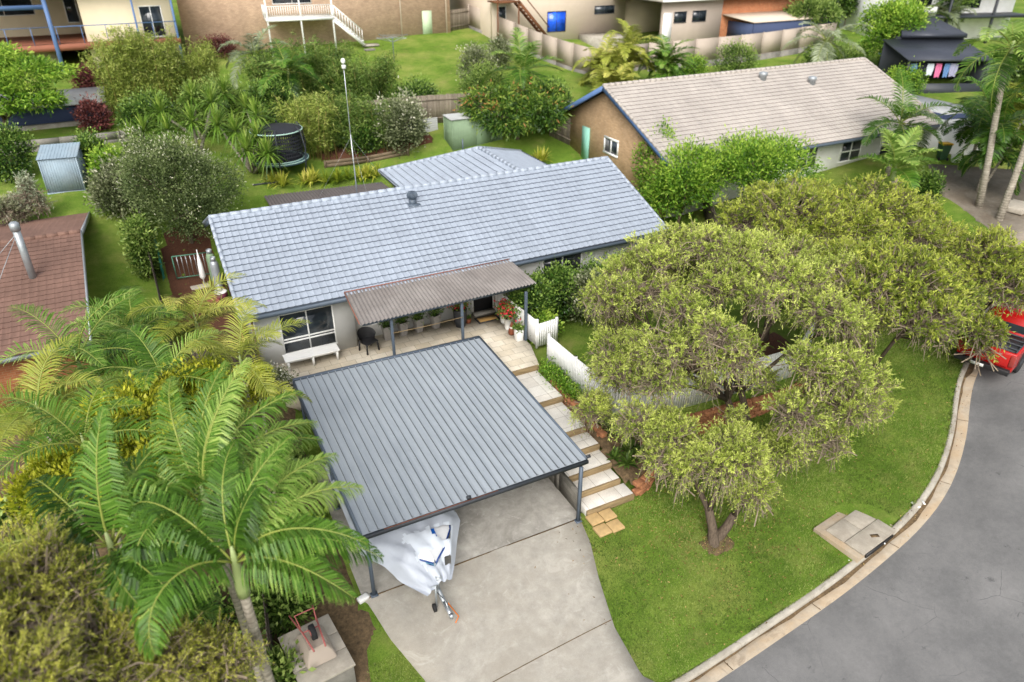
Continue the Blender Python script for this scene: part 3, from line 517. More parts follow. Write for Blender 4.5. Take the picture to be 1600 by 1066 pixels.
# ================================================================== BUILDINGS
def tiled(mb,eL,eR,tL,course=.335,pitch=.265,amp=.023,step=.062,clip=None,res=5,seed=0):
    """tile courses on the plane through eave-left, eave-right and top-left; clip = polygon in (along, up) metres"""
    eL,eR,tL=[np.array(p,float) for p in(eL,eR,tL)]; u=eR-eL;Lx=np.linalg.norm(u);u/=Lx; v=tL-eL; v-=u*(v@u); Lv=np.linalg.norm(v);v/=Lv
    n=np.cross(u,v); n*=np.sign(n[2]); r=np.random.default_rng(seed); nx=int(round(Lx/pitch)); X=np.linspace(0,Lx,nx*res+1); ph=(X/Lx*nx)%1
    w=amp*np.where(ph<.38,np.sin(ph/.38*PI),-.12*np.sin((ph-.38)/.62*PI)); nc=max(1,int(round(Lv/course))); c=Lv/nc
    for j in range(nc):
        rows=[(j*c-.03,-.028),(j*c-.035,step),((j+1)*c-.02,.004)]
        P=np.array([[eL+u*x+v*s+n*(h+ww) for x,ww in zip(X,w)] for s,h in rows]); tt=np.repeat(np.clip(r.normal(.55,.1,nx+1),.25,1),res)[:len(X)-1]
        keep=np.ones(len(X)-1,bool)
        if clip is not None: keep=inside(clip,(X[:-1]+X[1:])/2,np.full(len(X)-1,(j+.5)*c))
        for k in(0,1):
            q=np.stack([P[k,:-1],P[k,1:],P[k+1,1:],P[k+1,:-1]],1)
            mb.quads(q[keep],tt[keep]*(1 if k else 0))  # lip faces get zero tint, painting the shadow line under each course
def ridge(mb,a,b,r=.11,seg=.4,t=.55):
    a=np.array(a,float);b=np.array(b,float);L=np.linalg.norm(b-a);n=max(1,int(L/seg))
    for i in range(n):
        p=a+(b-a)*i/n;q=a+(b-a)*(i+1.04)/n; mb.tube([p,q],[r,r*.86],8,t+random.uniform(-.15,.15))
def corr(mb,a,b,c,d,pitch=.076,amp=.018,n=4,rows=6,sag=0):
    """corrugated sheet a-b (low edge) to d-c (high edge), flutes run from low to high edge"""
    a,b,c,d=[np.array(p,float) for p in(a,b,c,d)]; k=int(np.linalg.norm(b-a)/pitch)*n; U=np.linspace(0,1,k+1); nn=np.cross(b-a,d-a); nn/=np.linalg.norm(nn)
    P=np.array([[(a*(1-u)+b*u)*(1-s)+(d*(1-u)+c*u)*s+nn*(amp*math.sin(u*k/n*2*PI)) for u in U] for s in np.linspace(0,1,rows)]); mb.grid(P)
def ribbed(mb,a,b,c,d,pitch=.235,rib=.055,w=.024):
    a,b,c,d=[np.array(p,float) for p in(a,b,c,d)]; nn=np.cross(b-a,d-a); nn/=np.linalg.norm(nn); nn*=np.sign(nn[2]); L=np.linalg.norm(b-a);n=int(L/pitch); us=[0];hs=[0]
    for i in range(n+1):
        for o,h in((-w,0),(-w*.45,rib),(w*.45,rib),(w,0)):
            x=(i*pitch+o)/L
            if 0<x<1: us.append(x);hs.append(h)
    us.append(1);hs.append(0)
    P=np.array([[(a*(1-u)+b*u)*(1-s)+(d*(1-u)+c*u)*s+nn*h for u,h in zip(us,hs)] for s in np.linspace(0,1,5)])
    V=P; 
    for i in range(4):
        q=np.stack([V[i,:-1],V[i,1:],V[i+1,1:],V[i+1,:-1]],1); mb.quads(q,[.0 if abs(h0-h1)>1e-6 else .5 for h0,h1 in zip(hs[:-1],hs[1:])])  # flanks get zero tint, a painted shadow line on the carport steel
    mb.quads(np.array([[a-nn*.012,d-nn*.012,c-nn*.012,b-nn*.012]]),.5)
def window(parent,x0,x1,z0,z1,y,nx=2,zs=(),fm='white',gm_='glass',side=-1,axis='y',fw=.06,depth=.05,off=(0,0,0)):
    """framed window on a wall facing side along axis (y: faces -Y, x: wall on an X plane)"""
    f=MB(); ox,oy,oz=off
    def b(u0,u1,w0,w1,d0,d1,mb):
        if axis=='y': mb.bx(u0-ox,u1-ox,min(y+side*d0,y+side*d1)-oy,max(y+side*d0,y+side*d1)-oy,w0-oz,w1-oz)
        else: mb.bx(min(y+side*d0,y+side*d1)-ox,max(y+side*d0,y+side*d1)-ox,u0-oy,u1-oy,w0-oz,w1-oz)
    b(x0,x1,z1-fw,z1,-.02,depth,f); b(x0,x1,z0,z0+fw,-.02,depth+.02,f); b(x0,x0+fw,z0+fw,z1-fw,-.02,depth,f); b(x1-fw,x1,z0+fw,z1-fw,-.02,depth,f)
    for i in range(1,nx): xm=x0+(x1-x0)*i/nx; b(xm-fw*.4,xm+fw*.4,z0+fw,z1-fw,-.02,depth-.004,f)
    for zz in zs: b(x0+fw,x1-fw,zz-fw*.45,zz+fw*.45,-.02,depth-.008,f)
    fo=f.build('window',M[fm],parent); g=MB(); b(x0+fw*.5,x1-fw*.5,z0+fw*.5,z1-fw*.5,-.01,.012,g); g.build('pane',M[gm_],fo); return fo
# ------------------------------------------------------------------ the blue tiled house
H=thing('brick_house','long single storey house with pale blue grey tiled gable roof and grey rendered walls','house',(11,29.6,0))
HO=(11,29.6,0); hp=lambda x,y,z:(x-11,y-29.6,z)
mb=MB(); yf=24.95
for x0,x1,y in((2.15,5.8,yf),(5.8,11.95,25.42),(11.95,19.8,25.1)): mb.bx(x0-11,x1-11,y-29.6,y+.2-29.6,-.3,2.62)
mb.bx(5.68-11,5.8-11,yf+.2-29.6,25.62-29.6,-.3,2.61); mb.bx(11.95-11,12.07-11,25.3-29.6,25.6-29.6,-.3,2.61)
for x in(2.15,19.6):          # gable ends
    V=[hp(x+o,y,z) for o in(0,.2) for y,z in((25.152,-.3),(34.35,-.3),(34.35,2.5),(29.6,4.32),(25.152,2.6))]
    mb.add(V,[(4,3,2,1,0),(5,6,7,8,9)]+[(i,(i+1)%5,(i+1)%5+5,i+5) for i in range(5)])
mb.bx(2.36-11,19.59-11,34.15-29.6,34.35-29.6,-.3,2.45); mb.bx(11.9-11,12.1-11,34.36-29.6,38.0-29.6,-.3,2.5); mb.bx(19.6-11,19.8-11,34.36-29.6,38-29.6,-.3,2.5); mb.bx(12.11-11,19.59-11,37.8-29.6,38-29.6,-.3,2.5)
mb.build('wall',M['render'],H)
rm=MB(); x0,x1=1.68,20.28; ye,zr,ze,yr,yb=24.42,4.5,2.52,29.6,34.75
tiled(rm,hp(x0,ye,ze),hp(x1,ye,ze),hp(x0,yr,zr),seed=1); tiled(rm,hp(x1,yb,ze),hp(x0,yb,ze),hp(x1,yr,zr),seed=2)
# rear wing: hip roof running back from the ridge
wx0,wx1,wy,wz,rx,ry,rz_=11.35,20.2,38.7,2.62,15.55,34.4,4.42
uu=lambda p:p
def plane3(e0,e1,apexes):
    e0,e1=np.array(e0,float),np.array(e1,float);u=(e1-e0)/np.linalg.norm(e1-e0); a=np.array(apexes[0],float)-e0; v=a-u*(a@u); Lv=np.linalg.norm(v); v/=Lv
    cl=[(-.01,-.05),(np.linalg.norm(e1-e0)+.01,-.05)]+[(float((np.array(p)-e0)@u),float((np.array(p)-e0)@v)) for p in apexes]; return tuple(e0+v*Lv),cl
WL,WR,RE,RF=hp(wx0,wy,wz),hp(wx1,wy,wz),hp(rx,ry,rz_),hp(rx,29.9,rz_)
WLf,WRf=hp(wx0,29.62,wz),hp(wx1,29.62,wz)
tl,cl=plane3(WL,WLf,[np.array(hp(rx,29.62,rz_)),np.array(RE)]); tiled(rm,WL,WLf,tl,clip=cl,seed=3)
tl,cl=plane3(WRf,WR,[np.array(RE),np.array(hp(rx,29.62,rz_))]); tiled(rm,WRf,WR,tl,clip=cl,seed=4)
tl,cl=plane3(WR,WL,[np.array(RE)]); tiled(rm,WR,WL,tl,clip=cl,seed=5)
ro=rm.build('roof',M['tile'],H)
rc=MB(); ridge(rc,hp(x0-.03,yr,zr+.02),hp(x1+.03,yr,zr+.02)); ridge(rc,(WL[0],WL[1],WL[2]+.03),(RE[0],RE[1],RE[2]+.03)); ridge(rc,(WR[0],WR[1],WR[2]+.03),(RE[0],RE[1],RE[2]+.03)); ridge(rc,(RE[0],RE[1],RE[2]+.03),(RF[0],RF[1],RF[2]+.02))
for x in(x0,x1): ridge(rc,hp(x,ye,ze+.05),hp(x,yr,zr+.03),.08); ridge(rc,hp(x,yb,ze+.05),hp(x,yr,zr+.03),.08)
rc.build('ridge_tiles',M['tile'],ro)
for x in(x0-.02,x1+.02): MB().beam(hp(x,ye,ze-.1),hp(x,yr,zr-.1),.03,.2).beam(hp(x,yb,ze-.1),hp(x,yr,zr-.1),.03,.2).build('barge_board',M['trim'],H)
gt=MB(); gt.beam(hp(x0-.02,ye-.1,ze-.08),hp(x1+.02,ye-.1,ze-.08),.13,.14); gt.beam(hp(x0,ye+.02,ze-.1),hp(x1,ye+.02,ze-.1),.03,.22); gt.build('gutter',M['trim'],H)
sf=MB(); sf.bx(x0+.05-11,x1-.05-11,ye+.06-29.6,25.4-29.6,ze-.16,ze-.14); sf.build('eave_soffit',M['render'],H)
fa=MB(); fa.beam(WL,WLf,.05,.2).beam(WR,WL,.05,.2).beam(WRf,WR,.05,.2); fa.build('fascia',M['trim'],H)
window(H,2.98,5.02,.35,2.08,yf,2,(.86,.98),off=HO)
window(H,6.55,8.05,.55,2.1,25.42,2,off=HO); window(H,8.3,9.75,.55,2.1,25.42,2,off=HO)
window(H,14.2,16.2,.9,2.1,25.1,2,off=HO)
d=MB(); d.bx(11.02-11,11.92-11,25.36-29.6,25.41-29.6,.1,2.15); do=d.build('door',M['black'],H); f=MB()
f.bx(10.94-11,11.02-11,25.34-29.6,25.43-29.6,0.1,2.23).bx(11.92-11,11.98-11,25.3-29.6,25.35-29.6,.1,2.23).bx(11.02-11,11.92-11,25.34-29.6,25.43-29.6,2.15,2.23); f.build('door_frame',M['white'],do)
MB().bx(11.1-11,11.18-11,25.32-29.6,25.36-29.6,1.02,1.14).build('handle',M['alum'],do)
MB().bx(10.95-11,11.94-11,25.05-29.6,25.41-29.6,0,.1).build('door_step',M['greyconc'],H)
ir=MB()
pr=MB(); corr(pr,hp(5.35,22.42,2.27),hp(12.58,22.66,2.27),hp(12.33,24.5,2.6),hp(5.42,24.5,2.6),pitch=.145,amp=.03)
po=pr.build('porch_roof',M['fibro'],H); bm=MB(); bm.beam(hp(5.5,22.62,2.17),hp(12.4,22.8,2.17),.06,.12); bm.build('porch_beam',M['trim'],po)
bm=MB(); bm.beam(hp(5.42,24.47,2.66),hp(12.3,24.47,2.66),.03,.03); bm.beam(hp(5.36,22.45,2.31),hp(5.42,24.47,2.64),.03,.03); bm.build('porch_flashing',M['redpaint'],po)
for x in(6.62,9.42,11.95): MB().bx(x-.05-11,x+.05-11,22.75-29.6 if x<11 else 22.3-29.6,22.85-29.6 if x<11 else 22.4-29.6,0,2.16).build('porch_post',M['trim'],H,bevel=.008)
MB().tube([hp(6.62,22.7,1.5),hp(8,22.7,1.47),hp(9.42,22.7,1.5)],.012,5).build('clothes_cord',M['sleeper'],H)
pr=MB(); corr(pr,hp(5.0,38.6,2.2),hp(11.25,38.1,2.2),hp(11.2,34.6,2.44),hp(4.9,34.6,2.44),pitch=.16,amp=.032); pr.build('rear_patio_roof',M['fibrod'],H)
for x in(5.2,8,11): MB().bx(x-.05-11,x+.05-11,38-29.6,38.1-29.6,-.2,2.2).build('patio_post',M['trim'],H)
v=MB(); c=hp(9.75,28.65,4.16)
v.lathe([(.16,-.1),(.16,.16),(.14,.16),(.15,.2)],c,16).bx(c[0]-.26,c[0]+.26,c[1]-.3,c[1]+.22,c[2]-.09,c[2]-.02)
vo=v.build('roof_vent',M['trim'],H); v=MB()
for k in range(22):
    a=2*PI*k/22
    v.tube([(c[0]+r*math.cos(a+s),c[1]+r*math.sin(a+s),c[2]+z) for r,z,s in((.15,.2,0),(.21,.28,.12),(.22,.36,.24),(.17,.46,.36),(.03,.5,.5))],.022,4)
v.lathe([(.02,.18),(.16,.2),(.185,.3),(.18,.38),(.12,.46),(.02,.49)],c,16); v.build('turbine',M['trim'],vo,smooth=True)
v=MB().tube([hp(15.0,35.3,4.0),hp(15.0,35.3,4.75)],.035,8); v.build('vent_pipe',M['trim'],H)
# tall aerial mast at the back edge of the ridge
b=hp(7.67,29.75,4.45); m=MB().tube([b,(b[0],b[1],b[2]+2.6)],.024,8).tube([(b[0],b[1],b[2]+2.6),(b[0]+.02,b[1],b[2]+5.35)],.016,8); mo=m.build('aerial_mast',M['alum'],H)
h=MB().lathe([(.02,0),(.08,.02),(.09,.1),(.07,.17),(.02,.2)],(b[0]+.02,b[1],b[2]+5.35),12); h.bx(b[0]-.05,b[0]+.09,b[1]-.07,b[1]+.05,b[2]+5.16,b[2]+5.3); h.build('mast_head',M['white'],mo)
gw=MB()
for dx,dy in((-1.6,.8),(1.9,.9),(.2,-1.6)): gw.tube([(b[0],b[1],b[2]+2.5),(b[0]+dx,b[1]+dy,b[2]-abs(dy)*.38)],.003,4)
gw.build('guy_wire',M['alum'],mo)
# air conditioner pipe and side details at left gable
MB().tube([hp(2.05,24.9,2.4),hp(2.05,24.85,0)],.045,8).build('downpipe',M['sleeper'],H)
# ------------------------------------------------------------------ carport
CP=thing('carport','flat grey ribbed steel carport over the concrete floor, with the boat beneath','carport',(6.2,17.8,-1.4)); cp=lambda x,y,z:(x-6.2,y-17.8,z+1.4)
A_,B_,C_,D_=cp(2.74,13.98,.86),cp(9.56,13.98,.86),cp(9.66,21.75,1.02),cp(2.74,21.9,1.02)
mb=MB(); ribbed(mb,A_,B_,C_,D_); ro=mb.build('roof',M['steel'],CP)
fl=MB(); up=lambda p,k:(p[0],p[1],p[2]+k)
fl.beam(up(D_,.03),up(C_,.03),.12,.05).beam(up(B_,.02),up(C_,.02),.05,.07).beam(up(A_,.02),up(D_,.02),.05,.07); fl.build('flashing',M['trim'],ro)
be=MB().beam((A_[0]+.02,A_[1]+.06,A_[2]-.13),(B_[0]-.02,B_[1]+.06,B_[2]-.13),.07,.2); be.build('front_beam',M['trim'],CP)
be=MB().beam(up((A_[0]-.02,A_[1]-.035,A_[2]),-.065),up((B_[0]+.02,B_[1]-.035,B_[2]),-.065),.1,.1); be.build('gutter',M['trimd'],CP)
MB().beam((A_[0]+.6,A_[1]-.04,A_[2]-.005),(A_[0]+3.9,A_[1]-.04,A_[2]-.005),.012,.012).build('primer_strip',M['redpaint'],CP)
be=MB().beam(up(B_,-.12),up(C_,-.12),.06,.16); be.build('side_beam',M['trim'],CP); be=MB().beam(up(A_,-.12),up(D_,-.12),.06,.16); be.build('side_beam',M['trim'],CP); MB().beam(up(D_,-.12),up(C_,-.12),.06,.16).build('rear_beam',M['trim'],CP)
for i in range(1,5):
    y=13.98+i*1.55; MB().beam(cp(2.8,y,.78),cp(9.55,y,.78),.05,.1).build('purlin',M['galv'],CP)
for x,y in((9.32,13.88),(2.86,13.98),(2.86,17.8),(2.86,21.6),(9.42,21.5)):
    o=MB().bx(x-.045-6.2,x+.045-6.2,y-.045-17.8,y+.045-17.8,0,2.12).bx(x-.1-6.2,x+.1-6.2,y-.1-17.8,y+.1-17.8,0,.012).build('post',M['trim'],CP)
for x,y,k in((9.6,14.02,.9),(5.75,14.0,.9)):
    o=MB().box(cp(x,y-.06,k+.06),(.12,.06,.09),rx=-.5).tube([cp(x,y+.02,k-.05),cp(x,y,k+.06)],.015,6).build('floodlight',M['trimd'],CP)
# ------------------------------------------------------------------ tan brick neighbour with faded pink tiles
N=thing('brick_house','long tan brick house with a faded pink grey tiled gable roof and blue barge boards','house',(34,35.5,1.7)); npp=lambda x,y,z:(x-34,y-35.5,z-1.7)
ny0,nyr,ny1,nz,nzr=28.9,35.7,41.6,3.75,6.62; xa,xb=23.9,44.9
mb=MB(); Lf=24.4
V=[npp(Lf+o,y,z) for o in(0,.24) for y,z in((30.0,.6),(40.9,.6),(40.9,3.95),(35.7,6.4),(30.0,4.1))]; mb.add(V,[(4,3,2,1,0),(5,6,7,8,9)]+[(i,(i+1)%5,(i+1)%5+5,i+5) for i in range(5)])
mb.bx(24.65-34,44.4-34,40.6-35.5,40.8-35.5,-1.2,2.2); mb.build('wall',M['brickt'],N)
mb=MB(); mb.bx(24.65-34,44.4-34,30.05-35.5,30.25-35.5,-1.2,2.35); V=[npp(44.2+o,y,z) for o in(0,.2) for y,z in((30.3,.6),(40.5,.6),(40.5,3.95),(35.7,6.35),(30.3,4.0))]; mb.add(V,[(4,3,2,1,0),(5,6,7,8,9)]+[(i,(i+1)%5,(i+1)%5+5,i+5) for i in range(5)])
mb.build('front_wall',M['white'],N)
rm=MB(); tiled(rm,npp(xa,ny0,nz),npp(xb,ny0,nz),npp(xa,nyr,nzr),course=.34,pitch=.3,amp=.02,step=.04,res=4,seed=7); tiled(rm,npp(xb,ny1,nz),npp(xa,ny1,nz),npp(xb,nyr,nzr),res=3,seed=8); ro=rm.build('roof',M['tilenb'],N)
rc=MB(); ridge(rc,npp(xa,nyr,nzr+.02),npp(xb,nyr,nzr+.02),.12); ridge(rc,npp(xa,ny0,nz+.05),npp(xa,nyr,nzr+.04),.09); ridge(rc,npp(xb,ny0,nz+.05),npp(xb,nyr,nzr+.04),.09); rc.build('ridge_tiles',M['tilenb'],ro)
for x in(xa-.03,xb+.03): MB().beam(npp(x,ny0,nz-.12),npp(x,nyr,nzr-.1),.05,.26).beam(npp(x,ny1,nz-.12),npp(x,nyr,nzr-.1),.05,.26).build('barge_board',M['bluetrim'],N)
bb=MB().beam(npp(xa,ny0-.08,nz-.1),npp(xb,ny0-.08,nz-.1),.12,.16); bb.build('gutter',M['trim'],N)
d=MB().bx(24.33-34,24.4-34,37.6-35.5,38.4-35.5,.05,2.1); d.build('door',M['mintdoor'],N)
w=window(N,34.5,36.0,2.75,3.75,24.4,2,axis='x',side=-1,off=(34,35.5,1.7),fw=.12)
for a,b,z0,z1,k in((33.2,35.6,1.9,3.3,3),(37.5,39.3,1.9,3.2,2),(41.0,43.9,1.8,3.3,3)): window(N,a,b,z0,z1,30.05,k,off=(34,35.5,1.7),zs=((z0+z1)/2,),fw=.09)
for x,y in((38.3,33.9),(35.0,34.8)):
    c=npp(x,y,nz+(y-ny0)*(nzr-nz)/(nyr-ny0)); MB().lathe([(.22,-.1),(.22,.22),(.26,.24),(.26,.4),(.05,.46)],c,14).build('roof_vent',M['galv'],N)
ga=MB().bx(44.42-34,49.5-34,27.0-35.5,36-35.5,-1,2.0); ga.build('side_garage',M['white'],N)
MB().prism([npp(44.45,26.6,0)[:2],npp(50,26.6,0)[:2],npp(50,36.3,0)[:2],npp(44.45,36.3,0)[:2]],[2.02]*4,[2.2,2.14,2.3,2.4]).build('garage_roof',M['wroof'],N)
# ------------------------------------------------------------------ red brown tiled house at the left edge
B=thing('brick_house','house at the left edge with a weathered red brown tiled roof and steel flue','house',(-8,29,0)); bp=lambda x,y,z:(x+8,y-29,z)
e0,e1=(-14.,26.0,2.35),(-2.55,25.6,2.35); tp=(-14,33.2,3.75); tpr=(-3.25,32.9,3.75)
rm=MB(); tiled(rm,bp(-14,25.7,2.2),bp(-3.15,25.7,2.2),bp(-14,33.4,3.45),amp=.012,step=.025,seed=9); tiled(rm,bp(-3.15,41,2.0),bp(-14,41,2.0),bp(-3.15,33.4,3.45),amp=.012,step=.025,seed=10,res=3); ro=rm.build('roof',M['tilebr'],B)
rc=MB(); ridge(rc,bp(-14,33.4,3.47),bp(-3.15,33.4,3.47)); rc.build('ridge_tiles',M['tilebr'],ro)
bb=MB().beam(bp(-3.11,25.65,2.15),bp(-3.11,33.4,3.4),.06,.2).beam(bp(-3.11,41,1.95),bp(-3.11,33.4,3.4),.06,.2).beam(bp(-14,25.6,2.12),bp(-3.11,25.6,2.12),.12,.14); bb.build('gutter',M['galv'],B)
mb=MB().bx(-13.5+8,-3.6+8,26.3-29,40.4-29,-.6,1.95); mb.build('wall',M['bricko'],B)
c=bp(-4.84,30.4,2.95); v=MB().tube([c,(c[0],c[1],c[2]+2.0)],.13,14); fo=v.build('flue',M['galv'],B); MB().lathe([(.17,1.9),(.17,2.15),(.1,2.22)],c,14).build('flue_cap',M['galv'],fo); MB().box((c[0],c[1],c[2]-.02),(.9,.5,.06),rx=.2).build('flue_flashing',M['galv'],fo)
gw=MB().tube([(c[0],c[1],c[2]+1.8),(c[0]-1.4,c[1]-1.5,c[2]-.32)],.012,4).tube([(c[0],c[1],c[2]+1.8),(c[0]-1.7,c[1]+.8,c[2]+.12)],.012,4); gw.build('flue_stay',M['galv'],fo)

# ================================================================== HOUSES BEHIND
# cream house with blue steelwork (top left); facade on y=67.5
Y=67.5; Cn=thing('rendered_house','two storey cream house with blue balcony railings at the top left','house',(-2,Y,4.5)); cc=lambda x,y,z:(x+2,y-Y,z-4.5)
mb=MB().bx(-2.0+2,4.3+2,0,.25,-.8,6.2).bx(4.05+2,4.3+2,.25,9,-.8,6.2).bx(-2+2,-1.75+2,.25,6,-.8,6.2).bx(-14+2,-2+2,5.8,6.05,-.8,6.2).bx(-14+2,-4.3+2,1.2,1.45,-.8,1.7)
mb.build('wall',M['cream'],Cn)
MB().bx(-14+2,4.5+2,-.9,-.005,1.85,2.28).bx(-14+2,-2.01+2,0,5.79,2.0,2.28).build('balcony_slab',M['redpaint'],Cn)
rl=MB()
rl.beam(cc(-4.2,Y-.85,8.0),cc(4.4,Y-.85,8.0),.06,.06).beam(cc(-14,Y-.85,8.0),cc(-4.2,Y-.85,8.0),.05,.05)
for i in range(12): x=-13.6+i*1.63; rl.beam(cc(x,Y-.85,6.78),cc(x,Y-.85,8.0),.05,.05)
rl.build('railing',M['bluetrim'],Cn)
for x,w in((-4.1,.28),(1.6,.14),(4.35,.16)): MB().beam(cc(x,Y-.8,4.0),cc(x,Y-.8,10.6),w,w).build('post',M['bluetrim'],Cn)
MB().beam(cc(-14,Y-.8,9.35),cc(-4.1,Y-.8,9.35),.2,.3).build('beam',M['bluetrim'],Cn)
window(Cn,2.0,3.6,6.85,9.1,Y,2,off=(-2,Y,4.5)); window(Cn,-9.5,-5.3,8.3,9.6,Y+5.8,2,off=(-2,Y,4.5)); window(Cn,-3.2,-2.3,7.6,9.6,Y+5.8,1,off=(-2,Y,4.5)); window(Cn,-4.2,-2.2,4.2,6.1,Y+5.8,1,off=(-2,Y,4.5),fm='trimd')
MB().prism([(-12.5,-1.5),(7,-1.5),(7,12),(-12.5,12)],6.25,6.45).build('roof',M['darkroof'],Cn)
# low steel carport roof with pale tank wall below the cream house
Lc=thing('lean_to','low pale sheet roof over a dark steel wall under the bright green tree','lean-to',(-5.5,53.5,3.8))
MB().prism([(-5,-.2),(4.0,-.2),(4.0,4.5),(-5,4.5)],[1.05,1.05,1.2,1.2],[1.1,1.1,1.25,1.25]).build('roof',M['wroof'],Lc); MB().bx(-4.8,3.8,0,.15,-.6,1.0).bx(3.7,3.8,.15,4,-.6,1).build('wall',M['navywall'],Lc); MB().bx(-4.8,3.9,-.6,-.12,-.5,.12).build('ledge',M['kerb'],Lc)
t=thing('retaining_wall','stepped grey concrete sleeper retaining wall behind the pale blue steel shed','wall',(-6,49,3.0)); mb=MB()
for i in range(8):
    for k in range(4): mb.box((-5+i*1.5,.0,-.5+k*.42),(1.48,.2,.4),t=random.random())
mb.build('wall',M['greyconc'],t)
# brown brick house with white deck (top centre)
Yb=69.2; Bh=thing('brick_house','brown brick two storey house with a raised white timber deck and stairs','house',(21,Yb,5.2),rz=-.10)
MB().bx(-16,7.3,0,.3,-2,8).bx(7.0,7.3,.3,8,-2,8).build('wall',M['brickb'],Bh)
MB().bx(-16.5,7.8,-.5,9,8,8.3).build('roof',M['tilebr'],Bh)
MB().bx(4.6,5.5,-.06,0,.35,2.45).build('door',M['palegreen'],Bh)
for a,b,z0,z1 in((4.2,6.8,4.4,5.9),(-8.5,-5.2,3.4,5.2)): window(Bh,a,b,z0,z1,0,2)
for x in(2.6,6.9): MB().beam((x,-.06,0),(x,-.06,8),.09,.09).build('downpipe',M['beige'],Bh)
dk=MB().bx(-9.4,-3.9,-3.0,-.02,2.35,2.55); dko=dk.build('deck',M['white'],Bh); rb=MB()
def balus(mb,a,b,h=.95,n=14):
    a=np.array(a);b=np.array(b); mb.beam(a+(0,0,h),b+(0,0,h),.06,.06); mb.beam(a+(0,0,.1),b+(0,0,.1),.04,.05)
    for i in range(n+1): p=a+(b-a)*i/n; mb.beam(p+(0,0,.1),p+(0,0,h),.05,.03)
balus(rb,(-9.4,-2.95,2.55),(-3.9,-2.95,2.55),n=30); balus(rb,(-9.4,-2.95,2.55),(-9.4,0,2.55)); 
balus(rb,(-3.85,-2.95,2.5),(-1.6,-2.95,.5),n=10); balus(rb,(-3.85,-1.8,2.5),(-1.6,-1.8,.5),n=10); rb.build('railing',M['white'],dko)
for x in(-9.3,-6.6,-3.95): MB().beam((x,-2.9,-1.2),(x,-2.9,5.5),.12,.12).build('deck_post',M['white'],Bh)
s=MB()
for i in range(10): s.bx(-3.85+i*.235,-3.6+i*.235,-2.95,-1.8,2.3-i*.2,2.36-i*.2)
s.beam((-3.9,-2.97,2.3),(-1.5,-2.97,.2),.05,.24); s.build('stair',M['white'],Bh)
MB().bx(-1.4,-.1,-2.6,-1.6,.0,.12).build('stair_landing',M['kerb'],Bh)
# rotary clothes line
c=(20.21,61.53,4.6); R_=thing('clothes_line','rotary clothes hoist standing on the bright rear lawn','clothes line',c); MB().tube([(0,0,0),(0,0,1.95)],.035,8).build('mast',M['trim'],R_); mb=MB()
for k in range(4):
    a=k*PI/2+.4; e=(1.7*math.cos(a),1.7*math.sin(a),2.0); mb.tube([(0,0,1.55),e],.02,5).tube([(0,0,1.9),e],.014,5)
    for j in range(1,6):
        b=a+PI/2; q=j/5*1.7; mb.tube([(q*math.cos(a),q*math.sin(a),1.97),(q*math.cos(b),q*math.sin(b),1.97)],.006,3)
mb.build('arm',M['galv'],R_)
for i,(u,v,l) in enumerate([((19.73,67.14),0,'upper flat stone step on the lawn below the white stairs'),((19.47,66.49-.7),0,'lower flat stone step on the lawn below the white stairs')]):
    o=MB().box((0,0,.06),(.9,.5,.14),rz=.1).build('stepping_stone',M['greyconc'],loc=(*u,gz(*u)),bevel=.03); tag(o,l,'stone')
# pale beige houses (top right of centre)
Yw=65.1; Wh=thing('rendered_house','pale beige rendered house with a blue curtained sliding window and brown outdoor stairs','house',(40,Yw,5.2)); ww=lambda x,z:(x-40,z-5.2)
MB().bx(-9,5.6,0,.3,-1.5,7).bx(5.3,5.6,.3,10,-1.5,7).bx(-9,-8.7,.3,10,-1.5,7).build('wall',M['beige'],Wh); MB().bx(-9.5,6.2,-.6,10.5,7,7.25).build('roof',M['greybeige'],Wh)
window(Wh,36.75,38.8,5.6,7.42,Yw,2,gm_='glassb',fm='trimd',off=(40,Yw,5.2)); window(Wh,42.0,44.3,6.95,7.7,Yw,2,fm='trimd',off=(40,Yw,5.2)); window(Wh,31.6,32.4,6.6,8.1,Yw,1,off=(40,Yw,5.2))
s=MB()
for i in range(11): s.box((-7.2+i*.27,-1.4,3.3-i*.28),(.3,1.1,.05))
s.beam((-7.3,-1.95,3.4),(-4.1,-1.95,.1),.06,.26).beam((-7.3,-1.95,4.4),(-4.1,-1.95,1.1),.06,.08).beam((-7.3,-.85,3.4),(-4.1,-.85,.1),.06,.26).bx(-9.5,-7.2,-2.1,-.1,3.3,3.42)
for x,z in((-9.4,3.3),(-7.3,3.3)): s.beam((x,-2.0,-.9),(x,-2.0,4.4),.1,.1)
s.beam((-9.4,-2,4.4),(-7.3,-2,4.4),.06,.08); s.build('stair',M['brownwood'],Wh)
MB().bx(.3,4.6,-3.2,-.1,-1.2,.05).build('terrace',M['kerb'],Wh); 
Lk=thing('rendered_house','narrow pale link house with a dark roof edge between the two beige houses','house',(47.5,66,5)); MB().bx(-1.4,4.0,0,.2,-1,3.2).build('wall',M['cream'],Lk); MB().bx(-1.8,2.2,-2.4,1,3.2,3.4).build('roof',M['darkroof'],Lk); MB().beam((2.0,-2.2,-1),(2.0,-2.2,3.2),.2,.2).build('post',M['white'],Lk)
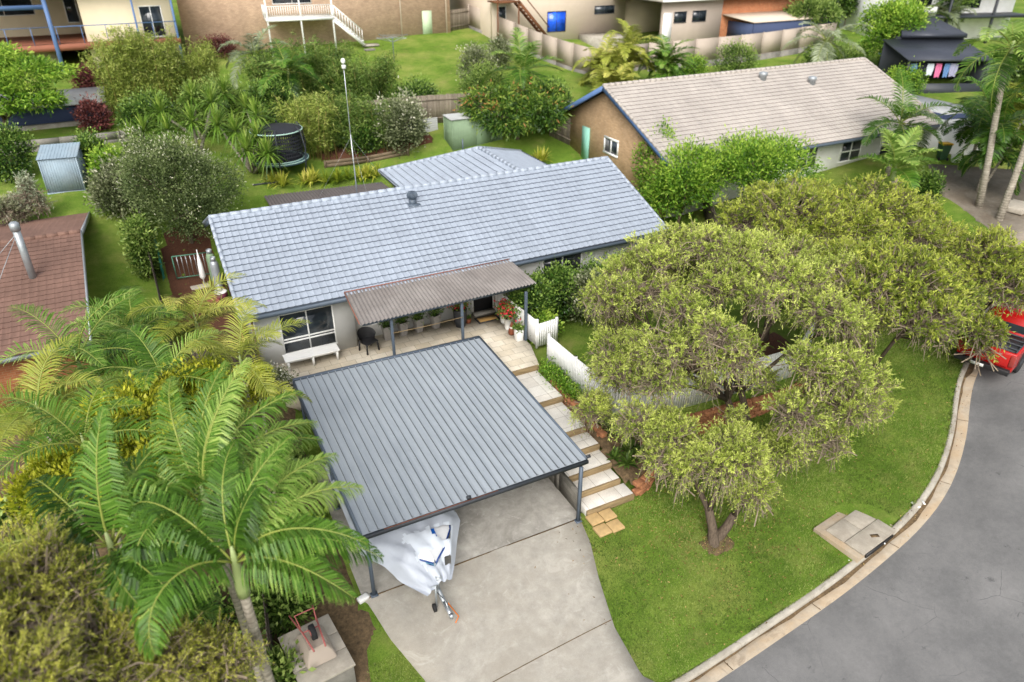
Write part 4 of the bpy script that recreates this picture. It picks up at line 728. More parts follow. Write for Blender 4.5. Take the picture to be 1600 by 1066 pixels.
# orange brick and beige house with patio roof
Yo=57.6; Oh=thing('brick_house','beige and orange brick house with a flat roof patio beside it','house',(52,Yo,4.6)); 
MB().bx(-7.5,-.6,0,.3,-1.4,3.9).build('front_wall',M['greybeige'],Oh); MB().bx(-.6,10,.15,.4,-1.4,3.9).build('wall',M['bricko'],Oh)
MB().prism([(-8.1,-.6),(10.6,-.6),(10.6,9),(-8.1,9)],[3.95]*4,[4.15,4.15,6.2,6.2]).build('roof',M['tilenb'],Oh); MB().beam((-8.1,-.65,4.02),(10.6,-.65,4.02),.12,.16).build('gutter',M['white'],Oh)
window(Oh,45.8,47.2,6.7,7.65,Yo,1,fm='trimd',off=(52,Yo,4.6)); window(Oh,47.9,49.5,6.7,7.65,Yo,2,fm='trimd',off=(52,Yo,4.6)); MB().bx(-7.4,-6.4,-.04,0,-.2,3.0).build('door',M['white'],Oh)
MB().prism([(.4,-3.4),(11,-3.4),(11.6,.1),(-.4,.1)],[2.1,2.1,2.5,2.5],[2.2,2.2,2.6,2.6]).build('patio_roof',M['beige'],Oh); MB().bx(.5,10.8,-3.3,-3.2,.4,2.08).bx(.4,.5,-3.2,.1,.4,2.0).build('patio_wall',M['navywall'],Oh)
# dark outbuilding with laundry (right) and the white house above it
Dk=thing('outbuilding','small charcoal outbuilding with open laundry side at the right edge','outbuilding',(57.5,39.5,3.2),rz=-.45)
MB().prism([(-3.0,-2.2),(3.6,-2.2),(3.6,2.6),(-3.0,2.6)],[2.25,2.25,3.1,3.1],[2.33,2.33,3.2,3.2]).build('roof',M['darkroof'],Dk); MB().prism([(-1.6,2.4),(3.8,2.4),(2.6,5.6),(-.4,5.6)],[3.3,3.3,4.3,4.3],[3.6,3.6,4.5,4.5]).build('upper_roof',M['darkroof'],Dk)
MB().bx(-2.9,3.5,2.3,2.5,-.6,3.0).bx(-1.5,3.7,2.6,5.4,-.6,3.3).bx(3.3,3.5,-2,2.3,-.6,2.4).bx(-2.9,3.5,-2.1,-2.0,-.6,.55).build('wall',M['trimd'],Dk)
for x in(-2.85,3.4): MB().bx(x-.07,x+.07,-2.15,-2.0,.55,2.25).build('post',M['trimd'],Dk)
MB().bx(-3.0,3.6,-2.28,-2.2,2.2,2.36).build('gutter',M['trimd'],Dk)
ca,sa=math.cos(-.45),math.sin(-.45)
for i,(x,w,h,m,l) in enumerate([(-2.3,.5,.8,'bluecloth','pale blue shirt hanging first in the row of laundry'),(-1.6,.55,1.25,'navy','long black towel in the row of laundry'),(-1.0,.5,.85,'tarpw','white and dark shirt in the row of laundry'),(-.35,.45,1.0,'pink','pink towel in the row of laundry'),(.3,.4,1.0,'bluecloth','blue grey towel right of the pink one'),(.85,.6,.95,'lilac','lilac grey towel last in the row of laundry')]):
    n=9; P=np.array([[(-w/2+w*a/n,.05*math.sin(a*1.7+b),-h*b/5*(1+.04*math.sin(a))) for a in range(n+1)] for b in range(6)])
    o=MB().grid(P).build('hanging_laundry',M[m],loc=(57.5+x*ca+1.9*sa,39.5+x*sa-1.9*ca,3.2+2.0),rz=-.45); tag(o,l,'laundry','laundry under the dark roof')
Tr=thing('rendered_house','white and charcoal house half hidden by palms at the top right corner','house',(74,52,4.3),rz=-.3)
MB().bx(-5,9,0,.3,-1,5.4).bx(-5,-4.7,.3,8,-1,5.4).build('wall',M['white'],Tr); MB().bx(-5.6,9.6,-2.6,8,5.4,5.7).bx(-5.4,9,-2.4,.0,2.2,2.45).build('roof',M['trimd'],Tr); MB().bx(-5.2,-1.5,-2.35,-2.25,2.45,3.3).build('balcony_panel',M['white'],Tr)
for a,b in((-3,-.5),(2,5)): window(Tr,a,b,2.9,4.8,0,2,fm='trimd')
window(Tr,-3,0,.2,1.9,0,2,fm='trimd')
for x in(-5,0,5): MB().bx(x-.1,x+.1,-2.3,-2.1,-1,5.4).build('post',M['trimd'],Tr)
t=thing('shade_wall','navy blue painted wall beside the yellow lidded bin','wall',(45.0,28.9,2.2),rz=-.1); MB().bx(0,3.6,0,.2,-.4,2.0).bx(.0,.2,.2,4,-.4,2.0).build('wall',M['navywall'],t)
t=thing('trampoline','blue rimmed trampoline half hidden behind the vine covered fence at the right','trampoline',(62.45,45.89,3.63)); MB().lathe([(1.6,.75),(1.9,.75),(1.9,.85),(1.6,.85)],n=24).build('pad',M['bluestripe'],t); MB().lathe([(.02,.79),(1.6,.79),(1.6,.8),(.02,.8)],n=24).build('mat',M['mat'],t); mb=MB()
for k in range(6): a=k*PI/3; mb.tube([(1.85*math.cos(a),1.85*math.sin(a),0),(1.85*math.cos(a),1.85*math.sin(a),2.2)],.03,6)
mb.build('leg',M['trimd'],t)

# ================================================================== SHEDS, TANKS, BINS
def shed(name,label,loc,rz,w,d,h,rise,m,rm,door=True,rib=.11):
    t=thing(name,label,'shed',loc,rz); mb=MB(); n=int(w/rib)
    mb.bx(-w/2,w/2,-d/2,d/2,0,h); 
    for i in range(n+1): x=-w/2+w*i/n; mb.bx(x-.015,x+.015,-d/2-.012,-d/2,0,h); mb.bx(x-.015,x+.015,d/2,d/2+.012,0,h)
    n=int(d/rib)
    for i in range(n+1): y=-d/2+d*i/n; mb.bx(-w/2-.012,-w/2,y-.015,y+.015,0,h); mb.bx(w/2,w/2+.012,y-.015,y+.015,0,h)
    mb.build('wall',m,t); r=MB(); e=.08; ribbed(r,(-w/2-e,-d/2-e,h+.01),(w/2+e,-d/2-e,h+.01),(w/2+e,d/2+e,h+rise),(-w/2-e,d/2+e,h+rise),.15,.015,.02); r.build('roof',rm,t)
    tr=MB()
    for x in(-w/2,w/2):
        for y in(-d/2,d/2): tr.bx(x-.03,x+.03,y-.03,y+.03,-.05,h)
    tr.bx(-w/2-.05,w/2+.05,-d/2-.05,-d/2-.02,-.06,.06).bx(-w/2-.05,-w/2-.02,-d/2,d/2,-.06,.06); tr.build('corner_trim',m,t)
    if door: MB().bx(-w*.02,w*.3,-d/2-.035,-d/2-.015,.05,h-.15).build('door',m,t)
    return t
p0,p1,p2=(16.52,42.87,2.69),(17.04,41.65,2.35),(20.39,41.63,2.68)
ang=math.atan2(p2[1]-p1[1],p2[0]-p1[0]); wd=math.hypot(p2[0]-p1[0],p2[1]-p1[1]); dp=math.hypot(p0[0]-p1[0],p0[1]-p1[1])
sx,sy=p1[0]+math.cos(ang)*wd/2-math.sin(ang)*dp/2,p1[1]+math.sin(ang)*wd/2+math.cos(ang)*dp/2
shed('garden_shed','pale green steel garden shed beneath the mango tree',(sx,sy,p1[2]-.08),ang,wd,dp,1.95,.06,M['green'],M['wroof'])
a,b=(-4.73,42.35,2.67),(-3.07,42.12,2.69)
shed('garden_shed','tall pale blue steel shed with rusty pale roof on the left lawn',((a[0]+b[0])/2,(a[1]+b[1])/2+.75,a[2]),math.atan2(b[1]-a[1],b[0]-a[0]),math.hypot(b[0]-a[0],b[1]-a[1]),1.5,1.75,.35,M['shedb'],M['shedb'],False)
a=(25.07,41.9,2.63); shed('garden_shed','small teal steel shed behind the mango tree by the brick gable',(a[0],a[1]+.6,a[2]),-.2,1.3,1.2,1.85,.1,M['teal'],M['wroof'])
a=(25.9,34.3,1.3); t=thing('water_tank','round dark green poly water tank under the brick gable','water tank',a); MB().lathe([(.85,0),(.88,.1),(.85,.2),(.88,.5),(.85,.6),(.88,.9),(.85,1.0),(.88,1.35),(.7,1.55),(.25,1.66),(.02,1.68)],n=28).build('tank',M['tank'],t,smooth=True)
MB().lathe([(.22,1.64),(.22,1.74),(.02,1.76)],n=16).build('lid',M['black'],t); MB().tube([(.9,.4,0),(.9,.4,1.9),(.3,.2,2.1),(-.6,.9,2.2)],.05,8).build('inlet_pipe',M['white'],t)
def bin_(label,loc,rz,lid):
    t=thing('wheelie_bin',label,'bin',loc,rz); V=[]
    for z,w,d in((.06,.4,.46),(.95,.56,.66)): V+=[(-w/2,-d/2,z),(w/2,-d/2,z),(w/2,d/2,z),(-w/2,d/2,z)]
    MB().add(V,[(3,2,1,0),(4,5,6,7),(0,1,5,4),(1,2,6,5),(2,3,7,6),(3,0,4,7)]).build('body',M['bingreen'],t,bevel=.02)
    MB().prism([(-.31,-.36),(.31,-.36),(.31,.36),(-.31,.36)],[.955]*4,[1.0,1.0,1.07,1.07]).build('lid',lid,t,bevel=.015); MB().tube([(-.26,.38,1.0),(.26,.38,1.0)],.02,6).build('handle',M['black'],t)
    for x in(-.25,.25): MB().tube([(x-.025,.24,.1),(x+.025,.24,.1)],.1,14).build('wheel',M['rubber'],t)
bin_('green wheelie bin with yellow lid beside the pink tiled house garage',(42.82,27.06,2.18),2.6,M['yellow'])
c=(43.16,26.55,2.18); t=thing('plastic_tub','white plastic tub next to the yellow lidded bin','tub',(c[0],c[1]-.2,c[2])); MB().lathe([(.25,0),(.32,.4),(.3,.4),(.23,.02)],n=18).build('tub',M['white'],t)
t=MB().box((0,0,.15),(1.6,1.1,.28),rz=.2).build('concrete_pad',M['concw'],loc=(39.68,20.31,1.67),bevel=.05); tag(t,'white lump of covered concrete on the far driveway by the palm trunk','slab')
# ================================================================== BACK YARD
c=(6.51,41.88,2.5); T=thing('trampoline','round black trampoline with safety net and mint edged pads on the back lawn','trampoline',(c[0]+.2,c[1]+.1,c[2]-.1)); Rr=1.5
ring=lambda r,z,n=32:[(r*math.cos(2*PI*k/n),r*math.sin(2*PI*k/n),z) for k in range(n+1)]
MB().lathe([(.02,.71),(1.28,.71),(1.28,.72),(.02,.72)],n=32).build('mat',M['mat'],T); MB().lathe([(1.26,.72),(1.3,.76),(1.5,.76),(1.55,.7),(1.55,.64),(1.5,.68),(1.27,.68)],n=32).build('pad',M['padc'],T); MB().tube(ring(1.27,.775),.03,6,cap=False).tube(ring(1.54,.75),.02,6,cap=False).build('pad_edging',M['mint'],T)
for k in range(6):
    a=k*PI/3+.3; q=lambda r,z:(r*math.cos(a),r*math.sin(a),z); MB().tube([q(1.5,0),q(1.58,.7),q(1.66,1.4),q(1.5,2.3),q(1.25,2.55)],.035,8).build('leg',M['trimd'],T)
nt=MB()
for k in range(32):
    for j in range(8):
        a0,a1=2*PI*k/32,2*PI*(k+1)/32; z0,z1=.78+j*.2,.78+(j+1)*.2; r0=1.28+.02*(j%2); r1=1.28+.02*((j+1)%2)
        # woven net: vertical and horizontal cords, see-through between them
        nt.quads([[(r0*math.cos(a0),r0*math.sin(a0),z0),(r0*math.cos(a0+.05),r0*math.sin(a0+.05),z0),(r1*math.cos(a0+.05),r1*math.sin(a0+.05),z1),(r1*math.cos(a0),r1*math.sin(a0),z1)],[(r0*math.cos(a0),r0*math.sin(a0),z0),(r0*math.cos(a1),r0*math.sin(a1),z0),(r0*math.cos(a1),r0*math.sin(a1),z0+.07),(r0*math.cos(a0),r0*math.sin(a0),z0+.07)],[(r0*math.cos(a0+.1),r0*math.sin(a0+.1),z0),(r0*math.cos(a0+.15),r0*math.sin(a0+.15),z0),(r1*math.cos(a0+.15),r1*math.sin(a0+.15),z1),(r1*math.cos(a0+.1),r1*math.sin(a0+.1),z1)]],.5)
nt.build('safety_net',M['net'],T); MB().lathe([(.02,2.52),(.9,2.48),(1.38,2.36),(1.42,2.3)],n=32).build('shade_top',M['net'],T); MB().tube(ring(1.4,2.33),.03,6,cap=False).build('top_ring',M['mint'],T)
t=thing('sleeper_wall','low weathered sleeper retaining wall along the mulched back garden bed','garden wall',(9.23,42.47,2.13)); q=[(9.23,42.47,2.13),(11.88,42.67,2.04),(14.31,42.33,2.29)]; o=q[0]; mb=MB()
for a,b in zip(q[:-1],q[1:]):
    for k in range(2): mb.beam((a[0]-o[0],a[1]-o[1],a[2]-o[2]+.1+k*.2),(b[0]-o[0],b[1]-o[1],b[2]-o[2]+.1+k*.2),.1,.19,t=.7)
mb.build('sleeper',M['sleepold'],t)
for p in q: MB().bx(p[0]-o[0]-.06,p[0]-o[0]+.06,p[1]-o[1]-.12,p[1]-o[1]-.05,p[2]-o[2]-.1,p[2]-o[2]+.42).build('post',M['sleepold'],t)
t=thing('corrugated_sheet','pale corrugated steel sheets leaning on the rear fence beside the green shed','sheet',(15.95,44.02,2.89)); mb=MB(); corr(mb,(-1.9,.1,0),(-1.9,.1,.95),(1.2,.35,.95),(1.2,.35,0),.12,.02); mb.build('sheet',M['wroof'],t)
t=thing('corrugated_sheet','grey corrugated steel sheets half hidden behind the back garden shrubs','sheet',(12.69,44.45,2.65)); mb=MB(); corr(mb,(-3.2,.3,0),(-3.2,.3,.9),(2.4,.3,.9),(2.4,.3,0),.12,.02); mb.build('sheet',M['galv'],t)
o=MB().tube([(0,0,.06),(.5,.05,.05),(1.4,-.1,.05)],.05,7).build('garden_hose_pipe',M['trimd'],loc=(4.79,40.22,2.3)); tag(o,'dark drain pipe lying on the grass in front of the trampoline','pipe')
# side passage
def gate(label,a,b,h,m,bars):
    t=thing('metal_gate',label,'gate',a); d=np.array(b)-np.array(a); fr=MB().tube([(0,0,.1),(0,0,h)],.025,6).tube([tuple(d*[1,1,1]+[0,0,.1]),tuple(d+[0,0,h])],.025,6).tube([(0,0,h),tuple(d+[0,0,h])],.025,6).tube([(0,0,.15),tuple(d+[0,0,.15])],.025,6); fr.build('frame',m,t); br=MB()
    for i in range(1,bars): p=d*i/bars; br.tube([tuple(p+[0,0,.15]),tuple(p+[0,0,h])],.012,5)
    br.build('bar',M['alum'],t)
gate('green framed pool style gate across the side passage left of the house',(.0,33.6,.45),(1.65,33.9,.25),1.2,M['tank'],9)
for i,(x,y,z0,l) in enumerate([(1.55,33.2,1.35,'pale green gas bottle standing above its neighbour beside the house corner'),(1.62,32.8,.12,'tall grey gas bottle beside the left house wall')]):
    t=thing('gas_bottle',l,'gas bottle',(x,y,z0 if i else .35)); k=1.0; MB().lathe([(.19,0),(.19,.06),(.185,.08),(.19,1.15),(.15,1.28),(.06,1.33),(.05,1.36)],n=18).build('cylinder',M['galv' if i else 'green'],t,smooth=True); MB().lathe([(.11,1.33),(.12,1.5),(.1,1.5),(.09,1.34)],n=14).build('collar',M['galv'],t)
t=thing('umbrella','folded white garden umbrella leaning in the side passage','umbrella',(1.05,32.9,.15)); MB().lathe([(.03,.45),(.13,.6),(.1,1.2),(.02,1.75)],n=12).build('canopy',M['white'],t); MB().tube([(0,0,0),(0,0,1.9)],.02,6).build('pole',M['white'],t)
t=thing('bucket','maroon laundry bucket on the side path','bucket',(1.55,31.5,.05)); MB().lathe([(.2,0),(.28,.42),(.26,.42),(.18,.03)],n=18).build('tub',M['maroon'],t); MB().lathe([(.275,.42),(.3,.44),(.27,.46)],n=18).build('rim',M['white'],t)
t=thing('bottle','clear plastic bottle standing in the maroon bucket','bottle',(1.55,31.55,.15)); MB().lathe([(.1,0),(.1,.45),(.04,.6),(.04,.7)],n=12).build('bottle',M['wroof'],t)
for i,(x,y,w,d,l) in enumerate([(1.15,31.6,.5,1.1,'long terracotta brick paver in the side passage'),(.65,31.9,.5,.5,'square terracotta paver nearest the fence'),(.62,31.2,.5,.5,'square terracotta paver closest to the palms'),(.85,32.8,.8,.4,'pale stone paver under the folded umbrella')]):
    o=MB().box((0,0,.03),(w,d,.07),rz=.1).build('paving_slab',M['concw' if i==3 else 'redpaint'],loc=(x,y,.0+gz(x,y)+.06),bevel=.01); tag(o,l,'paver')
n=12; P=np.array([[(.06*math.sin(a*1.3+b),a*.22,(1.3-.0*b)*(1-b/5)+.05*math.sin(a*2)) for a in range(n)] for b in range(6)]); o=MB().grid(P).build('shade_cloth',M['tealnet'],loc=(-.52,33.4,gz(-.6,34))); tag(o,'teal shade cloth draped over the left boundary fence','shade cloth')
o=MB().box((0,0,.55),(.06,.9,1.1)).build('red_panel',M['redpaint'],loc=(1.72,25.6,0)); tag(o,'rusty red panel leaning at the front left corner of the house','panel')
# ================================================================== PORCH
t=thing('bench','white slatted bench below the front window','bench',(3.9,24.5,0)); s=MB()
for k in range(4): s.bx(-1.02,1.02,-.3+k*.15,-.3+k*.15+.142,.42,.46)
s.build('seat',M['white'],t,bevel=.006)
for x in(-.92,0,.92):
    for y in(-.22,.24): MB().bx(x-.04,x+.04,y-.04,y+.04,0,.42).build('leg',M['white'],t)
MB().bx(-.95,.95,-.24,-.2,.34,.42).bx(-.95,.95,.22,.26,.34,.42).build('rail',M['white'],t)
t=thing('plastic_chair','black plastic garden chair with a rounded back, at the corner of the porch','chair',(6.1,24.45,0),.35)
P=[];
for j,z in enumerate((.42,.55,.7,.82,.88)):
    row=[]
    for k in range(15):
        a=PI*(.0+k/14); r=.29+.02*j; zz=z if j<2 else .5+(z-.5)*(.35+.65*math.sin(a)**.6); row.append((r*math.cos(a),r*.95*math.sin(a)-.02,zz))
    P.append(row)
mb=MB().grid(np.array(P)); P2=np.array(P)*[1.08,1.08,1]; mb.grid(P2[:, ::-1]); mb.build('backrest',M['black'],t,smooth=True); MB().prism([(-.28,-.3),(.28,-.3),(.3,0),(.2,.24),(-.2,.24),(-.3,0)],.4,.45).build('seat',M['black'],t,bevel=.015)
for x in(-.25,.25):
    for y in(-.25,.22): MB().beam((x*1.1,y*1.1,0),(x,y,.41),.05,.05).build('leg',M['black'],t)
def pottedfoliage(mb,n,h,r,L,W,z0,seed,spread=.6):
    rr=np.random.default_rng(seed); c=np.stack([rr.normal(0,r*.4,n),rr.normal(0,r*.4,n),z0+rr.uniform(0,h,n)],1); d=rr.normal(0,1,(n,3))*[spread,spread,.5]+[0,0,.4]; d/=np.linalg.norm(d,axis=1)[:,None]; sd=np.cross(d,rr.normal(0,1,(n,3))); sd/=np.linalg.norm(sd,axis=1)[:,None]
    Lv=(L*rr.uniform(.7,1.3,n))[:,None]; mb.quads(np.stack([c,c+d*Lv*.5+sd*W/2,c+d*Lv,c+d*Lv*.5-sd*W/2],1),np.clip(rr.normal(.5,.22,n),0,1))
def squarepot(parent,w0,w1,h,m):
    V=[]
    for z,w in((0,w0),(h,w1),(h,w1-.05),(h-.06,w1-.06)): V+=[(-w/2,-w/2,z),(w/2,-w/2,z),(w/2,w/2,z),(-w/2,w/2,z)]
    fs=[(3,2,1,0)]+[(j*4+i,j*4+(i+1)%4,(j+1)*4+(i+1)%4,(j+1)*4+i) for j in range(3) for i in range(4)]; MB().add(V,fs).build('pot',m,parent,bevel=.008)
    MB().bx(-w1/2+.03,w1/2-.03,-w1/2+.03,w1/2-.03,h-.08,h-.055).build('soil',M['soil'],parent)
for i,(x,y,l) in enumerate([(7.03,24.95,'grey tapered pot with strappy plant, nearest the black chair'),(7.72,25.0,'grey tapered pot with small shrub, second from the black chair'),(8.38,24.98,'grey tapered pot with small shrub under the right hand porch window'),(9.12,24.98,'grey tapered pot with small shrub nearest the porch middle post')]):
    t=thing('potted_plant',l,'pot plant',(x,y,0),.1*i,'grey tapered pots under the porch windows'); squarepot(t,.24,.38,.62,M['pot']); mb=MB(); pottedfoliage(mb,260,.3,.3,.2,.03,.6,i); mb.build('foliage',M['l_dark'],t)
def roundpot(parent,prof,m,soilz,soilr): MB().lathe(prof,n=24).build('pot',m,parent,smooth=False); MB().lathe([(.01,soilz),(soilr,soilz),(.01,soilz+.01)],n=20).build('soil',M['soil'],parent)
t=thing('potted_plant','tall charcoal pot with red flowers beside the front door','pot plant',(10.1,24.65,0)); roundpot(t,[(.2,0),(.27,.3),(.29,.75),(.3,.8),(.26,.8),(.25,.7)],M['potd'],.72,.25); mb=MB(); pottedfoliage(mb,420,.75,.5,.15,.06,.75,5); mb.build('foliage',M['l_mid'],t); mb=MB(); pottedfoliage(mb,160,.7,.5,.08,.06,.85,6); mb.build('flower',M['flower'],t,kind='stuff')
for i,(x,y,h,l) in enumerate([(11.85,24.05,.5,'white pot of red flowers closest to the house wall by the white fence'),(11.75,23.45,.55,'white pot of red flowers in front, next to the garden gnome')]):
    t=thing('potted_plant',l,'pot plant',(x,y,0)); roundpot(t,[(.13,0),(.17,.1),(.2,h),(.21,h),(.17,h),(.16,h-.08)],M['white'],h-.07,.16); mb=MB(); pottedfoliage(mb,320,.5,.42,.13,.06,h,7+i); mb.build('foliage',M['l_mid'],t); mb=MB(); pottedfoliage(mb,150,.5,.45,.09,.07,h+.05,9+i); mb.build('flower',M['flower'],t,kind='stuff')
t=thing('potted_plant','white square pot with small leafy plant at the foot of the right porch post','pot plant',(11.72,22.5,0)); squarepot(t,.26,.3,.5,M['white']); mb=MB(); pottedfoliage(mb,150,.2,.25,.13,.06,.48,12); mb.build('foliage',M['l_mid'],t); mb=MB(); pottedfoliage(mb,14,.4,.2,.07,.06,.6,13); mb.build('flower',M['flower'],t,kind='stuff')
t=thing('potted_plant','small dark pot on the paving by the door mat','pot plant',(10.5,24.75,0)); roundpot(t,[(.1,0),(.13,.2),(.1,.2)],M['skin'],.17,.1); mb=MB(); pottedfoliage(mb,50,.12,.15,.1,.04,.18,14); mb.build('foliage',M['l_dark'],t)
t=thing('garden_gnome','small brown and white garden gnome ornament between flower pots','ornament',(11.68,23.05,0)); MB().lathe([(.12,0),(.15,.08),(.13,.2),(.1,.28),(.02,.3)],n=14).build('body',M['skin'],t,smooth=True); MB().lathe([(.02,.24),(.075,.27),(.085,.33),(.07,.39),(.02,.42)],n=14).build('head',M['white'],t,smooth=True); MB().lathe([(.09,.37),(.06,.45),(.01,.58)],n=12).build('hat',M['skin'],t)
t=thing('door_mat','rectangular coir door mat with a black border in front of the door','door mat',(11.35,24.7,0)); MB().bx(-.5,.5,-.28,.28,.002,.018).build('border',M['black'],t); MB().bx(-.4,.4,-.19,.19,.0185,.024).build('panel',M['coir'],t)
def pickets(name,label,pts,h,zf,cat='fence',w=.1,cap=True):
    o=(*pts[0],zf(*pts[0])); t=thing(name,label,cat,o); mb=MB();rb=MB()
    for a,b in zip(pts[:-1],pts[1:]):
        a=np.array(a,float);b=np.array(b,float);L=np.linalg.norm(b-a);d=(b-a)/L;n=max(2,int(L/w)); rz=math.atan2(d[1],d[0])
        for i in range(n):
            p=a+d*(i+.5)*L/n; z=zf(*p)-o[2]; mb.box((p[0]-o[0],p[1]-o[1],z+h/2+.04),(L/n-.012,.022,h),rz=rz,t=random.random())
        for zz in(.25,h-.2): rb.beam((a[0]-o[0]-d[1]*.03,a[1]-o[1]+d[0]*.03,zf(*a)-o[2]+zz),(b[0]-o[0]-d[1]*.03,b[1]-o[1]+d[0]*.03,zf(*b)-o[2]+zz),.04,.08)
        for p in(a,b): rb.box((p[0]-o[0]-d[1]*.06,p[1]-o[1]+d[0]*.06,zf(*p)-o[2]+h/2),(.09,.09,h+.1))
    mb.build('picket',M['white'],t); rb.build('rail',M['white'],t)
z0=lambda x,y:-.04
pickets('picket_fence','white boarded fence along the right edge of the porch paving',[(11.98,24.9),(12.13,21.85)],1.12,z0)
pickets('picket_gate','short white boarded gate panel set square to the porch fence',[(12.2,21.8),(13.15,21.9)],1.02,lambda x,y:-.12,'gate')
pickets('picket_fence','white boarded fence stepping down beside the garden steps and turning along the terrace',[(11.95,20.6),(12.05,18.8),(12.2,17.2),(12.95,16.25),(13.0,16.2),(15.2,16.0),(17.6,15.85),(19.8,15.8),(22.3,17.2)],1.3,lambda x,y:-.18-(max(0,20.6-y)*.03))
# ================================================================== BOAT, TRAILER, TARP
bx0,by0=4.85,16.6; bd=lambda x,y,z:(x-bx0,y-by0,z+1.4)
Tl=thing('boat_trailer','galvanised boat trailer with jockey wheel, parked on the driveway','trailer',(bx0,by0,-1.4))
AX0,AX1=(4.42,12.35),(4.5,20.0)
# trailer axis runs from (5.15,11.8) coupling to the carport
ax0=np.array(AX0); ax1=np.array(AX1); dv=(ax1-ax0)/np.linalg.norm(ax1-ax0); nv=np.array([-dv[1],dv[0]]); gslope=lambda s:-1.40-max(0,(2.4-s))*.085
TP=lambda s,o,z:(ax0[0]+dv[0]*s+nv[0]*o-bx0,ax0[1]+dv[1]*s+nv[1]*o-by0,z+1.4)
zc=-1.08
MB().beam(TP(.15,0,zc-.14),TP(3.2,0,zc+.03),.1,.1).beam(TP(.9,0,zc-.08),TP(2.4,.8,zc+.06),.08,.09).beam(TP(.9,0,zc-.08),TP(2.4,-.8,zc+.06),.08,.09).beam(TP(2.4,.8,zc+.06),TP(6.4,.8,zc+.06),.08,.09).beam(TP(2.4,-.8,zc+.06),TP(6.4,-.8,zc+.06),.08,.09).build('frame',M['galv'],Tl)
MB().beam(TP(-.12,0,zc-.13),TP(.35,0,zc-.11),.1,.09).tube([TP(-.14,0,zc-.18),TP(-.14,0,zc-.06)],.06,10).beam(TP(.1,0,zc-.06),TP(.4,0,zc+.06),.03,.03).build('coupling',M['alum'],Tl)
MB().tube([TP(.55,.16,-1.5),TP(.55,.16,-.68)],.03,8).tube([TP(.55,.1,-.68),TP(.55,.3,-.68)],.015,6).build('jockey_stand',M['galv'],Tl)
w=TP(.5,.24,-1.42); w=(w[0],w[1],gz(w[0]+bx0,w[1]+by0)+.05+.115+1.4); MB().tube([(w[0]-.035,w[1],w[2]),(w[0]+.035,w[1],w[2])],.115,18).build('jockey_wheel',M['rubber'],Tl)
MB().tube([TP(.2,-.06,-1.1),TP(.35,-.12,-1.33),TP(.0,-.25,-1.5),TP(-.15,-.1,-1.5)],.018,5).build('safety_chain',M['orange'],Tl)
MB().beam(TP(.8,0,zc-.1),TP(.8,0,zc+.4),.07,.07).box(TP(.76,0,zc+.42),(.16,.2,.14)).build('winch_post',M['galv'],Tl)
for s in(-1,1):
    c=TP(4.2,s*1.02,-1.1); MB().tube([(c[0]-.09,c[1],c[2]),(c[0]+.09,c[1],c[2])],.31,20).build('wheel',M['rubber'],Tl); MB().box((c[0],c[1],c[2]+.36),(.24,.8,.03)).build('mudguard',M['galv'],Tl)
Bt=thing('boat','pale blue and white runabout boat on its trailer inside the carport','boat',(bx0,by0,-1.4)); Z0=-.95
st_=[(.95,.03,.5,.66),(1.35,.42,.3,.66),(1.95,.82,.12,.64),(2.8,1.08,.03,.6),(4.2,1.16,0,.55),(5.9,1.14,0,.53),(6.8,1.1,.02,.53)]
P=np.array([[TP(s,o*w,Z0+kz+(top-kz)*h) for o,h in((-1,1),(-.93,.62),(-.74,.3),(0,0),(.74,.3),(.93,.62),(1,1))] for s,w,kz,top in st_]); hb=MB().grid(P); hb.add(P[-1],[tuple(range(7))]); hb.build('hull',M['hull'],Bt,smooth=True)
P=np.array([[TP(s,o*w,Z0+top+.01+h) for o,h in((-1.02,0),(-.9,.05),(0,.12),(.9,.05),(1.02,0))] for s,w,kz,top in st_[:4]]); MB().grid(P).build('foredeck',M['hullw'],Bt,smooth=True)
P=np.array([[TP(s,o*w*1.01,Z0+kz+(top-kz)*.52+d) for d in(-.05,.06)] for o in(.96,) for s,w,kz,top in st_]); sb=MB()
for o in(-1,1): sb.grid(np.array([[TP(s,o*(w*.93+.02),Z0+kz+(top-kz)*(.55+d)) for d in(-.12,.1)] for s,w,kz,top in st_]))
sb.build('side_stripe',M['hulld'],Bt)
MB().tube([TP(s,w*1.03,Z0+top) for s,w,kz,top in st_],.03,6).tube([TP(s,-w*1.03,Z0+top) for s,w,kz,top in st_],.03,6).build('gunwale',M['hulld'],Bt)
MB().add([TP(2.6,-.8,Z0+.66),TP(2.6,.8,Z0+.66),TP(3.0,.7,Z0+.98),TP(3.0,-.7,Z0+.98)],[(0,1,2,3)]).build('windscreen',M['glass'],Bt)
MB().add([TP(1.6,-.36,Z0+.80),TP(1.6,-.2,Z0+.80),TP(2.0,-.22,Z0+.83),TP(2.0,-.38,Z0+.83)],[(0,1,2,3)]).build('deck_panel',M['bluestripe'],Bt)
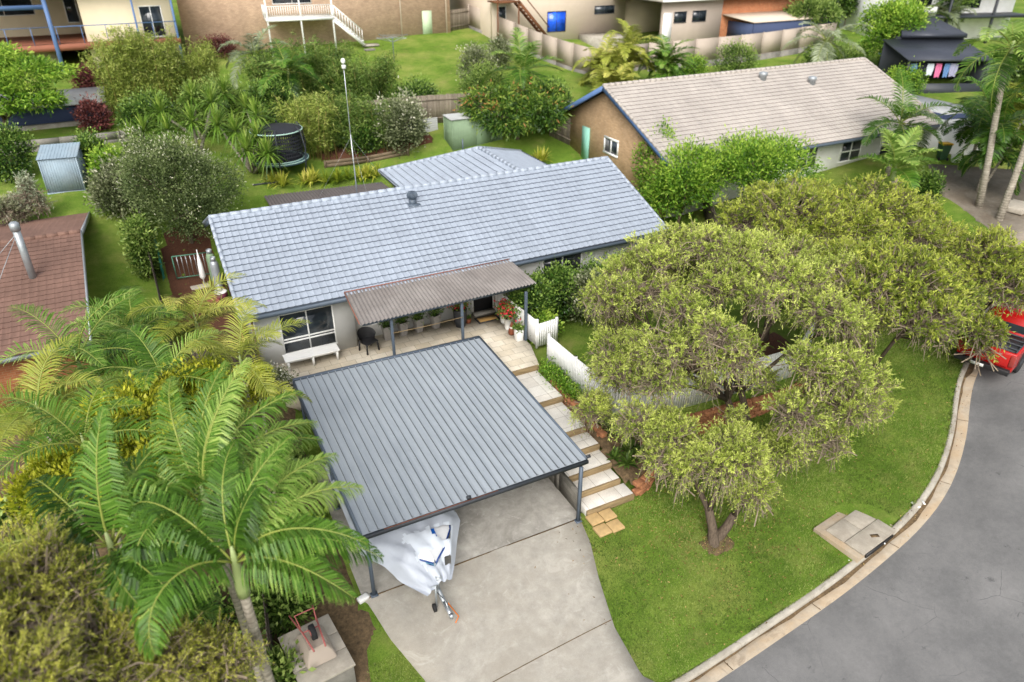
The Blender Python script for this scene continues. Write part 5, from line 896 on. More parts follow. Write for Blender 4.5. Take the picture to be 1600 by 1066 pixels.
# torn silver tarpaulin pulled over the bow
def tarp_z(s,o,w): return Z0+.74+.30*(min(1,max(0,(s-1.2)/2.6)))-.75*(abs(o)/1.0)**2.2*.55
NS,NO=64,40; P=np.empty((NS,NO,3)); r=np.random.default_rng(8)
for i in range(NS):
    s=.62+i/(NS-1)*5.6; w=min(1.27,.34+(s-.62)*.58)
    for j in range(NO):
        o=-1+2*j/(NO-1); ow=o*w*(1.32 if o>0 else 1.0); z=Z0+.26+.50*min(1,max(0,(s-.62)/.8))+.34*min(1,max(0,(s-1.1)/1.8))-.16*abs(o)**1.5-.30*max(0,abs(o)-.8)/.2
        z+=.030*math.sin(9*o+2.5*s)+.024*math.sin(15*o-7*s+2*math.sin(3*s))+.022*math.sin(8*s+7*o*o)+.02*abs(math.sin(6*s-5*o))+r.normal(0,.007)
        z=max(z,-1.0+.25*(1 if s<1.3 else 1)) ; P[i,j]=TP(s-.25*max(0,o)*max(0,1-(s-.62)/1.2),ow,z)
ins=lambda s,o:((1.55<s<1.98 and -.82<o<-.22 and s>1.55+.5*max(0,o+.5)) or (.95<s<1.12 and -.85<o<-.55))
fs=[];tt=[]
for i in range(NS-1):
    for j in range(NO-1):
        s=.62+(i+.5)/(NS-1)*5.6;o=-1+2*(j+.5)/(NO-1)
        if not ins(s,o): fs.append((i*NO+j,i*NO+j+1,(i+1)*NO+j+1,(i+1)*NO+j))
tp=thing('tarpaulin','torn silver tarpaulin draped over the bow of the boat','tarpaulin',(bx0,by0,-1.4)); mb=MB(); mb.add(P.reshape(-1,3),fs); mb.build('sheet',M['tarp'],tp,smooth=True)
ins2=[(i*NO+j,i*NO+j+1,(i+1)*NO+j+1,(i+1)*NO+j) for i in range(NS-1) for j in range(NO-1) if 1.0+.08*math.sin(j*.9)<.62+i/(NS-1)*5.6<1.95+.08*math.sin(j*1.3) and -.88<-1+2*j/(NO-1)<.35+.05*math.sin(i*1.1) and not ins(.62+(i+.5)/(NS-1)*5.6,-1+2*(j+.5)/(NO-1))]
mb=MB(); mb.add(P.reshape(-1,3)+[0,0,.012],ins2); mb.build('worn_patch',M['tarpw'],tp,smooth=True)
MB().tube([TP(.7,.3,-.75),TP(.55,.1,-1.0),TP(.45,0,-1.15)],.012,5).build('tie_rope',M['trimd'],tp)
o=MB().box((0,0,.07),(.32,.2,.14),rz=.25).build('polystyrene_block',M['white'],loc=(2.56,14.0,-1.48),bevel=.04); tag(o,'broken white block at the driveway edge below the palm fronds','block')
# ================================================================== BLOCK BOX AND WHEELBARROW
t=thing('service_box','low concrete block enclosure with flat pale lids at the bottom of the picture','enclosure',(.98,12.55,gz(1,12.5)-.1),rz=.12); h=-1.0-gz(1,12.5)+.1
mb=MB().bx(-.62,.62,-.85,-.65,0,h).bx(-.62,.62,.65,.85,0,h).bx(-.62,-.42,-.65,.65,0,h).bx(.42,.62,-.65,.65,0,h); mb.build('wall',M['greyconc'],t,bevel=.01)
for a,b in((-.88,-.3),(-.285,.24),(.255,.9)): MB().bx(-.66,.66,a,b,h+.003,h+.07).build('lid',M['concw'],t,bevel=.012)
wb=thing('wheelbarrow','upturned grey and red wheelbarrow lying on the concrete box','wheelbarrow',(1.0,12.6,-1.0+.075),rz=.1)
V=[]
for z,w,l0,l1 in((.42,.18,-.25,.28),(.22,.31,-.42,.46),(.02,.37,-.5,.55)): V+=[(-w,l0,z),(w,l0,z),(w,l1,z),(-w,l1,z)]
MB().add(V,[(0,1,2,3)]+[(j*4+i,j*4+(i+1)%4,(j+1)*4+(i+1)%4,(j+1)*4+i) for j in range(2) for i in range(4)]).build('tray',M['greybeige'],wb,bevel=.05)
MB().tube([(-.14,-.45,.5),(-.2,.2,.5),(-.3,1.0,.36)],.022,7).tube([(.14,-.45,.5),(.2,.2,.5),(.3,1.0,.36)],.022,7).tube([(-.2,.35,.5),(-.24,.6,.72),(.24,.6,.72),(.2,.35,.5)],.018,6).tube([(-.2,.2,.5),(.2,.2,.5)],.018,6).build('handle',M['redfade'],wb)
MB().tube([(-.06,.0,.62),(.06,.0,.62)],.19,18).build('wheel',M['rubber'],wb); MB().tube([(-.07,0,.62),(.07,0,.62)],.08,12).build('wheel_hub',M['redfade'],wb)
# ================================================================== DRAIN PIT
a,b=(15.85,9.61,-1.76),(15.96,8.71,-1.83); c=(16.79,9.46,-1.67); i0=int(((KERB-np.array([(16.94,9.59)]))**2).sum(1).argmin()); kd=_d[i0]; rz=math.atan2(kd[1],kd[0]); kc=KERB[i0]
dz=gz(*kc)+.17; t=thing('drain_pit','concrete kerbside drain pit with two slab lids set into the verge','drain',(kc[0]-KN[i0][0]*.4,kc[1]-KN[i0][1]*.4,dz),rz)
MB().bx(-1.05,1.05,-.5,1.0,-.3,.012).build('surround',M['gutter'],t,bevel=.01); MB().bx(-.85,.85,-.53,.08,.016,.085).build('lid',M['lid'],t,bevel=.012); MB().bx(-.85,.02,.1,.72,.016,.055).bx(.035,.85,.1,.72,.016,.055).build('lid',M['lid'],t,bevel=.012)
MB().bx(-.7,.7,-.56,-.51,-.14,-.0).build('inlet',M['black'],t); MB().box((.1,-.28,.088),(.26,.12,.006),rz=-.5).build('stain',M['dirt'],t)
for u,v,s,l in((1430,795,.3,'long white paper scrap on the kerb above the drain'),(1441,790,.2,'small white scrap in the gutter above the drain')):
    pass
litter=[((19.07,9.61,-1.41),.34,.9,'long white paper scrap lying on the kerb above the drain pit'),((19.31,9.52,-1.35),.2,.4,'short white paper scrap lying in the gutter beside the kerb'),((17.12,9.08,-1.69),.12,.2,'tiny white scrap at the front edge of the drain lid'),((15.75,9.15,-1.82),.08,0,'tiny white speck on the grass left of the drain')]
for p,s,r_,l in litter:
    o=MB().box((0,0,0),(s,s*.3,.02),rz=r_+.7).build('paper_scrap',M['white'],loc=(p[0],p[1],p[2]+.13)); tag(o,l,'litter')
# ================================================================== RED UTE
U=thing('pickup_truck','red dual cab pickup parked on the street under the trees, tailgate towards the camera','pickup',(26.86,12.67,gz(26.8,12.6)+.03),rz=math.radians(15))
# local: +x forward, rear bumper at x=-1.55
sec=lambda x,w,z0,z1:[(x,-w,z0),(x,w,z0),(x,w,z1),(x,-w,z1)]
mb=MB(); pr=[(-1.6,.5),(-1.62,1.12),(.05,1.14),(.05,.5)]
def side(poly,w0,w1,m,name,par,bev=.03):
    V=[(x,-w0 if k==0 else w0,z) for k in(0,1) for x,z in poly]; n=len(poly)
    return MB().add(V,[tuple(range(n)),tuple(range(n,2*n))[::-1]]+[(i+n,(i+1)%n+n,(i+1)%n,i) for i in range(n)]).build(name,m,par,bevel=bev)
def arch(xc,r,z0,n=9): return [(xc+r*math.cos(PI-PI*k/n),z0+r*math.sin(PI-PI*k/n)) for k in range(n+1)]
body=[(-1.6,.5)]+arch(-.45,.47,.5)+arch(2.75,.47,.5)+[(3.65,.5),(3.72,.8),(3.6,1.08),(2.4,1.18),(1.9,1.2),(.0,1.16),(-1.58,1.16)]
side([(-1.6,.42)]+arch(-.45,.47,.42)+arch(2.77,.47,.42)+[(3.65,.42),(3.74,.8),(3.6,1.06),(2.35,1.16),(0,1.16),(-1.6,1.16)],.92,.92,M['red'],'body',U,.05)
V=[]
for z,x0,x1,w in((1.14,.02,2.5,.88),(1.75,.25,1.5,.7),(1.82,.4,1.3,.64)): V+=[(x0,-w,z),(x1,-w,z),(x1,w,z),(x0,w,z)]
MB().add(V,[(8,9,10,11)]+[(j*4+i,j*4+(i+1)%4,(j+1)*4+(i+1)%4,(j+1)*4+i) for j in range(2) for i in range(4)]).build('cabin',M['red'],U,bevel=.04)
g_=MB(); 
for s in(-1,1): g_.add([(.2,s*.87,1.22),(1.15,s*.87,1.22),(1.05,s*.76,1.66),(.33,s*.76,1.66)],[(0,1,2,3)]).add([(1.2,s*.87,1.22),(2.2,s*.87,1.22),(1.55,s*.76,1.66),(1.1,s*.76,1.66)],[(0,1,2,3)])
g_.add([(.04,-.7,1.25),(.04,.7,1.25),(.24,.6,1.68),(.24,-.6,1.68)],[(0,1,2,3)]).add([(2.44,-.75,1.22),(2.44,.75,1.22),(1.58,.6,1.72),(1.58,-.6,1.72)],[(0,1,2,3)]); g_.build('window',M['glass'],U)
MB().bx(-1.5,-.05,-.8,.8,1.162,1.19).build('tray_cover',M['black'],U); mb=MB().tube([(-1.5,-.84,1.2),(-.1,-.84,1.28)],.03,6).tube([(-1.5,.84,1.2),(-.1,.84,1.28)],.03,6); 
for i in range(4): mb.beam((-1.35+i*.38,-.84,1.24),(-1.35+i*.38,.84,1.24),.05,.04)
mb.build('roof_rack',M['trimd'],U); MB().bx(-1.665,-1.61,-.76,.76,.62,1.14).build('tailgate',M['red'],U,bevel=.02); MB().bx(-1.82,-1.605,-.9,.9,.36,.56).build('rear_bumper',M['black'],U,bevel=.03); MB().bx(-1.84,-1.822,-.1,.32,.42,.53).build('number_plate',M['plate'],U); MB().bx(-1.675,-1.666,-.15,.15,.9,1.0).build('tailgate_handle',M['black'],U)
for s in(-1,1):
    MB().bx(-1.67,-1.5,min(s*.77,s*.935),max(s*.77,s*.935),.68,1.1).build('tail_light',M['lens'],U,bevel=.02)
    for xc in(-.45,2.77):
        w=MB().tube([(xc,s*.68,.385),(xc,s*.94,.385)],.385,24).build('wheel',M['rubber'],U,bevel=.03); MB().tube([(xc,s*.93,.385),(xc,s*.95,.385)],.23,10).build('rim',M['trimd'],w)
    MB().add([(-.95,s*.94,.3),(-.9,s*.94,.62),(-.9,s*.7,.62),(-.95,s*.7,.3)],[(0,1,2,3)]).build('mud_flap',M['black'],U)

# ================================================================== VEGETATION
def unit(v): return v/(np.linalg.norm(v,axis=-1,keepdims=True)+1e-9)
def leafquads(c,d,L,W,r,fold=.0):
    n=len(c); sd=unit(np.cross(d,r.normal(0,1,(n,3)))); L=np.asarray(L).reshape(-1,1); W=np.asarray(W).reshape(-1,1)
    return np.stack([c,c+d*L*.45+sd*W*.5,c+d*L,c+d*L*.45-sd*W*.5],1)
def clumpcenters(blobs,n,r,shell=.72,low=-.55):
    bl=np.array(blobs,float); wt=(bl[:,3]*bl[:,4]+bl[:,4]*bl[:,5]+bl[:,3]*bl[:,5]); k=r.choice(len(bl),n,p=wt/wt.sum())
    u=unit(r.normal(0,1,(n*2,3))); u=u[u[:,2]>low][:n]; k=k[:len(u)]; rr=shell+(1-shell)*r.random(len(u))**.6
    rr=rr*(1+.12*np.sin(u[:,0]*6+k)+.10*np.sin(u[:,1]*8+2*k)+r.normal(0,.07,len(u))); c=bl[k,:3]+u*bl[k,3:]*rr[:,None]
    # drop clumps buried in another blob
    keep=np.ones(len(c),bool)
    for j in range(len(bl)):
        q=((c-bl[j,:3])/bl[j,3:]); keep&=(np.linalg.norm(q,axis=1)>.62)|(r.random(len(c))<.25)
    return c[keep],u[keep],rr[keep]
def cloud(blobs,n,k,cr,L,W,seed,shell=.72,up=.25,low=-.55,droop=0,out=.6,bias=0,inner=.25,flat=1.):
    """many small leaf faces in clumps through the crown"""
    r=np.random.default_rng(seed); c,u,rr=clumpcenters(blobs,n,r,shell,low)
    ni=int(len(c)*inner); ci=None
    ct=r.normal(0,.2,len(c)); zb=np.array(blobs)[:,2]; z0,z1=(zb-np.array(blobs)[:,5]).min(),(zb+np.array(blobs)[:,5]).max()
    idx=np.repeat(np.arange(len(c)),k); N=len(idx); off=r.normal(0,1,(N,3))*[1,1,flat]*cr; p=c[idx]+off
    d=unit(u[idx]*out+unit(off)*.5+r.normal(0,.55,(N,3))+[0,0,up-droop]); 
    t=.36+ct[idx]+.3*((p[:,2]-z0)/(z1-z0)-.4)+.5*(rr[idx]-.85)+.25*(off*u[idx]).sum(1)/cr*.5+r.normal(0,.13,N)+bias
    Ls=L*r.uniform(.6,1.3,N); return leafquads(p,d,Ls,W*r.uniform(.7,1.3,N),r),np.clip(t,0.02,.97 if r.random()<2 else 1)
def limbs(base,blobs,r0,seed,fork=.35,nsub=4,sub=True,lean=None):
    """tapered trunk forking into limbs that reach the crown blobs"""
    r=np.random.default_rng(seed); mb=MB(); b=np.array(base,float); cen=np.array(blobs)[:,:3].mean(0); f=b+(cen-b)*fork; f[2]=b[2]+(cen[2]-b[2])*fork
    mb.tube([b-[0,0,.15],b+[0,0,.03],b+(f-b)*.5+r.normal(0,.05,3),f],[r0*1.5,r0*1.15,r0*.95,r0*.85],10)
    for bl in blobs:
        e=np.array(bl[:3])+[0,0,bl[5]*.1]; m=f+(e-f)*.5+r.normal(0,.12,3)+[0,0,.1]; mb.tube([f-[0,0,.05],m,e],[r0*.62,r0*.42,r0*.2],7)
        if sub:
            for _ in range(nsub):
                u=unit(r.normal(0,1,3)+[0,0,.3]); s=m+(e-m)*r.random(); q=np.array(bl[:3])+u*np.array(bl[3:])*.85; mb.tube([s,s+(q-s)*.5+r.normal(0,.08,3),q],[r0*.25,r0*.16,r0*.06],5)
    return mb
def tree(name,label,cat,base,blobs,leafm,n,k,cr,L,W,seed,r0=.12,bark='bark',group=None,**kw):
    """blobs in metres relative to the base"""
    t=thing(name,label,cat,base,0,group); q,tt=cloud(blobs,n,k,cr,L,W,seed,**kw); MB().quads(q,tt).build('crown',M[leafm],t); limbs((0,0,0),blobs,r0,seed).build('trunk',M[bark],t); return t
def shrub(name,label,base,R,Hh,leafm,n,k,L,W,seed,group=None,cat='shrub',nb=3,cr=.13,**kw):
    r=random.Random(seed); blobs=[(0,0,Hh*.5,R*.8,R*.8,Hh*.5)]+[(R*.45*math.cos(a+seed),R*.45*math.sin(a+seed),Hh*r.uniform(.4,.62),R*r.uniform(.45,.6),R*r.uniform(.45,.6),Hh*r.uniform(.33,.42)) for a in [2*PI*i/nb for i in range(nb)]]
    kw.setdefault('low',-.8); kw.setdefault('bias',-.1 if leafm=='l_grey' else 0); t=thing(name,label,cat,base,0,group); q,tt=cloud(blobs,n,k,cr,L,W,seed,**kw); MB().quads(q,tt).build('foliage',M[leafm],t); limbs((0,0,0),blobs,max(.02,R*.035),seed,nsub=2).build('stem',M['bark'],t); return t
# ---- bottlebrush trees: fine tufts on grey twigs
def bottlebrush(name,label,base,blobs,ntuft,seed,leafm='l_bb',r0=.14,tw=6,lv=16,L=.11,W=.022,trunks=None,twigw=.008,droop=.25,group=None,low=-.45,cat='tree',lowleaf=.14,bias=.06):
    r=np.random.default_rng(seed); t=thing(name,label,cat,base,0,group); c,u,rr=clumpcenters(blobs,ntuft,r,.66,low)
    n=len(c); idx=np.repeat(np.arange(n),tw); N=len(idx)
    d=unit(u[idx]*.75+r.normal(0,.55,(N,3))+[0,0,.28]); Lt=r.uniform(.16,.46,N)[:,None]; root=c[idx]-u[idx]*.22+r.normal(0,.06,(N,3)); hang=(u[idx][:,2:3]<.15)*droop
    mid=root+d*Lt*.55; tip=root+d*Lt-[0,0,1]*Lt*hang*1.4
    # twig ribbons (crossed) root-mid-tip
    bl=np.array(blobs); sd=unit(np.cross(d,r.normal(0,1,(N,3))))*twigw; sd2=unit(np.cross(d,sd))*twigw
    q=[]
    for s in(sd,sd2):
        q.append(np.stack([root-s,root+s,mid+s*.8,mid-s*.8],1)); q.append(np.stack([mid-s*.8,mid+s*.8,tip+s*.4,tip-s*.4],1))
    # longer bare branchlets reaching into the crown
    m=n*2; bi=r.integers(0,n,m); e=c[bi]; inn=e-u[bi]*r.uniform(.5,1.15,(m,1))+r.normal(0,.22,(m,3))-[0,0,.12]; mm=(e+inn)/2+r.normal(0,.09,(m,3))
    for _ in range(2):
        s=unit(np.cross(e-inn,r.normal(0,1,(m,3))))*twigw*1.5; q.append(np.stack([inn-s*1.4,inn+s*1.4,mm+s,mm-s],1)); q.append(np.stack([mm-s,mm+s,e+s*.6,e-s*.6],1))
    MB().quads(np.concatenate(q),.5).build('branchlets',M['twig'],t)
    # leaves along the outer half of every twig
    ct=r.normal(0,.17,n)
    li=np.repeat(np.arange(N),lv); li=li[r.random(len(li))<np.clip(.5+.9*u[idx][li][:,2],lowleaf,1)]; K=len(li); f=r.random(K)**.75; p=np.where(f[:,None]<.5,root[li]+(mid-root)[li]*(.35+f[:,None]*1.3).clip(0,1),mid[li]+(tip-mid)[li]*((f[:,None]-.5)*2))
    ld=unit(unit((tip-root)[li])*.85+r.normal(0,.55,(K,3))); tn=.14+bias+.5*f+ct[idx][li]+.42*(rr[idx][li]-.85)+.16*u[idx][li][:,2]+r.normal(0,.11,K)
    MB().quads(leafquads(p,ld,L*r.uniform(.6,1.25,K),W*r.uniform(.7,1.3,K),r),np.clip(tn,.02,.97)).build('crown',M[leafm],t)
    mb=MB()
    for tb,cen in (trunks or [((0,0,0),None)]): 
        bs=blobs if cen is None else [blobs[i] for i in cen]; x=limbs(tb,bs,r0,seed+len(bs),nsub=6); mb.V+=x.V; [mb.F.append([i+mb.n for i in f]) for f in x.F]; mb.T+=x.T; mb.n+=x.n
    mb.build('trunk',M['bark'],t); return t
def rel(base,l): return [(x-base[0],y-base[1],z-base[2],a,b,c) for x,y,z,a,b,c in l]
b=(16.4,14.3,-1.2)
LB=[(14.53,14.91,5.1,0.99,0.99,0.65),(15.79,11.16,3.7,0.96,0.96,0.63),(16.43,19.26,3.6,1.14,1.14,0.75),(18.42,13.07,3.87,0.99,0.99,0.65),(13.49,12.89,3.92,0.94,0.94,0.62),(17.2,11.54,2.73,1.12,1.12,0.74),(18.54,15.74,4.79,1.02,1.02,0.67),(13.03,14.55,4.69,0.89,0.89,0.58),(13.21,17.93,2.68,0.86,0.86,0.57),(18.05,18.79,3.46,1.12,1.12,0.74),(19.14,13.28,2.79,0.78,0.78,0.52),(16.32,15.78,5.35,1.05,1.05,0.69),(15.52,14.85,5.29,0.85,0.85,0.56),(16.54,12.5,4.74,1.0,1.0,0.66),(18.96,18.21,3.2,1.08,1.08,0.71),(19.33,14.98,3.27,1.06,1.06,0.7),(11.85,13.97,2.97,0.76,0.76,0.5),(14.05,19.08,2.96,0.91,0.91,0.6),(14.93,18.59,3.11,1.02,1.02,0.67),(18.4,17.18,3.9,1.14,1.14,0.75),(17.71,12.46,4.17,0.79,0.79,0.52),(11.91,16.17,2.67,1.07,1.07,0.71),(14.26,17.77,4.97,0.94,0.94,0.62),(13.89,16.81,5.25,0.78,0.78,0.51),(12.24,14.7,3.49,0.93,0.93,0.61),(18.27,13.85,5.04,0.95,0.95,0.63),(13.28,18.0,4.36,0.87,0.87,0.58),(16.3,18.66,2.83,0.89,0.89,0.59),(17.06,16.65,4.88,0.78,0.78,0.51),(12.96,18.12,3.54,1.12,1.12,0.74),(13.04,13.07,4.61,0.84,0.84,0.55),(18.27,18.63,2.55,0.74,0.74,0.49),(19.14,15.78,3.8,1.01,1.01,0.66),(14.97,11.45,4.11,0.76,0.76,0.5),(14.84,13.36,5.18,0.8,0.8,0.53),(16.21,11.12,2.71,1.09,1.09,0.72),(14.73,11.26,2.54,0.89,0.89,0.58),(17.04,13.89,5.18,0.82,0.82,0.54),(15.08,16.11,5.66,1.02,1.02,0.67),(15.73,18.62,3.69,0.79,0.79,0.52),(12.38,17.23,4.06,0.96,0.96,0.63),(19.2,14.58,3.96,1.07,1.07,0.71),(12.53,14.55,2.54,0.8,0.8,0.53),(16.05,13.81,5.42,0.89,0.89,0.58),(16.13,17.41,4.74,0.87,0.87,0.57),(13.24,16.48,4.45,1.08,1.08,0.72),(14.34,18.51,4.27,0.81,0.81,0.54),(15.57,19.0,4.37,0.83,0.83,0.55),(18.06,16.76,4.72,0.98,0.98,0.65),(15.31,17.71,5.19,0.94,0.94,0.62),(12.46,13.91,3.89,1.15,1.15,0.76),(18.45,18.24,4.08,0.77,0.77,0.51),(11.72,15.12,2.53,0.89,0.89,0.58),(20.12,14.81,2.88,0.97,0.97,0.64)]
LB+=[(*(13.85,13.86,2.3),.55,.5,.4),(*(15.26,13.2,2.5),.5,.5,.38),(*(16.7,12.58,2.2),.55,.5,.4),(*(14.27,13.02,1.5),.42,.4,.32),(*(11.02,16.0,0.9),.8,.75,.65),(*(11.47,14.07,1.5),.9,.8,.6),(*(18.31,11.66,1.3),.9,.8,.7),(*(16.56,11.45,0.8),.8,.7,.6),(*(11.47,13.03,0.9),.7,.6,.55),(*(15.48,11.99,2.0),.55,.5,.4),(*(11.9,16.13,1.8),.9,.9,.7)]
bottlebrush('bottlebrush_tree','huge spreading yellow green bottlebrush tree with grey twigs in front of the white fence',b,rel(b,LB),3300,21,tw=6,lv=20,L=.10,W=.025,lowleaf=.3,r0=.13,droop=.6,twigw=.008,trunks=[((0,0,0),list(range(0,54,8))),((.45,.35,0),list(range(3,54,9)))])
b=(12.67,11.49,-1.75)
bottlebrush('bottlebrush_tree','small two stemmed tree on the verge below the big spreading tree',b,rel(b,[(*(13.13,11.92,1.1),1.25,1.05,.85),(*(12.21,13.46,1.3),.85,.75,.65),(*(13.49,11.21,0.3),.75,.6,.6),(*(15.09,11.71,0.9),.8,.7,.7),(*(11.95,12.54,0.6),.6,.55,.5)]),600,22,tw=6,lv=20,L=.10,W=.025,twigw=.008,r0=.15,droop=.8,trunks=[((0,0,0),[0,1]),((.22,.12,0),[2,3])],low=-.6,lowleaf=.3)
for i,(u0,v0,hz,R,l,ub,vb,m,nt) in enumerate([(1235,330,2.6,3.0,'dull olive bottlebrush tree behind the huge tree, nearest the pink tiled roof',1230,420,'l_olive',800),(1360,330,3.4,3.2,'olive bottlebrush tree in the middle of the far street row',1340,440,'l_olive',900),(1400,430,2.8,3.0,'olive green tree beside the street, left of the red pickup',1400,560,'l_olive',850),(1525,400,3.2,2.9,'yellow green street tree overhanging the red pickup',1510,520,'l_olive',900),(1470,350,3.0,2.4,'small crowned olive tree at the bend of the far driveway',1440,430,'l_olive',550)]):
    b=G3=[(25.73,22.06,0.46),(27.42,19.5,0.51),(24.33,14.82,-0.17),(28.16,14.86,0.43),(30.12,18.34,0.74)][i]; c=[(20.93,18.34,5.26),(24.16,17.31,5.19),(20.27,13.25,4.87),(26.51,14.0,3.91),(26.19,16.12,3.95)][i]
    b=(c[0],c[1],gz(c[0],c[1])); c=(c[0],c[1],c[2]); s=R/3.0
    rr=random.Random(i); ex=rel(b,[(*(24.93,13.52,2.0),.7,.6,.5),(*(24.77,12.38,2.2),.75,.7,.5),(*(24.74,12.24,1.5),.6,.5,.4)]) if i==3 else []
    bl=ex+[(0,0,c[2]-b[2]-.2,1.75*s,1.75*s,1.15)]+[(1.55*s*math.cos(a),1.55*s*math.sin(a),c[2]-b[2]-.55+rr.uniform(-.35,.3),1.2*s,1.2*s,.95) for a in np.arange(5)*2*PI/5+i]
    bottlebrush('bottlebrush_tree',l,b,bl,nt,30+i,leafm=m,tw=5,lv=12,L=.15,W=.04,r0=.13,droop=.5,twigw=.009)
# ---- palms
def frond(mb,rb,base,az,el,L,droop,nl,ll,lw,r,tint=.5,v=.35,sag=.35,two=True,seg=10,twist=0,wind=.22):
    n=seg; p=np.array(base,float); pts=[p]; dirs=[]; e=el
    for i in range(n):
        t=(i+.5)/n; e=el-droop*t**1.25; a=az+twist*t; d=np.array([math.cos(e)*math.cos(a),math.cos(e)*math.sin(a),math.sin(e)]); d=unit(d+np.array([.89,-.45,0])*wind*t*1.3); dirs.append(d); p=p+d*L/n; pts.append(p)
    pts=np.array(pts); dirs=np.array(dirs+[dirs[-1]]); rb.tube(pts,list(np.linspace(.026,.005,n+1)*max(.5,L/2.4)),5)
    T=np.linspace(.1,.985,nl)+r.normal(0,.003,nl); x=T*n; i=np.clip(x.astype(int),0,n-1); f=(x-i)[:,None]; P=pts[i]*(1-f)+pts[i+1]*f; D=unit(dirs[i]*(1-f)+dirs[i+1]*f)
    S=unit(np.cross(D,[0,0,1.])); U=np.cross(S,D); prof=(np.sin(np.clip(T*1.02,0,1)**.7*PI)**.6*.8+.24)*(1-.35*T**3); 
    for s in(-1,1):
        fw=(.35+.75*T**1.5)[:,None]; dr=unit(S*s+D*fw+U*(v+r.normal(0,.10,nl))[:,None]+r.normal(0,.08,(nl,3))+np.array([.89,-.45,0])*wind*.45); ln=(ll*prof*r.uniform(.88,1.1,nl))[:,None]; w=(lw*np.minimum(1,.5+prof*.6))[:,None]
        W=unit(np.cross(dr,np.cross(dr,[0,0,1.])+S*.01)); W=unit(D-dr*(D*dr).sum(1,keepdims=True)); tt=np.clip(tint+r.normal(0,.1,nl),0,1)
        m=P+dr*ln*.5; dn=unit(dr+[0,0,-sag*.75]+r.normal(0,.04,(nl,3))); e=m+dn*ln*.3; dn2=unit(dr*.8+[0,0,-sag*1.6]); tp=e+dn2*ln*.25
        mb.quads(np.stack([P-W*w*.25,P+W*w*.25,m+W*w*.5,m-W*w*.5],1),tt)
        if two: mb.quads(np.stack([m-W*w*.5,m+W*w*.5,e+W*w*.36,e-W*w*.36],1),tt); mb.quads(np.stack([e-W*w*.36,e+W*w*.36,tp+W*.002,tp-W*.002],1),np.clip(tt+.05+.3*r.random(nl)**3,0,1))
        else: mb.quads(np.stack([m-W*w*.5,m+W*w*.5,tp+W*.004,tp-W*.004],1),tt)
def palm(name,label,base,head,nf,L,seed,leafm='l_palm',ll=.55,lw=.035,nl=44,r0=.085,shaft=.9,parts=False,el=(1.25,-.15),droop=(1.0,1.7),group=None,angles=None,tint=.5,v=.35,sag=.35,clump=0,two=True,cat='palm',fl=None,yel=.12):
    """head = crown position relative to the base"""
    r=np.random.default_rng(seed); t=thing(name,label,cat,base,0,group); h=np.array(head,float); heads=[h]+[h*[0,0,r.uniform(.55,.9)]+[*(r.normal(0,.38,2)),0] for _ in range(clump)]; tr=MB();sh=MB();cr=MB();rb=MB()
    for hi,hd in enumerate(heads):
        b0=np.array([hd[0]*.25,hd[1]*.25,0]) if hi else np.zeros(3); k=1 if hi==0 else .75; hb=hd-[0,0,shaft*k]; tr.tube([b0-[0,0,.2],b0+(hb-b0)*.35+r.normal(0,.03,3),b0+(hb-b0)*.7,hb],[r0*1.35*k,r0*1.05*k,r0*k,r0*.95*k],10); sh.tube([hb,hb+[0,0,shaft*k*.25],hd-[0,0,.05],hd+[0,0,.25]],[r0*1.25*k,r0*1.3*k,r0*.7*k,r0*.3],10)
        n=(len(fl) if fl and hi==0 else nf) if hi==0 else max(5,int(nf*.7))
        for i in range(n):
            f=(i+.3)/n; az=(angles[i] if angles and hi==0 and i<len(angles) else i*2.399+seed+r.normal(0,.2)); e=el[0]+(el[1]-el[0])*f+r.normal(0,.1); dp=droop[0]+(droop[1]-droop[0])*r.random(); Lf=L*k*r.uniform(.85,1.1)
            if fl and hi==0: az,e,dp=math.radians(fl[i][0]),fl[i][1],fl[i][2]; Lf=L*(fl[i][3] if len(fl[i])>3 else 1)
            st=hd+[.05*math.cos(az),.05*math.sin(az),-.12*f]
            if parts and hi==0: fm,fr=MB(),MB(); frond(fm,fr,st,az,e,Lf,dp,nl,ll*k,lw,r,tint+.2*(.5-f)+r.normal(0,.12),v,sag,two,14,r.normal(0,.25),wind=.55); fo=fm.build('frond',M[leafm] if not(fl and len(fl[i])>4) else M['l_palmy'],t); fr.build('stalk',M['rachis'],fo)
            else: frond(cr,rb,st,az,e,Lf,dp,nl,ll*k,lw,r,tint+.25*(.5-f)+r.normal(0,.1),v,sag,two,10,r.normal(0,.2))
    tr.build('trunk',M['palmbark'],t,smooth=True); sh.build('crownshaft',M['shaft'],t,smooth=True)
    if cr.Q: cr.build('crown',M[leafm],t); rb.build('stalks',M['rachis'],t)
    return t
def P3(px,py,pz): return (px,py,pz)
def palmat(name,label,head,off=(0,0),**kw):
    b=(head[0]+off[0],head[1]+off[1]); z=gz(*b); return palm(name,label,(b[0],b[1],z),(-off[0],-off[1],head[2]-z),**kw)
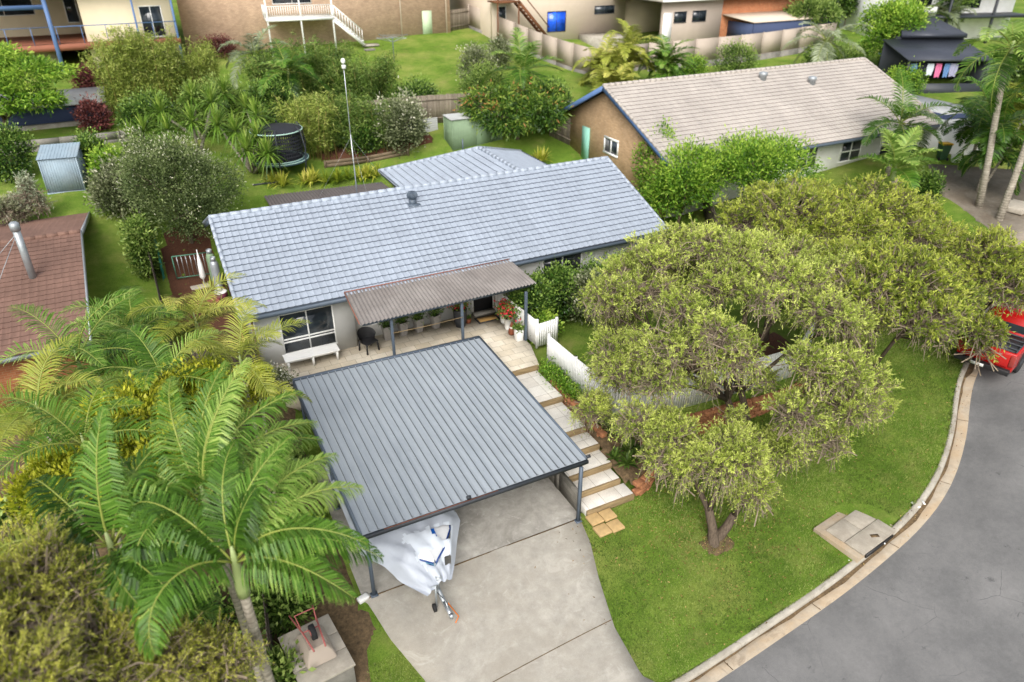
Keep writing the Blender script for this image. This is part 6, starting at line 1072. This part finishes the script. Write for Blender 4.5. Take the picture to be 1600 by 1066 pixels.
# hero palms at the lower left
hd=(-0.19,9.44,5.72)
palmat('palm_tree','nearest tall palm with long glossy fronds reaching over the carport edge',hd,(.12,.1),nf=15,L=2.45,seed=3,ll=.66,lw=.024,nl=92,r0=.085,shaft=.85,parts=True,tint=.42,sag=1.5,v=.1,fl=[(62,1.3,.9,.9),(-22,1.0,1.75),(12,1.05,1.7),(38,1.15,1.5),(100,1.15,1.2,.85),(-165,.75,1.8,.9),(-50,.75,1.9,.95),(140,.95,1.4,.9),(-5,.55,1.7,1.0),(75,1.45,.5,.55)])
hd=(-0.44,10.98,5.9)
palmat('palm_tree','tall palm directly behind the nearest one, its upright fronds against the golden shrubs',hd,(.25,.15),nf=12,L=2.45,seed=8,ll=.62,lw=.024,nl=88,r0=.08,shaft=.8,parts=True,tint=.55,sag=1.2,v=.1,fl=[(60,1.35,.75,1.05),(88,1.25,.8),(42,1.15,1.2,1.05),(18,1.0,1.6),(-12,.9,1.7,.95),(118,1.1,1.1),(155,.8,1.5,.9),(72,1.45,1.0,.9),(30,.8,1.7,1.0),(-160,.5,1.6,.8)])
hd=(-1.98,10.8,5.62)
palmat('palm_tree','broad palm at the left with some yellowing lower fronds',hd,(-.1,.2),nf=14,L=2.3,seed=14,ll=.6,lw=.036,nl=66,r0=.085,shaft=.8,parts=True,tint=.32,sag=1.1,v=.12,fl=[(98,1.25,.5,1.0),(168,.55,1.1,.9,1),(-175,.35,1.4,.8),(20,.95,1.5,.95),(-35,.6,1.6,.9),(-95,.4,1.6,.8),(60,1.1,1.2),(135,.95,1.3,.9),(-65,.5,1.7,.8),(45,.6,1.7,.9),(80,.7,1.5,.9,1)])
for i,(h,l,s,m,nf,L) in enumerate([
 ((-1.39,20.78,4.5),'golden cane palm clump nearest the brown tiled roof',1,'l_palm',10,2.3),
 ((0.2,20.67,4.58),'golden cane palm clump beside the terracotta side path',2,'l_palmy',10,2.2),
 ((1.0,17.72,4.65),'golden cane palm clump leaning over the fence by the front left house corner',3,'l_palmy',8,1.9),
 ((-2.74,19.14,4.91),'shaggy palm clump overlapping the lower edge of the brown tiled roof',4,'l_palm',10,2.4),
 ((-3.59,17.46,4.65),'yellow green palm clump at the left edge of the picture below the brown roof',5,'l_palmy',9,2.2),
 ((-0.86,17.44,4.76),'palm clump between the golden shrubs and the brown roof',6,'l_palm',9,2.1),
 ((-2.57,15.18,4.92),'upright palm with broad pale fronds above the yellowing palm',7,'l_palm',8,2.1),
 ((-2.01,10.87,3.68),'low dark palm under the broad left palm',9,'l_palm',8,1.5)]):
    palmat('palm_tree',l,h,nf=nf,L=L,seed=40+s,leafm=m,ll=.52,lw=.028,nl=46,r0=.055,shaft=.6,el=(1.35,-.1),droop=(1.0,1.8),clump=2 if s not in(7,9) else 0,tint=.45,sag=.35)
# right hand palms
b=(38.4,21.46,1.62); h_=(38.7,22.59,9.41)
palm('palm_tree','tall slender palm with pale trunk on the left of the far driveway pair',b,(h_[0]-b[0],h_[1]-b[1],h_[2]-b[2]),11,3.2,61,ll=.8,lw=.06,nl=44,r0=.15,shaft=1.2,el=(1.0,-.6),droop=(1.0,1.6),tint=.55)
b=(37.76,19.97,1.51); h_=(39.96,21.06,8.42)
palm('palm_tree','second tall palm, its pale leaning trunk cut by the right edge of the picture',b,(h_[0]-b[0],h_[1]-b[1],h_[2]-b[2]),10,3.0,62,ll=.8,lw=.06,nl=40,r0=.15,shaft=1.2,el=(1.0,-.6),droop=(1.0,1.6),tint=.5)
palmat('palm_tree','young palm with broad upright fronds before the pink tiled house front',(35.64,24.84,3.24),nf=8,L=2.6,seed=63,ll=.75,lw=.07,nl=40,r0=.1,shaft=.7,el=(1.45,.2),droop=(.8,1.5),tint=.6)
palmat('palm_tree','dark feathery palm standing over the right end of the pink tiled roof',(38.51,27.27,4.86),nf=11,L=3.0,seed=64,ll=.8,lw=.06,nl=44,r0=.12,shaft=.9,el=(1.3,-.4),droop=(1.0,1.6),tint=.3)
palmat('palm_tree','feathery palm in front of the taupe fence corner behind the mango tree',(23.06,43.81,6.33),nf=12,L=3.2,seed=65,ll=.85,lw=.07,nl=36,r0=.13,shaft=.9,el=(1.45,-.4),droop=(.7,1.5),tint=.45,two=False)
palmat('palm_tree','silvery drooping palm at the right end of the taupe fence',(50.65,44.17,6.55),nf=12,L=3.6,seed=66,leafm='l_palmg',ll=.8,lw=.07,nl=36,r0=.15,shaft=.9,el=(1.0,-.7),droop=(1.0,1.6),two=False)
for i,(h,l) in enumerate([((32.05,47.91,5.74),'golden cane palm, leftmost of the bright clump at the fence corner'),((34.02,47.57,6.77),'golden cane palm in the middle of the bright clump at the fence corner'),((36.15,45.97,5.94),'golden cane palm, rightmost of the bright clump at the fence corner'),((31.12,45.11,4.67),'low golden cane palm at the front foot of the bright clump')]):
    palmat('palm_tree',l,h,nf=10,L=2.7,seed=70+i,leafm='l_palmy' if i!=2 else 'l_palm',ll=.7,lw=.09,nl=28,r0=.07,shaft=.5,clump=5,el=(1.35,-.2),droop=(1.0,1.8),two=False,tint=.5,group='golden cane palms at the fence corner')
for i,(h,l,m) in enumerate([((8.25,55.48,6.77),'silvery feather palm behind the yucca clump','l_palmg'),((9.25,49.63,6.51),'dark green feather palm below the white deck','l_palm'),((9.32,76.3,7.83),'slender palm in front of the grey top left fence','l_palm'),((12.11,74.73,7.58),'slender palm beside the white deck at the top','l_palmy')]):
    palmat('palm_tree',l,h,nf=11,L=3.0,seed=80+i,leafm=m,ll=.75,lw=.09,nl=28,r0=.1,shaft=.6,el=(1.25,-.4),droop=(1.0,1.7),two=False,tint=.4)
for i,(h,l,m) in enumerate([((43.13,25.43,5.65),'feathery palm clump below the charcoal outbuilding','l_palm'),((40.16,22.82,5.28),'palm clump behind the two pale trunks','l_palm'),((46.13,25.37,5.91),'palm clump at the right edge behind the pale trunks','l_palmy'),((69.73,50.05,6.62),'dark palm at the top behind the charcoal outbuilding','l_palm'),((74.13,50.61,6.95),'dark palm in front of the white house at the top right','l_palmg')]):
    palmat('palm_tree',l,h,nf=11,L=2.9,seed=90+i,leafm=m,ll=.8,lw=.09,nl=30,r0=.09,shaft=.6,clump=2 if i<3 else 0,el=(1.2,-.5),droop=(1.0,1.8),two=False,tint=.25)
# ---- rosettes: yuccas and striped bromeliads
def rosette(mb,c,n,L,W,r,el=(1.5,-.6),tint=.5,arch=.25):
    for i in range(n):
        az=i*2.399+r.normal(0,.2); e=el[0]+(el[1]-el[0])*(i/n)+r.normal(0,.12); Lk=L*r.uniform(.8,1.1); d=np.array([math.cos(az)*math.cos(e),math.sin(az)*math.cos(e),math.sin(e)]); s=np.array([-math.sin(az),math.cos(az),0])*W/2; c0=np.array(c)
        m=c0+d*Lk*.55; tp=c0+d*Lk-[0,0,arch*Lk*abs(math.cos(e))]; t=np.clip(tint+.3*(.5-i/n)+r.normal(0,.14),0,1)
        mb.quads([[c0-s*.6,c0+s*.6,m+s,m-s],[m-s,m+s,tp+s*.06,tp-s*.06]],t)
def yucca(label,base,heads,seed,group):
    t=thing('yucca',label,'yucca',base,0,group); r=np.random.default_rng(seed); mb=MB();tr=MB()
    for h in heads: rosette(mb,h,90,1.2,.085,r,(1.5,-1.0),.5); tr.tube([(0,0,-.1),(h[0]*.5,h[1]*.5,h[2]*.45),(h[0],h[1],h[2]-.05)],[.12,.08,.06],8)
    mb.build('crown',M['l_yucca'],t); tr.build('trunk',M['palmbark'],t)
for i,(hs,l) in enumerate([
 ([(4.64,42.44,4.76),(5.55,41.22,4.59),(3.9,43.58,4.95),(5.76,39.97,4.0),(4.83,40.76,4.1),(5.91,42.86,5.4)],'many headed yucca leaning beside the trampoline'),
 ([(2.72,44.86,4.98),(1.38,44.71,4.7),(4.01,45.95,5.7)],'yucca with wide rosettes behind the grey green bush'),
 ([(3.21,48.26,5.64),(5.02,48.08,5.77),(1.29,47.6,5.11)],'yucca farthest back, below the bamboo clump'),
 ([(6.07,47.58,4.83),(6.45,44.67,4.63)],'yucca with pale flower spike right of the bamboo clump'),
 ([(0.21,46.4,4.39),(-0.52,46.56,4.08)],'yucca at the left corner of the back yard')]):
    x=sum(h[0] for h in hs)/len(hs); y=sum(h[1] for h in hs)/len(hs); z=gz(x,y); yucca(l,(x,y,z),[(h[0]-x,h[1]-y,max(.5,h[2]-z)) for h in hs],100+i,'yuccas along the back boundary')
for i,(p,n,l) in enumerate([((6.37,39.96,2.11),4,'left yellow striped clump behind the dark patio roof'),((8.01,40.34,1.91),5,'middle yellow striped clump behind the dark patio roof'),((9.49,40.53,1.72),5,'green striped clump between its yellow neighbours behind the patio roof'),((11.14,40.78,1.64),5,'tallest yellow striped clump beside the rear hip roof'),((21.82,38.8,1.7),3,'small yellow spiky plant at the right end of the rear hip roof')]):
    t=thing('striped_plant',l,'plant',p,0,None); mb=MB(); r=np.random.default_rng(120+i)
    for k in range(n): rosette(mb,(r.normal(0,.4),r.normal(0,.25),0.05+.1*r.random()),22,.95,.09,r,(1.5,.2),.55 if i!=2 else .15,.35)
    mb.build('foliage',M['l_brom'],t)
# ---- bamboo
def bamboo(label,base,R,Hh,n,seed,leafm='l_bamboo',lv=70,group=None):
    t=thing('bamboo',label,'bamboo',base,0,group); r=np.random.default_rng(seed); cu=MB(); C=[]
    for i in range(n):
        a=r.uniform(0,2*PI); q=R*math.sqrt(r.random())*.7; x,y=q*math.cos(a),q*math.sin(a)*.6; h=Hh*r.uniform(.75,1.05); ln=r.uniform(.15,.4)*R; e=np.array([x+ln*math.cos(a),y+ln*math.sin(a)*.7,h]); m=np.array([x,y,h*.55])+(e-[x,y,h])*.25; cu.tube([(x,y,-.1),m,e],[.03,.025,.008],5)
        f=r.uniform(.22,1,lv)[:,None]; s=np.where(f<.55,np.array([x,y,0])+(m-[x,y,0])*f/.55,m+(e-m)*(f-.55)/.45); C.append(s+r.normal(0,.22,(lv,3)))
    C=np.concatenate(C); k=7; p=np.repeat(C,k,0)+r.normal(0,.08,(len(C)*k,3)); d=unit(r.normal(0,.7,p.shape)+[0,0,-.15]); tn=np.clip(np.repeat(r.normal(.4,.2,len(C)),k)+.25*(p[:,2]/Hh-.5)+r.normal(0,.1,len(p)),0,1)
    MB().quads(leafquads(p,d,r.uniform(.14,.3,len(p)),r.uniform(.03,.055,len(p)),r),tn).build('foliage',M[leafm],t); cu.build('culm',M['culm'],t)
for i,(v,l) in enumerate([((-0.31,53.42,3.74,4.7,1.44),'pale green bamboo clump in front of the cream house, left half'),((1.59,53.46,3.74,4.73,1.46),'taller pale green bamboo clump in front of the cream house, right half'),((4.02,54.96,3.84,3.39,1.53),'loose bamboo clump right of the cream house wall'),((11.82,52.43,3.57,3.88,1.9),'rounded bamboo clump under the white deck'),((14.34,50.2,3.45,3.2,1.99),'rounded bamboo clump beside the aerial mast, at the lawn edge'),((8.99,54.17,3.73,2.95,1.68),'shadowed bamboo clump behind the trampoline')]):
    bamboo(l,v[:3],v[4]*1.25,v[3]*1.08,30,130+i,'l_bamboo' if i<3 else 'l_mid',95)
for i,(v,l) in enumerate([((8.91,43.81,2.41,2.79,1.34),'hedge bamboo with bare yellow canes right of the trampoline'),((11.21,43.96,2.27,2.75,1.37),'leafy hedge bamboo behind the aerial mast in the yard'),((12.86,43.48,2.42,2.16,1.18),'dark hedge bamboo left of the flowering shrub in the yard')]): bamboo(l,v[:3],v[4]*1.3,v[3]*1.3,30,140+i,'l_mid' if i else 'l_bamboo',60)
# ---- other trees and shrubs
def vtree(name,label,v,leafm,seed,dens=1,L=.16,W=.07,cr=.2,flatk=.42,k=22,cat='tree',r0=None,n=None,**kw):
    x,y,z,h,R=v; r=random.Random(seed); cz=h*.66; bl=[(0,0,cz,R*.62,R*.62,h*.3)]+[(R*.55*math.cos(a),R*.55*math.sin(a),cz+h*r.uniform(-.24,.12),R*r.uniform(.34,.56),R*r.uniform(.34,.56),h*r.uniform(.15,.27)) for a in [2*PI*i/5+seed for i in range(5)]]
    kw.setdefault('low',-.7); return tree(name,label,cat,(x,y,z),bl,leafm,n or int(420*dens),k,cr,L,W,seed,r0=r0 or .05*R,**kw)
b=(-6.75,50.77,3.47); tree('poinciana_tree','bright green flat layered tree at the left edge before the cream house','tree',(b[0]-.3,b[1]+1.5,b[2]),[(-1.2,0,3.8,2.9,2.6,.9),(1.7,.3,3.5,2.2,2.1,.8),(.2,-1.4,2.5,2.4,1.8,.7),(-.6,1.2,4.3,2.2,2.0,.7),(1.9,-1.0,2.1,1.3,1.2,.5)],'l_bright',620,34,.26,.3,.07,151,r0=.16,flat=.35,up=.0,bias=.08)
shrubs=[
 ((-2.32,59.56,4.22,1.89,0.98),'dark red leaved shrub under the cream house balcony','l_red',90),
 ((-2.32,51.46,3.57,1.71,0.88),'low dark red shrub on top of the grey retaining wall','l_red',70),
 ((7.44,68.65,4.86,1.5,1.48),'dull red foliage bush by the top left paling fence','l_red',70),
 ((-1.85,42.31,2.7,1.84,0.75),'bright yellow green bush left of the back yard corner','l_bright',110),
 ((-1.76,39.01,2.01,2.49,0.98),'pale grey green bush outside the left boundary fence','l_grey',130),
 ((-1.1,33.84,0.72,2.73,0.35),'long soft green bush along the left boundary fence','l_mid',150),
 ((-6.41,45.32,2.85,2.67,1.18),'dark shrub below the grey retaining wall at the left edge','l_dark',120),
 ((-2.5,44.11,2.91,2.05,0.6),'dark ivy like bush right of the pale blue shed','l_dark',110),
 ((14.2,42.81,2.42,3.2,1.64),'open leafy shrub with pale stems in front of the corrugated sheets','l_grey',190),
 ((12.2,43.62,2.31,2.12,1.18),'dark shrub left of the open leafy shrub in the mulch bed','l_dark',130),
 ((17.4,49.0,3.46,1.7,1.77),'low dark green hedge bush at the near edge of the rear lawn','l_dark',120),
 ((23.14,51.41,3.85,3.03,1.31),'grey brown scrubby bush on the rear lawn','l_grey',100),
 ((27.04,55.36,4.33,2.4,0.9),'grey brown scrubby bush close to the taupe fence','l_grey',70),
 ((21.98,47.28,3.57,2.54,1.79),'light green bush between the scrubby bush and the feathery palm','l_mid',150),
 ((24.46,42.38,2.8,2.85,1.38),'dense dark green bush behind the mango tree beside the teal shed','l_dark',190),
 ((41.58,49.07,3.42,1.74,1.0),'round green bush against the taupe fence','l_bright',70),
 ((45.57,48.47,3.35,2.61,1.75),'taller green bush against the taupe fence','l_mid',110),
 ((37.43,24.0,1.59,1.18,0.65),'small dark round bush at the edge of the far driveway','l_dark',70),
 ((53.73,38.62,2.9,2.14,1.63),'clipped yellow green shrub beside the charcoal outbuilding','l_bright',90),
 ((0.75,50.31,3.48,2.1,1.87),'dark green shrub behind the yuccas at the left corner of the back yard','l_dark',200),
 ((4.15,49.23,3.34,2.87,2.0),'dark green shrub behind the yuccas near the middle of the rear boundary','l_mid',220),
 ((7.77,48.85,3.23,2.93,1.74),'dark shrub filling the rear boundary right behind the trampoline','l_dark',220),
 ((24.89,31.54,0.41,4.66,1.18),'fine leaved green shrub at the right end of the blue roof','l_bright',150),
]
for i,(v,l,m,n) in enumerate(shrubs):
    x,y,z,h,R=v; shrub('shrub',l,(x,y,z),max(R,.4)*.95,max(h,.6),m,n*3,16,.17,.08,200+i,cr=.16+.03*R)
vtree('mango_tree','dense mango tree with drooping leaves and red new growth over the green shed',(21.36,41.449999999999996,2.18,3.64*.98,3.22*.98),'l_mango',161,n=620,k=26,L=.30,W=.075,bias=-.07,cr=.2,droop=.6,out=.5,shell=.8)
v=(1.02,35.43,0.4,6.01,2.61); q=vtree('callistemon_bush','large rounded grey green bush with cream flowers left of the blue roof',(v[0],v[1]+1.4,v[2],v[3]*.95,v[4]*1.0),'l_callis',162,n=1300,bias=-.06,k=34,L=.13,W=.045,cr=.22,low=-.95,shell=.7)
for i,(v,l,m,n,L_) in enumerate([((24.57,28.69,0.29,4.62,1.8),'feathery bright green tree at the right end of the blue tiled roof','l_bright',560,.2),((28.01,27.4,0.68,4.45,2.59),'feathery bright green tree in front of the pink tiled house','l_bright',640,.2),((60.86,55.61,4.19,4.04,2.7),'dark green tree at the top behind the flat patio roof','l_mid',380,.3),((71.3,60.23,4.64,4.41,1.93),'dark tree at the top beside the vine covered one','l_dark',320,.3),((59.41,44.74,3.48,5.59,2.71),'tall vine covered green tree right of the silvery palm','l_bright',620,.3),((55.21,46.93,3.47,1.83,2.52),'broad green tree behind the right end of the pink tiled ridge','l_mid',300,.25),((75.89,52.45,4.28,5.37,2.66),'dark green tree at the top behind the outbuilding roof','l_dark',360,.3),((49.02,26.31,2.38,6.37,1.61),'dark leafy tree at the right edge behind the palms','l_dark',380,.3)]):
    vtree('tree',l,v,m,170+i,n=n,k=26,L=L_,W=L_*.35,cr=.26)
# far wooded backdrop, each tree small and partly hidden
for i,(x,y,h,R,m,l) in enumerate([(-14,108,9,5,'l_mid','distant tree at the far left behind the cream house'),(8,112,8,4.5,'l_dark','distant tree behind the gap at the top left'),(62,92,9,5,'l_mid','distant tree behind the orange brick house'),(80,80,9,5,'l_dark','distant tree behind the top right palms'),(95,66,9,5,'l_mid','distant tree behind the white house at the top right'),(110,50,9,5,'l_dark','distant tree at the far right')]):
    vtree('tree',l,(x,y,gz(x,y),h,R),m,190+i,n=260,k=24,L=.5,W=.22,cr=.5)
# lilly pilly hedge and porch side planting
for i,(x,y,R,h,m,l,n) in enumerate([(12.9,23.6,.95,2.1,'l_dark','glossy dark green shrub just behind the white porch fence',420),(14.2,23.9,1.0,2.3,'l_dark','glossy dark shrub under the blue eave, second from the porch',420),(15.7,23.8,.9,2.2,'l_dark','glossy dark shrub under the eave beside the grey leaved one',360),(15.2,22.9,.75,2.3,'l_grey','silvery grey leaved shrub below the blue eave',260),(17.3,23.7,1.0,2.2,'l_bright','lighter green shrub under the right half of the blue eave',380),(19.2,23.5,1.1,2.4,'l_mid','mid green shrub under the right end of the blue eave',380),(12.85,22.6,.5,.95,'l_bright','low clipped hedge between the porch fence and the gate panel',300)]):
    shrub('shrub',l,(x,y,-.25),R,h,m,n,18,.15,.07,230+i,cr=.14)
def groundcover(name,label,pts,hgt,leafm,n,L,W,seed):
    r=np.random.default_rng(seed); o=np.array(pts).mean(0); t=thing(name,label,'plant',tuple(o)); k=n//len(pts); p=np.concatenate([np.array(q)-o+np.c_[r.normal(0,.2,(k,2)),np.abs(r.normal(0,hgt*.5,k))] for q in pts]); d=unit(r.normal(0,.7,p.shape)+[0,0,.6]); MB().quads(leafquads(p,d,L*r.uniform(.6,1.3,len(p)),W*r.uniform(.7,1.3,len(p)),r),np.clip(r.normal(.45,.2,len(p)),0,1)).build('foliage',M[leafm],t)
    st_=MB()
    for q in pts:
        for _ in range(4): a=np.array(q)-o; st_.tube([a,a+[r.normal(0,.12),r.normal(0,.12),hgt*.8]],.008,4)
    st_.build('stem',M['twig'],t)
groundcover('leafy_plant','bushy bright leafy plant spilling beside the landing at the top of the steps',[(11.72,20.0,-.1),(11.75,19.6,-.12),(11.78,19.2,-.15),(11.85,18.8,-.2),(11.78,18.4,-.2)],.4,'l_bright',2600,.1,.05,301)
groundcover('leafy_plant','low pale green plant beside the middle steps above the rubble edge',[(12.0,17.3,-.45),(12.1,16.7,-.5),(12.3,16.2,-.6)],.35,'l_mid',1100,.1,.04,302)
for i,(x,y,z,n_,L_,l) in enumerate([(11.75,14.85,-.82,26,.42,'blue green rosette plant nearest the lowest steps'),(12.1,15.3,-.78,30,.5,'larger blue green rosette plant behind the first in the curved bed'),(11.5,15.25,-.8,20,.34,'small blue green rosette plant against the step edge'),(12.35,14.95,-.8,24,.38,'blue green rosette plant at the outer curve of the bed')]):
    t=thing('rosette_plant',l,'plant',(x,y,z)); mb=MB(); r=np.random.default_rng(310+i); rosette(mb,(0,0,.05),n_,L_,.1,r,(1.3,0),.35,.2); rosette(mb,(.15,.12,.12),n_-8,L_*.8,.09,r,(1.3,0),.4,.2); mb.build('foliage',M['l_palmg' if i==9 else 'l_mid'],t)
# golden shrubs, white flowers and undergrowth left of the carport
for i,(c,R,h,l,m,n) in enumerate([((-1.6,15.99,4.94),1.0,1.7,'golden leaved shrub in the middle of the palms','l_yellow',420),((-0.51,17.08,4.48),.7,1.5,'golden leaved shrub right of the palm clump by the house corner','l_yellow',300),((-0.62,14.19,4.92),.8,1.5,'golden leaved shrub directly behind the upright palm fronds','l_yellow',330),((-1.18,13.62,4.6),.9,1.4,'golden leaved shrub lowest among the palms','l_yellow',330),((-3.42,15.19,4.27),.8,1.4,'golden leaved shrub at the left beside the tiled house','l_yellow',280),((1.22,17.8,3.95),.35,.9,'small golden leaved shrub beside the white flowers','l_yellow',120),((0.06,17.44,4.49),.5,1.2,'golden leaved shrub under the palm by the grey fence','l_yellow',200)]):
    b=(c[0],c[1],max(gz(c[0],c[1]),c[2]-h*.75)); shrub('shrub',l,b,R,h,m,n,15,.13,.06,330+i,cr=.13,up=.6)
for i,(x,y,R,h,l,m) in enumerate([(-2.0,14.5,1.5,1.6,'dark undergrowth shrub between the palm trunks','l_dark'),(-4.6,15.5,1.6,1.7,'dark undergrowth shrub at the left under the broad palm','l_dark'),(-1.2,18,1.2,1.5,'undergrowth shrub beside the low paling fence','l_mid'),(-3.6,20.5,1.6,1.6,'undergrowth shrub before the tiled house','l_dark'),(-6.5,19.5,1.5,1.5,'undergrowth shrub at the far left before the tiled house','l_mid'),(-1.2,11.6,.9,1.2,'scrubby shrub behind the concrete box','l_dark'),(-.15,12.5,.55,.9,'small dark shrub against the left side of the concrete box','l_mid'),(.5,14.6,.7,.9,'low green shrub in the soil bed above the concrete box','l_mid'),(1.5,16.6,.6,.8,'low green shrub in the soil bed beside the carport edge','l_bright'),(1.6,19.3,.65,.9,'green shrub in the soil bed below the white flowers','l_mid')]):
    shrub('shrub',l,(x,y,gz(x,y)),R,h,m,260,16,.2,.09,350+i,cr=.2)
b=(2.24,22.83); shrub('flowering_shrub','loose shrub smothered in white flowers beside the left back corner of the carport',(b[0],b[1],gz(*b)),.62,1.0,'l_grey',240,14,.11,.05,371); t=thing('plastic_chair','white plastic garden chair behind the white flowering shrub','chair',(b[0]-.1,b[1]+1.0,gz(b[0],b[1]+1)),2.4)
MB().prism([(-.26,-.26),(.26,-.26),(.28,.2),(-.28,.2)],.4,.44).build('seat',M['white'],t,bevel=.01); MB().prism([(-.27,.18),(.27,.18),(.27,.24),(-.27,.24)],.44,.9).build('backrest',M['white'],t,bevel=.02)
for x in(-.24,.24):
    for y in(-.24,.2): MB().beam((x*1.1,y*1.1,0),(x,y,.42),.04,.04).build('leg',M['white'],t)
r=np.random.default_rng(5); mb=MB(); p=np.c_[r.normal(0,.35,420),r.normal(0,.35,420),.35+np.abs(r.normal(0,.35,420))]; mb.quads(leafquads(p,unit(r.normal(0,1,p.shape)+[0,0,.8]),.09*r.uniform(.6,1.2,420),np.full(420,.06),r),.5); o=[x for x in COL.objects if x.get('label','').startswith('loose shrub smothered')][0]; mb.build('flower',M['wflower'],o,kind='stuff')
# bottlebrush at the lower left corner
b=(-3.9,10.4); b=(*b,gz(*b)); bottlebrush('bottlebrush_tree','olive bottlebrush shrub filling the lower left corner of the picture',b,rel(b,[(*(-2.96,10.05,5.68),1.0,1.0,.8),(*(-2.56,8.89,5.2),1.2,1.0,.7),(*(-3.46,9.18,5.95),1.0,1.0,.8),(*(-3.3,11.29,5.34),.9,.9,.6),(*(-3.21,8.31,5.79),1.0,.8,.7)]),620,401,leafm='l_ochre',tw=6,lv=26,L=.075,W=.014,r0=.07,droop=.4)
b=(-1.3,10.6); b=(*b,gz(*b)); bottlebrush('bottlebrush_tree','low olive bottlebrush shrub along the bottom edge beside the nearest palm trunk',b,rel(b,[(*(-1.64,8.78,4.76),.85,.8,.5),(*(-1.01,8.77,4.23),.8,.8,.5),(*(-2.22,8.53,4.92),.8,.7,.5)]),330,402,leafm='l_ochre',tw=6,lv=26,L=.075,W=.014,r0=.05,droop=.4,cat='shrub')
b=(-5.3,39.67,2.22); bottlebrush('grevillea','thin pale grevillea bush on the left lawn above the tiled roof',b,[(0,0,1.4,.5,.5,.9),(-.5,.2,.9,.5,.4,.6),(.3,-.2,.8,.4,.4,.6)],130,403,leafm='l_palmg',tw=4,lv=12,L=.14,W=.03,r0=.04,cat='shrub')
b=(-6.49,39.2,2.1); bottlebrush('grevillea','thin pale grevillea bush at the left edge above the tiled ridge',b,[(0,0,.9,.8,.6,.7),(.6,.2,.7,.5,.5,.5)],130,404,leafm='l_grey',tw=4,lv=12,L=.14,W=.03,r0=.04,cat='shrub')

# ================================================================== CAMERA, LIGHT
cam=bpy.data.cameras.new('camera'); co=bpy.data.objects.new('camera',cam); COL.objects.link(co); scene.camera=co
cam.sensor_width=36; cam.lens=36*1133/1600; cam.clip_start=.1; cam.clip_end=2000
co.location=(0,0,14.5); co.rotation_euler=(PI/2-math.atan(650/1133),0,-math.radians(26.9))
cam.dof.use_dof=True; cam.dof.focus_distance=21; cam.dof.aperture_fstop=.42
w=bpy.data.worlds.new('World'); scene.world=w; w.use_nodes=True; nt=w.node_tree; nt.nodes.clear()
SUN_EL,SUN_AZ=math.radians(43),math.radians(212)   # azimuth measured clockwise from +Y
sky=nt.nodes.new('ShaderNodeTexSky'); sky.sky_type='NISHITA'; sky.sun_disc=False; sky.sun_elevation=SUN_EL; sky.sun_rotation=SUN_AZ; sky.air_density=1.0; sky.dust_density=4.0; sky.ozone_density=1.0
hs=nt.nodes.new('ShaderNodeHueSaturation'); hs.inputs['Saturation'].default_value=.35; hs.inputs['Value'].default_value=1.45
bg=nt.nodes.new('ShaderNodeBackground'); bg.inputs['Strength'].default_value=.15; ou=nt.nodes.new('ShaderNodeOutputWorld')
nt.links.new(sky.outputs[0],hs.inputs['Color']); nt.links.new(hs.outputs[0],bg.inputs['Color']); nt.links.new(bg.outputs[0],ou.inputs['Surface'])
sl=bpy.data.lights.new('sun','SUN'); sl.energy=2.5; sl.angle=math.radians(45); sl.color=(1,.965,.91); so=bpy.data.objects.new('sun',sl); COL.objects.link(so)
so.rotation_euler=(PI/2-SUN_EL,0,PI-SUN_AZ); so.location=(0,0,40)
scene.view_settings.view_transform='Standard'; scene.view_settings.look='None'; scene.view_settings.exposure=0; scene.view_settings.gamma=1
scene.render.engine='CYCLES'; scene.cycles.max_bounces=6; scene.cycles.diffuse_bounces=3; scene.cycles.transmission_bounces=3; scene.cycles.transparent_max_bounces=4; scene.cycles.use_denoising=True
